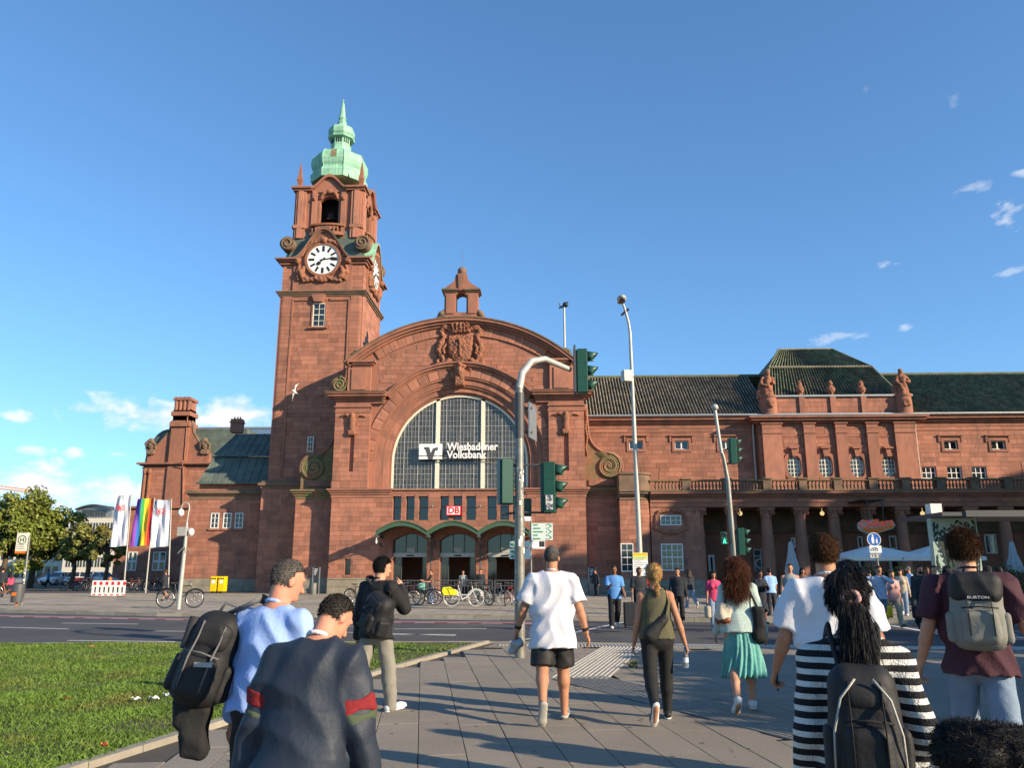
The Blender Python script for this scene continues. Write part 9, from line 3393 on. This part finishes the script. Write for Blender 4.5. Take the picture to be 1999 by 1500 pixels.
def pack(label, who, J, c, half, mat, lid=None, straps=True, rot=None, sh=(0, 1), pocket=True, name='backpack', mat2='strap_grey', cat='backpack', seed=3, h=0.012):
 o = carried(name, label, cat, who)
 S = J['S']
 M_ = S @ (rot or Matrix.Identity(3))
 Rm = np.array(M_.transposed())
 c = Vector(c)
 W = lambda x, y, z: c + M_ @ Vector((x, y, z))
 hx, hy, hz = half
 t = SDF()
 t.rbox(W(0, 0, 0), half, min(hy * 0.95, 0.1), Rm, k=0.02)
 t.rbox(W(0, 0, -hz * 0.35), (hx * 1.05, hy * 1.05, hz * 0.6), min(hy, 0.1), Rm, k=0.03)
 blob(t, 'sack', mat, o, h, amp=0.015, warp=folds(seed, 0.005, 7, 7))
 if pocket:
  t = SDF()
  t.rbox(W(0, -hy * 1.0, -hz * 0.38), (hx * 0.72, hy * 0.45, hz * 0.45), 0.05, Rm, k=0.02)
  for s in (-1, 1):
   t.rbox(W(s * hx * 1.0, 0, -hz * 0.4), (hx * 0.22, hy * 0.7, hz * 0.4), 0.03, Rm, k=0.01)
  blob(t, 'pocket', mat, o, h, amp=0.01, warp=folds(seed + 2, 0.004, 8, 6))
 t = SDF()
 if lid:
  t.rbox(W(0, -0.012, hz * 0.62), (hx * 1.02, hy * 1.06, hz * 0.42), 0.075, Rm, k=0.02)
 else:
  t.rbox(W(0, -hy * 0.25, hz * 0.5), (hx * 0.8, hy * 0.85, hz * 0.34), 0.06, Rm, k=0.02)
 blob(t, 'lid', lid or mat, o, h, amp=0.01, warp=folds(seed + 3, 0.005, 8, 6))
 m = MB()
 m.tube([W(-0.05, hy * 0.5, hz * 1.0), W(-0.04, hy * 0.5, hz * 1.18), W(0.04, hy * 0.5, hz * 1.18), W(0.05, hy * 0.5, hz * 1.0)], 0.009, 6)
 for x in (-0.45, 0.45):
  m.tube([W(x * hx, -hy * 1.02, hz * 0.75), W(x * hx, -hy * 1.12, hz * 0.4), W(x * hx, -hy * 1.5, 0.0), W(x * hx, -hy * 1.48, -hz * 0.6)], 0.008, 4, flat=0.4)
 m.tube([W(-hx * 0.7, -hy * 1.3, hz * 0.1), W(0, -hy * 1.5, hz * 0.14), W(hx * 0.7, -hy * 1.3, hz * 0.1)], 0.005, 4)
 m.build('webbing', mat2, o, smooth=True)
 if straps:
  for i in sh:
   s = -1 if i == 0 else 1
   A = J['arm%d' % i][0]
   a = A.lerp(J['neck'], 0.42)
   tp_ = a + S @ Vector((0, 0.0, 0.085))
   m = MB()
   pts = [W(s * hx * 0.5, hy * 0.9, hz * 0.8), a + S @ Vector((0, -0.075, 0.055)), tp_, a + S @ Vector((s * 0.01, 0.085, 0.03)), a + S @ Vector((s * 0.035, 0.12, -0.12)), a + S @ Vector((s * 0.06, 0.06, -0.3)), W(s * hx * 0.9, hy * 0.8, -hz * 0.6)]
   cr_ = [Vector(q) for q in pts]
   sm_ = []
   for q in range(len(cr_) - 1):
    p0, p1, p2, p3 = cr_[max(q - 1, 0)], cr_[q], cr_[q + 1], cr_[min(q + 2, len(cr_) - 1)]
    for u in (0, .25, .5, .75):
     sm_.append(0.5 * ((2 * p1) + (p2 - p0) * u + (2 * p0 - 5 * p1 + 4 * p2 - p3) * u * u + (3 * p1 - p0 - 3 * p2 + p3) * u ** 3))
   sm_.append(cr_[-1])
   m.tube(sm_, 0.026, 8, flat=0.42)
   m.build('shoulder_strap', mat2, o, smooth=True)
 return seat(o, who), W
w1, J, gr, hp = person('man in pale blue shirt carrying a black rucksack on his left shoulder', gp(533, 4.55), R(-24), 1.665, 'm', 'pink', ('grey', 'crop'), ('long', 'blue_shirt', -0.02, 0.018, 0.012, 'blue_shirt'), ('trousers', 'black_cloth'), ('shoe_black', (0.015, 0.015, 0.015)), fat=1.1, seed=2, legs=STAND, arms=[(4, 12, 12, 0), (14, 8, 30, 0)], turn=-26, bow=14, lean=5, sole='ink')
A0 = J['arm0'][0]
pk1, W = pack('bulging black rucksack with grey straps hanging from the blue-shirted man', w1, J, A0 + Vector((-0.15, -0.13, -0.20)), (0.135, 0.115, 0.255), 'black_nylon', rot=rzm(R(30)) @ ry_(R(14)), sh=(0,), seed=8)
m = MB()
m.cyl(W(-0.13, -0.04, 0.02), W(-0.14, -0.05, 0.19), 0.03, 0.028, 12)
m.build('bottle', 'ink', pk1, smooth=0.8)
MB().obox(W(0.02, -0.177, -0.02), (0.07, 0.01, 0), (0, 0.003, 0), (0, 0.002, 0.012)).build('reflective_strip', 'tactile', pk1)
t = SDF()
t.rbox(W(0.07, 0.0, -0.34), (0.075, 0.045, 0.17), 0.035, np.array((J['S'] @ rzm(R(30))).transposed()), k=0.02)
t.rbox(W(0.0, 0.02, -0.27), (0.09, 0.05, 0.1), 0.04, np.array((J['S'] @ rzm(R(50))).transposed()), k=0.03)
jk = carried('black_jacket', 'black jacket hanging below the rucksack at the left', 'jacket', w1)
blob(t, 'cloth', 'black_cloth', jk, 0.014, amp=0.02, warp=folds(4, 0.012, 9, 3))
seat(jk, w1)
w2, J, gr, hp = person('bowed grey-haired man in navy jacket with red and green sleeve bands', gp(612, 3.75), R(-10), 1.53, 'm', 'pink', ('greying', 'crop'), ('long', 'navy', -0.07, 0.036, 0.012, 'white_cotton'), ('trousers', 'black_cloth'), ('shoe_black', (0.015, 0.015, 0.015)), fat=1.1, seed=5, legs=STAND, arms=[(0, 14, 10, 0), (6, 13, 14, 0)], turn=-26, bow=30, lean=11, wide=1.06, drop=0.02, sole='ink')
jacket = [c for c in w2.children if c.name.startswith('jacket')][0]
for i in (0, 1):
 A, el = J['arm%d' % i][:2]
 am = 1.53 / 1.75 * 1.1 ** 0.6
 for t0, t1, cm, dr in ((0.52, 0.78, 'red_cloth', 0.0), (0.78, 0.94, 'green_cloth', -0.001)):
  t = SDF()
  t.cap(A.lerp(el, t0), A.lerp(el, t1), (0.054 - 0.008 * t0) * am + 0.0415 + dr, (0.054 - 0.008 * t1) * am + 0.0415 + dr, flat=True, k=0)
  blob(t, 'sleeve_band', cm, jacket, 0.009, amp=0.02, warp=folds(10, 0.012, 4, 5))
b3 = gnd(738, 1392)
w3, J, gr, hp = person('young dark-haired man in black hoodie and grey jeans, hand at his cheek', (b3.x - 0.05, b3.y, 0), R(-30), 1.77, 'm', 'light', ('black', 'short'), ('long', 'black_cloth', -0.06, 0.035, 0.008, 'black_cloth'), ('trousers', 'grey_jean'), ('shoe_white', (0.6, 0.6, 0.58)), seed=7, legs=WALK_L, arms=[(-5, 10, 15, 0), (42, 10, 118, 20)], turn=-22, bow=6, wide=1.05)
pack('black shoulder bag on the hooded young man\'s back', w3, J, J['sp'](0.10, -0.125, 0.10), (0.19, 0.11, 0.24), 'black_nylon', rot=ry_(R(22)) @ rzm(R(-14)), sh=(0,), name='shoulder_bag', cat='bag', mat2='black_cloth', seed=6)
b4 = gnd(1098, 1408)
w4, J, gr, hp = person('heavy man in white polo shirt, grey cap and black shorts', (b4.x - 0.10, b4.y, 0), R(2), 1.84, 'm', 'tan', ('grey', 'crop'), ('tee', 'white_cotton', -0.135, 0.034, 0.011, 'white_cotton'), ('shorts', 'black_nylon'), (None, None), fat=1.2, seed=9, legs=[(-12, 30, -60), (9, 6, 2)], arms=[(2, 20, 14, 10), (-3, 17, 12, 0)], turn=-14, bow=2, wide=1.05, curl=(0.8, 0.4), stance=3)
for i in (0, 1):     # sandals
 hip, kn, an, heel, ball, toe = J['leg%d' % i]
 up = (an - heel.lerp(ball, 0.25)).normalized()
 t = SDF()
 t.cap(heel - up * 0.012, ball - up * 0.012, 0.044, 0.05, k=0.01, sq=(up, 0.42))
 t.cap(ball - up * 0.012, toe - up * 0.008, 0.05, 0.042, k=0.01, sq=(up, 0.42))
 sd = blob(t, 'sandal', 'tactile', w4, 0.01)
 t = SDF()
 t.cap(ball + up * 0.015 + (heel - ball) * 0.25, ball + up * 0.01, 0.046, 0.045, k=0.01, sq=((1, 0, 0), 1.12), flat=True)
 blob(t, 'strap', 'denim', sd, 0.01)
t = SDF()
k1 = 1.84 / 1.75
hm = np.array(J['HM'].transposed())
t.ell(hp(0, -0.006, 0.03), (0.086, 0.108, 0.108), hm)
cp4 = blob(t, 'cap', 'cap_grey', w4, 0.011, cut=lambda x, y, z: (hp(0, 0, 0.03).z - z))
t = SDF()
t.cap(hp(0, 0.07, 0.032), hp(0, 0.15, 0.018), 0.075, 0.06, sq=(J['HM'] @ Vector((0, 0, 1)), 0.1))
blob(t, 'peak', 'cap_grey', cp4, 0.008)
for i, z in ((0, 0.1), (1, 0.06)):
 A, el, wr, D2 = J['arm%d' % i]
 MB().tube([wr.lerp(el, z), wr.lerp(el, z + 0.12)], [0.038, 0.042], 14).build('wristband', 'black_cloth', w4, smooth=0.8)
g = gr[0]
cn = carried('snack_packet', 'crumpled grey snack packets in the polo man\'s left hand', 'packet', w4)
t = SDF()
t.rbox(g + Vector((0.0, 0.0, -0.04)), (0.075, 0.05, 0.06), 0.03, np.array(ry_(0.5)))
t.rbox(g + Vector((-0.04, 0.02, -0.09)), (0.06, 0.05, 0.06), 0.03, np.array(ry_(-0.4)))
blob(t, 'wrapper', 'zinc', cn, 0.01, amp=0.02, warp=folds(3, 0.012, 14, 14))
seat(cn, w4)
b5 = gnd(1303, 1408)
w5, J, gr, hp = person('blond woman with braid in olive tank top and black leggings', (b5.x - 0.08, b5.y, 0), R(0), 1.675, 'f', 'tan', ('blond', 'braid'), ('tank', 'olive', -0.015, 0.008, 0.004), ('leggings', 'black_cloth'), ('shoe_black', (0.015, 0.015, 0.015)), fat=1.13, seed=11, legs=WALK_L, arms=[(4, 10, 10, 0), (-8, 16, 12, 0)], bow=2, curl=(0.5, 0.6))
bg = carried('crossbody_bag', 'black crossbody bag slung on the braided woman\'s back', 'bag', w5)
t = SDF()
a, c = J['sp'](-0.05, -0.085, 0.015), J['sp'](0.045, -0.085, 0.12)
t.cap(a, c, 0.085, 0.045, sq=((0, 1, 0), 0.6))
t.cap(a + Vector((-0.02, -0.03, 0)), c + Vector((-0.03, -0.02, -0.03)), 0.05, 0.03, sq=((0, 1, 0), 0.6))
blob(t, 'pouch', 'black_nylon', bg, 0.01, amp=0.01, warp=folds(2, 0.004, 12, 9))
m = MB()
m.tube([c, J['sp'](0.075, -0.055, 0.22), J['sp'](0.068, -0.01, 0.318), J['sp'](0.05, 0.06, 0.26), J['sp'](-0.03, 0.085, 0.12), J['sp'](-0.1, 0.0, 0.04), a], 0.022, 6, flat=0.3)
m.build('strap', 'black_cloth', bg, smooth=True)
seat(bg, w5)
g = gr[1]
bt = carried('water_bottle', 'clear plastic water bottle in the braided woman\'s right hand', 'bottle', w5)
mk('clear_plastic', (0.75, 0.85, 0.9), 0.08, 0.0, trans=0.85)
m = MB()
m.lathe(g + Vector((0.0, 0, -0.17)), [(0.026, 0), (0.032, 0.01), (0.032, 0.1), (0.029, 0.11), (0.032, 0.12), (0.03, 0.15), (0.012, 0.185), (0.012, 0.2)], 14)
m.build('bottle_body', 'clear_plastic', bt, smooth=0.8)
MB().cyl(g + Vector((0, 0, 0.03)), g + Vector((0, 0, 0.048)), 0.015, n=12).build('cap', 'blue_sign', bt)
MB().lathe(g + Vector((0, 0, -0.11)), [(0.0325, 0), (0.0325, 0.05)], 14).build('label', 'flag_white', bt)
seat(bt, w5)
b6 = gnd(1466, 1393)
w6, J, gr, hp = person('woman with wavy auburn hair in mint cardigan and teal pleated skirt', (b6.x - 0.07, b6.y, 0), R(-6), 1.70, 'f', 'light', ('auburn', 'wavy'), ('long', 'mint', -0.03, 0.02, 0.006), ('skirt', 'teal'), ('shoe_white', (0.6, 0.6, 0.58)), fat=1.12, seed=13, legs=[(-10, 24, -40), (9, 5, 2)], arms=[(-4, 12, 35, 0), (-2, 15, 25, 0)], bow=5, turn=-10)
for nm, lab, c, r, cm, i in (('leather_bag', 'cream and brown leather bag on the mint-clad woman\'s left', (-0.17, -0.02, 0.06), (0.09, 0.11, 0.13), 'cream_cloth', 0), ('tote_bag', 'large black tote bag on the mint-clad woman\'s right shoulder', (0.21, -0.03, 0.0), (0.07, 0.14, 0.2), 'black_cloth', 1)):
 o = carried(nm, lab, 'bag', w6)
 cc_ = J['hip'] + Vector(c) + Vector((0, 0, 0.12 if i == 0 else 0.06))
 t = SDF()
 t.rbox(cc_, r, 0.05, None, k=0.02)
 t.ell(cc_ + Vector((0, 0, -r[2] * 0.5)), (r[0] * 1.15, r[1] * 1.1, r[2] * 0.65), k=0.04)
 blob(t, 'bag_body', cm, o, 0.012, amp=0.02, warp=folds(20 + i, 0.01, 8, 6))
 if i == 0:
  t = SDF()
  t.ell(cc_ + Vector((0, 0, -r[2] * 0.62)), (r[0] * 1.28, r[1] * 1.2, r[2] * 0.56), k=0.01)
  blob(t, 'bag_base', 'brown_leather', o, 0.012)
 A = J['arm%d' % i][0].lerp(J['neck'], 0.3) + Vector((0, 0, 0.075))
 m = MB()
 m.tube([cc_ + Vector((0, -r[1] * 0.7, r[2] * 0.8)), A + Vector((0, -0.07, -0.08)), A, A + Vector((0, 0.08, -0.08)), cc_ + Vector((0, r[1] * 0.7, r[2] * 0.8))], 0.014, 6)
 m.build('strap', 'brown_leather' if i == 0 else cm, o, smooth=True)
 seat(o, w6)
w7, J, gr, hp = person('short-haired man in loose white T-shirt, phone in his left hand', gp(1613, 5.75), R(-13), 1.855, 'm', 'tan', ('brown', 'short'), ('tee', 'white_cotton', -0.08, 0.034, 0.012, 'white_cotton'), ('trousers', 'denim'), ('shoe_white', (0.6, 0.6, 0.58)), seed=15, legs=WALK_R, arms=[(6, 17, 26, 0), (4, 14, 18, 0)], bow=2, wide=1.04, curl=(1.0, 0.4))
ph = carried('phone', 'dark phone held in the white-shirted man\'s left hand', 'phone', w7)
MB().obox(gr[0] + Vector((0.0, 0.02, 0.02)), (0.006, 0, 0), (0, 0.036, 0.01), (0, -0.02, 0.07)).build('phone_body', 'ink', ph, bevel=0.004)
seat(ph, w7)
w8, J, gr, hp = person('woman with long black ponytail in black and white striped jumper', gp(1652, 3.45), R(-15), 1.585, 'f', 'tan', ('black', 'pony'), ('long', 'stripes', -0.015, 0.024, 0.007, 'white_cotton'), ('trousers', 'denim'), ('shoe_white', (0.6, 0.6, 0.58)), fat=0.98, seed=17, legs=STAND, arms=[(-6, 9, 20, 0), (-14, 16, 60, 35)], bow=4, wide=1.02, drop=0.012)
pack('black nylon rucksack with pale piping on the striped woman\'s back', w8, J, J['sp'](0.0, -0.135, 0.12), (0.125, 0.085, 0.215), 'black_nylon', seed=12, mat2='black_cloth')
m = MB()
c = hp(0.0, -0.15, 0.0)
m.tube([c + J['HM'] @ Vector((0.03 * math.cos(a), 0.004 * math.sin(5 * a), 0.022 * math.sin(a))) for a in [2 * math.pi * q / 20 for q in range(21)]], 0.011, 7)
mk('pink_cloth', (0.5, 0.28, 0.27), 0.7, 0.15, 30)
m.build('scrunchie', 'pink_cloth', w8, smooth=True)
pk8 = [o for o in bpy.data.objects if o.get('label', '').startswith('black nylon rucksack')][0]
m = MB()
q = lambda x, y, z: J['sp'](0.0, -0.135, 0.12) + J['S'] @ Vector((x, y, z))
for s in (-1, 1):
 m.tube([q(s * 0.03, -0.10, 0.17), q(s * 0.085, -0.095, 0.10), q(s * 0.115, -0.085, -0.02), q(s * 0.12, -0.07, -0.16)], 0.0045, 5)
m.build('piping', 'tactile', pk8, smooth=True)
w9, J, gr, hp = person('tall man in maroon T-shirt and faded jeans', gp(1888, 6.3), R(-20), 1.90, 'm', 'light', ('brown', 'shaggy'), ('tee', 'maroon', -0.07, 0.032, 0.011, 'maroon'), ('trousers', 'denim'), ('shoe_black', (0.015, 0.015, 0.015)), fat=1.04, seed=19, legs=WALK_R, arms=[(0, 15, 20, 0), (-6, 20, 14, 0)], bow=4, wide=1.08, curl=(0.9, 0.4))
pk9, W = pack('grey hiking rucksack with black lid on the maroon-shirted man', w9, J, J['sp'](0.0, -0.145, 0.165), (0.165, 0.12, 0.265), 'grey_pack', lid='black_nylon', seed=14, mat2='black_cloth')
text_obj('lid_lettering', 'BURTON', 0.026, 'white_sign', W(0.0, -0.146, 0.09), pk9, extrude=0.0006, align='CENTER', sx=1.3)
w10, J, gr, hp = person('child with a mass of curly black hair, only the top in view', gp(1893, 2.62), R(0), 1.10, 'm', 'brown', ('black', 'short'), ('tee', 'black_cloth', -0.06, 0.02), ('trousers', 'denim'), near=True, seed=21)
t = SDF()
for k in range(40):
 r_ = np.random.default_rng(k)
 d = r_.normal(size=3)
 d[2] = abs(d[2]) * 0.8 - 0.1
 d /= np.linalg.norm(d)
 t.ell(np.array(hp(0, -0.01, 0.03)) + d * np.array([0.115, 0.11, 0.075]), 0.036 + 0.012 * r_.random(), k=0.02)
t.ell(hp(0, -0.01, 0.03), (0.115, 0.11, 0.08), k=0.03)
V, Q = t.mesh(0.01)
cu = np_mesh('curls', V, Q, 'hair_black', w10)
strands(cu, 'hair_black', V, hp(0, 0, 0.02), 16000, 0.013, 0.0009, (0, 0, 0), 0.3, 1.3, 5)
# ------------------------------------------------------------------ people across the road and on the forecourt
for nm, rgb in (('c_blue', (0.09, 0.25, 0.55)), ('c_pink', (0.55, 0.05, 0.13)), ('c_white', (0.62, 0.62, 0.62)), ('c_grey', (0.25, 0.27, 0.26)), ('c_suit', (0.018, 0.022, 0.03)), ('c_check', (0.42, 0.48, 0.6)), ('c_brown', (0.15, 0.08, 0.05)), ('c_beige', (0.45, 0.38, 0.28)), ('c_red', (0.4, 0.03, 0.03)), ('c_lblue', (0.25, 0.42, 0.7))):
 cloth(nm, rgb)
PI = math.pi
FAR = [
 ('man in bright blue polo crossing the road, looking at his phone', 1198, 23.9, PI, 1.76, 'm', 'brown', ('dark', 'short'), ('tee', 'c_blue'), ('trousers', 'black_cloth'), WALK_L, [(10, 8, 40, 0), (25, 5, 85, 10)]),
 ('man in dark shirt walking beside the blue polo man', 1246, 25.2, PI + .2, 1.70, 'm', 'brown', ('black', 'short'), ('tee', 'c_suit'), ('trousers', 'black_cloth'), WALK_R, ARMS),
 ('man in black jacket behind the braided woman', 1322, 27.0, PI - .3, 1.68, 'm', 'tan', ('black', 'short'), ('long', 'c_suit'), ('trousers', 'black_cloth'), STAND, ARMS),
 ('woman in pink top carrying tote bags across the road', 1391, 24.6, PI, 1.60, 'f', 'tan', ('dark', 'long'), ('tee', 'c_pink'), ('trousers', 'denim'), WALK_L, ARMS),
 ('woman in dark dress with red headscarf holding a child', 1482, 26.0, PI + .1, 1.60, 'f', 'brown', ('black', 'short'), ('long', 'c_suit'), ('skirt', 'c_suit'), STAND, [(40, 5, 70, 20), (40, 5, 70, 20)]),
 ('person in light blue top seen from behind near the columns', 1502, 31.0, .2, 1.68, 'm', 'tan', ('black', 'short'), ('tee', 'c_lblue'), ('trousers', 'c_suit'), STAND, ARMS),
 ('man in pale grey sleeveless top walking towards the camera', 1541, 23.8, PI - .1, 1.80, 'm', 'light', ('dark', 'crop'), ('tank', 'c_grey'), ('trousers', 'c_suit'), WALK_R, ARMS),
 ('small child in pale clothes beside the man in sleeveless top', 1524, 24.4, PI, 1.08, 'f', 'tan', ('dark', 'long'), ('tee', 'c_white'), ('trousers', 'c_lblue'), STAND, ARMS),
 ('woman with black hair and white hair clip behind the white T-shirt man', 1655, 9.6, .1, 1.70, 'f', 'tan', ('black', 'long'), ('tee', 'black_cloth'), ('trousers', 'black_cloth'), WALK_L, ARMS),
 ('man in pale checked shirt shading his eyes with one hand', 1714, 24.2, PI, 1.74, 'm', 'tan', ('dark', 'short'), ('long', 'c_check'), ('trousers', 'denim'), WALK_L, [(75, 30, 130, 30), (5, 8, 20, 0)]),
 ('woman in pink and white with yellow bag beside the checked shirt', 1738, 25.0, PI, 1.60, 'f', 'light', ('brown', 'short'), ('tee', 'pink_cloth'), ('trousers', 'c_beige'), WALK_R, ARMS),
 ('bearded man in dark suit jacket and blue shirt', 1793, 23.4, PI + .15, 1.76, 'm', 'tan', ('black', 'crop'), ('long', 'c_suit'), ('trousers', 'c_suit'), WALK_L, ARMS),
 ('man in light blue shirt in profile behind the bearded man', 1775, 34.0, 1.4, 1.76, 'm', 'light', ('grey', 'short'), ('long', 'c_lblue'), ('trousers', 'c_suit'), STAND, ARMS),
 ('person in navy half hidden by the maroon-shirted man', 1822, 24.0, PI, 1.74, 'm', 'light', ('brown', 'short'), ('tee', 'c_suit'), ('trousers', 'black_cloth'), STAND, [(30, 5, 80, 30), (30, 5, 80, 30)]),
 ('woman with teal bag at the bicycles by the doors', 843, 40.8, 1.9, 1.66, 'f', 'light', ('auburn', 'short'), ('tee', 'c_brown'), ('trousers', 'c_lblue'), STAND, [(30, 5, 60, 10), (40, 5, 60, 10)]),
 ('person in grey print top behind the rental bicycle', 904, 45.5, PI, 1.62, 'f', 'tan', ('black', 'short'), ('tee', 'c_grey'), ('trousers', 'c_suit'), STAND, ARMS),
 ('dark-haired person in black by the right-hand bicycles', 938, 45.0, PI, 1.68, 'm', 'tan', ('black', 'short'), ('long', 'c_suit'), ('trousers', 'black_cloth'), STAND, ARMS),
 ('person in black standing at the wall right of the doors', 1163, 53.0, 2.2, 1.66, 'm', 'tan', ('black', 'short'), ('long', 'c_suit'), ('trousers', 'c_suit'), STAND, ARMS),
 ('woman in long black dress walking left of the camera pole', 325, 44.0, 1.2, 1.66, 'f', 'tan', ('auburn', 'short'), ('long', 'c_suit'), ('skirt', 'c_suit'), WALK_L, [(30, 5, 80, 10), (60, 5, 110, 10)]),
 ('person in bright pink jacket at far left', 24, 56.0, .6, 1.35, 'f', 'tan', ('dark', 'long'), ('long', 'c_pink'), ('trousers', 'c_suit'), STAND, ARMS),
 ('person in dark clothes at the left picture edge', 6, 50.0, .4, 1.78, 'm', 'tan', ('black', 'short'), ('long', 'c_suit'), ('trousers', 'c_suit'), STAND, ARMS),
 ('man in blue beyond the bus stop, before the parked cars', 96, 80.0, 2.0, 1.75, 'm', 'tan', ('dark', 'short'), ('long', 'c_blue'), ('trousers', 'c_suit'), WALK_L, ARMS),
 ('guest in black under the large parasol, leftmost', 1668, 47.5, 1.0, 1.55, 'm', 'tan', ('black', 'short'), ('long', 'c_suit'), ('trousers', 'c_suit'), STAND, ARMS),
 ('guest in brown under the large parasol, middle', 1730, 48.0, -1.0, 1.5, 'f', 'tan', ('dark', 'long'), ('long', 'c_brown'), ('trousers', 'c_suit'), STAND, ARMS),
 ('guest in pale shirt under the large parasol, rightmost', 1748, 49.2, .5, 1.55, 'm', 'light', ('dark', 'short'), ('tee', 'c_white'), ('trousers', 'c_suit'), STAND, ARMS),
]
for i, (lab, px, Y, yw, H, sx, sk, hr, tp2, bo, lg, ar) in enumerate(FAR):
 nr = Y < 12
 fo, J, gr, hp = person(lab, gp(px, Y), yw + YAW, H, sx, sk, hr, tp2 + (-0.06, 0.018), bo, near=nr, seed=40 + i, legs=lg, arms=ar, face=abs(yw - PI) < .5 and Y < 30, shoes=('shoe_white', (0.6, 0.6, 0.58)) if i in (0, 6, 7) else ('shoe_black', (0.015, 0.015, 0.015)), beard='bearded' in lab)
 if i == 8:
  MB().obox(hp(0, -0.125, 0.03), (0.035, 0, 0), (0, 0.012, 0), (0, 0, 0.02)).build('hair_clip', 'white_sign', fo, bevel=0.008)
 bagspec = {0: ('suitcase', 'dark upright suitcase rolling beside the blue polo man', 'suitcase'), 3: ('tote_bag', 'beige tote bag of the woman in pink top', 'bag'), 10: ('shopping_bag', 'yellow cloth bag of the woman in pink and white', 'bag'), 11: ('briefcase', 'black bag held by the bearded man', 'bag'), 14: ('shopping_bag', 'teal bag held by the woman at the bicycles', 'bag')}.get(i)
 if bagspec:
  o = carried(bagspec[0], bagspec[1], bagspec[2], fo)
  m = MB()
  if i == 0:
   m.box(-0.62, -0.28, -0.3, -0.08, 0.06, 0.72)
   m.build('case', 'c_suit', o, bevel=0.03)
   m = MB()
   m.tube([(-0.56, -0.2, 0.7), (-0.56, -0.2, 1.0), (-0.34, -0.2, 1.0), (-0.34, -0.2, 0.7)], 0.012, 6)
   m.build('handle', 'zinc', o)
   m = MB()
   for x in (-0.58, -0.32):
    m.cyl((x - 0.02, -0.2, 0.04), (x + 0.02, -0.2, 0.04), 0.04, n=10)
   m.build('wheels', 'ink', o)
  else:
   e = gr[1 if i != 14 else 0]
   t = SDF()
   t.rbox(e + Vector((0, 0, -0.22)), (0.07, 0.17, 0.17), 0.05)
   blob(t, 'bag_body', {3: 'c_beige', 10: 'yellow', 11: 'black_cloth', 14: 'teal'}[i], o, 0.02)
   m = MB()
   m.tube([e + Vector((0, -0.08, -0.06)), e + Vector((0, 0, 0.02)), e + Vector((0, 0.08, -0.06))], 0.01, 5)
   m.build('strap', 'black_cloth', o)
  seat(o, fo)
for i, (px, Y, cm, lab) in enumerate(((1272, 35, 'c_red', 'person in red near the plinth behind the dark-shirted man'), (1345, 37, 'c_suit', 'dark figure by the luggage trolleys under the bay window'), (1425, 36, 'c_grey', 'person in grey below the far signal pole'), (1566, 33, 'c_brown', 'person in brown between the sleeveless man and the white T-shirt'), (1600, 36, 'c_white', 'person in white walking before the columns'), (1682, 29, 'c_suit', 'dark-clad person left of the checked-shirt man'), (1697, 33, 'c_lblue', 'person in light blue behind the checked-shirt man'), (1757, 31, 'c_beige', 'person in beige between the pink woman and the bearded man'), (1808, 29, 'c_brown', 'person in brown right of the bearded man'), (1950, 30, 'c_suit', 'dark-clad walker beyond the maroon-shirted man'))):
 person(lab, gp(px, Y), (PI, .3, 2.6, PI, -.4)[i % 5], 1.62 + 0.03 * (i % 5), 'mf'[i % 2], ('tan', 'light', 'brown')[i % 3], (('black', 'dark', 'brown')[i % 3], 'long' if i % 2 else 'short'), ('long' if i % 3 else 'tee', cm, -0.06, 0.018), ('trousers', ('c_suit', 'denim')[i % 2]), near=False, seed=120 + i, legs=(WALK_L, WALK_R, STAND)[i % 3])
for i, (x, y, H) in enumerate(((6.2, 4.7, 1.78), (7.4, 5.6, 1.7), (5.0, 2.6, 1.74), (8.8, 7.4, 1.8), (7.2, 3.3, 1.68))):
 person('walker in dark clothes right of the picture, %s from the camera' % ('second', 'fourth', 'nearest', 'farthest', 'third')[i], (x, y, 0), R(-5 + 4 * i), H, 'm', 'tan', ('dark', 'short'), ('long', 'c_suit', -0.06, 0.02), ('trousers', 'c_suit'), near=False, seed=80 + i, legs=WALK_L if i % 2 else WALK_R, group='walkers right of the picture')
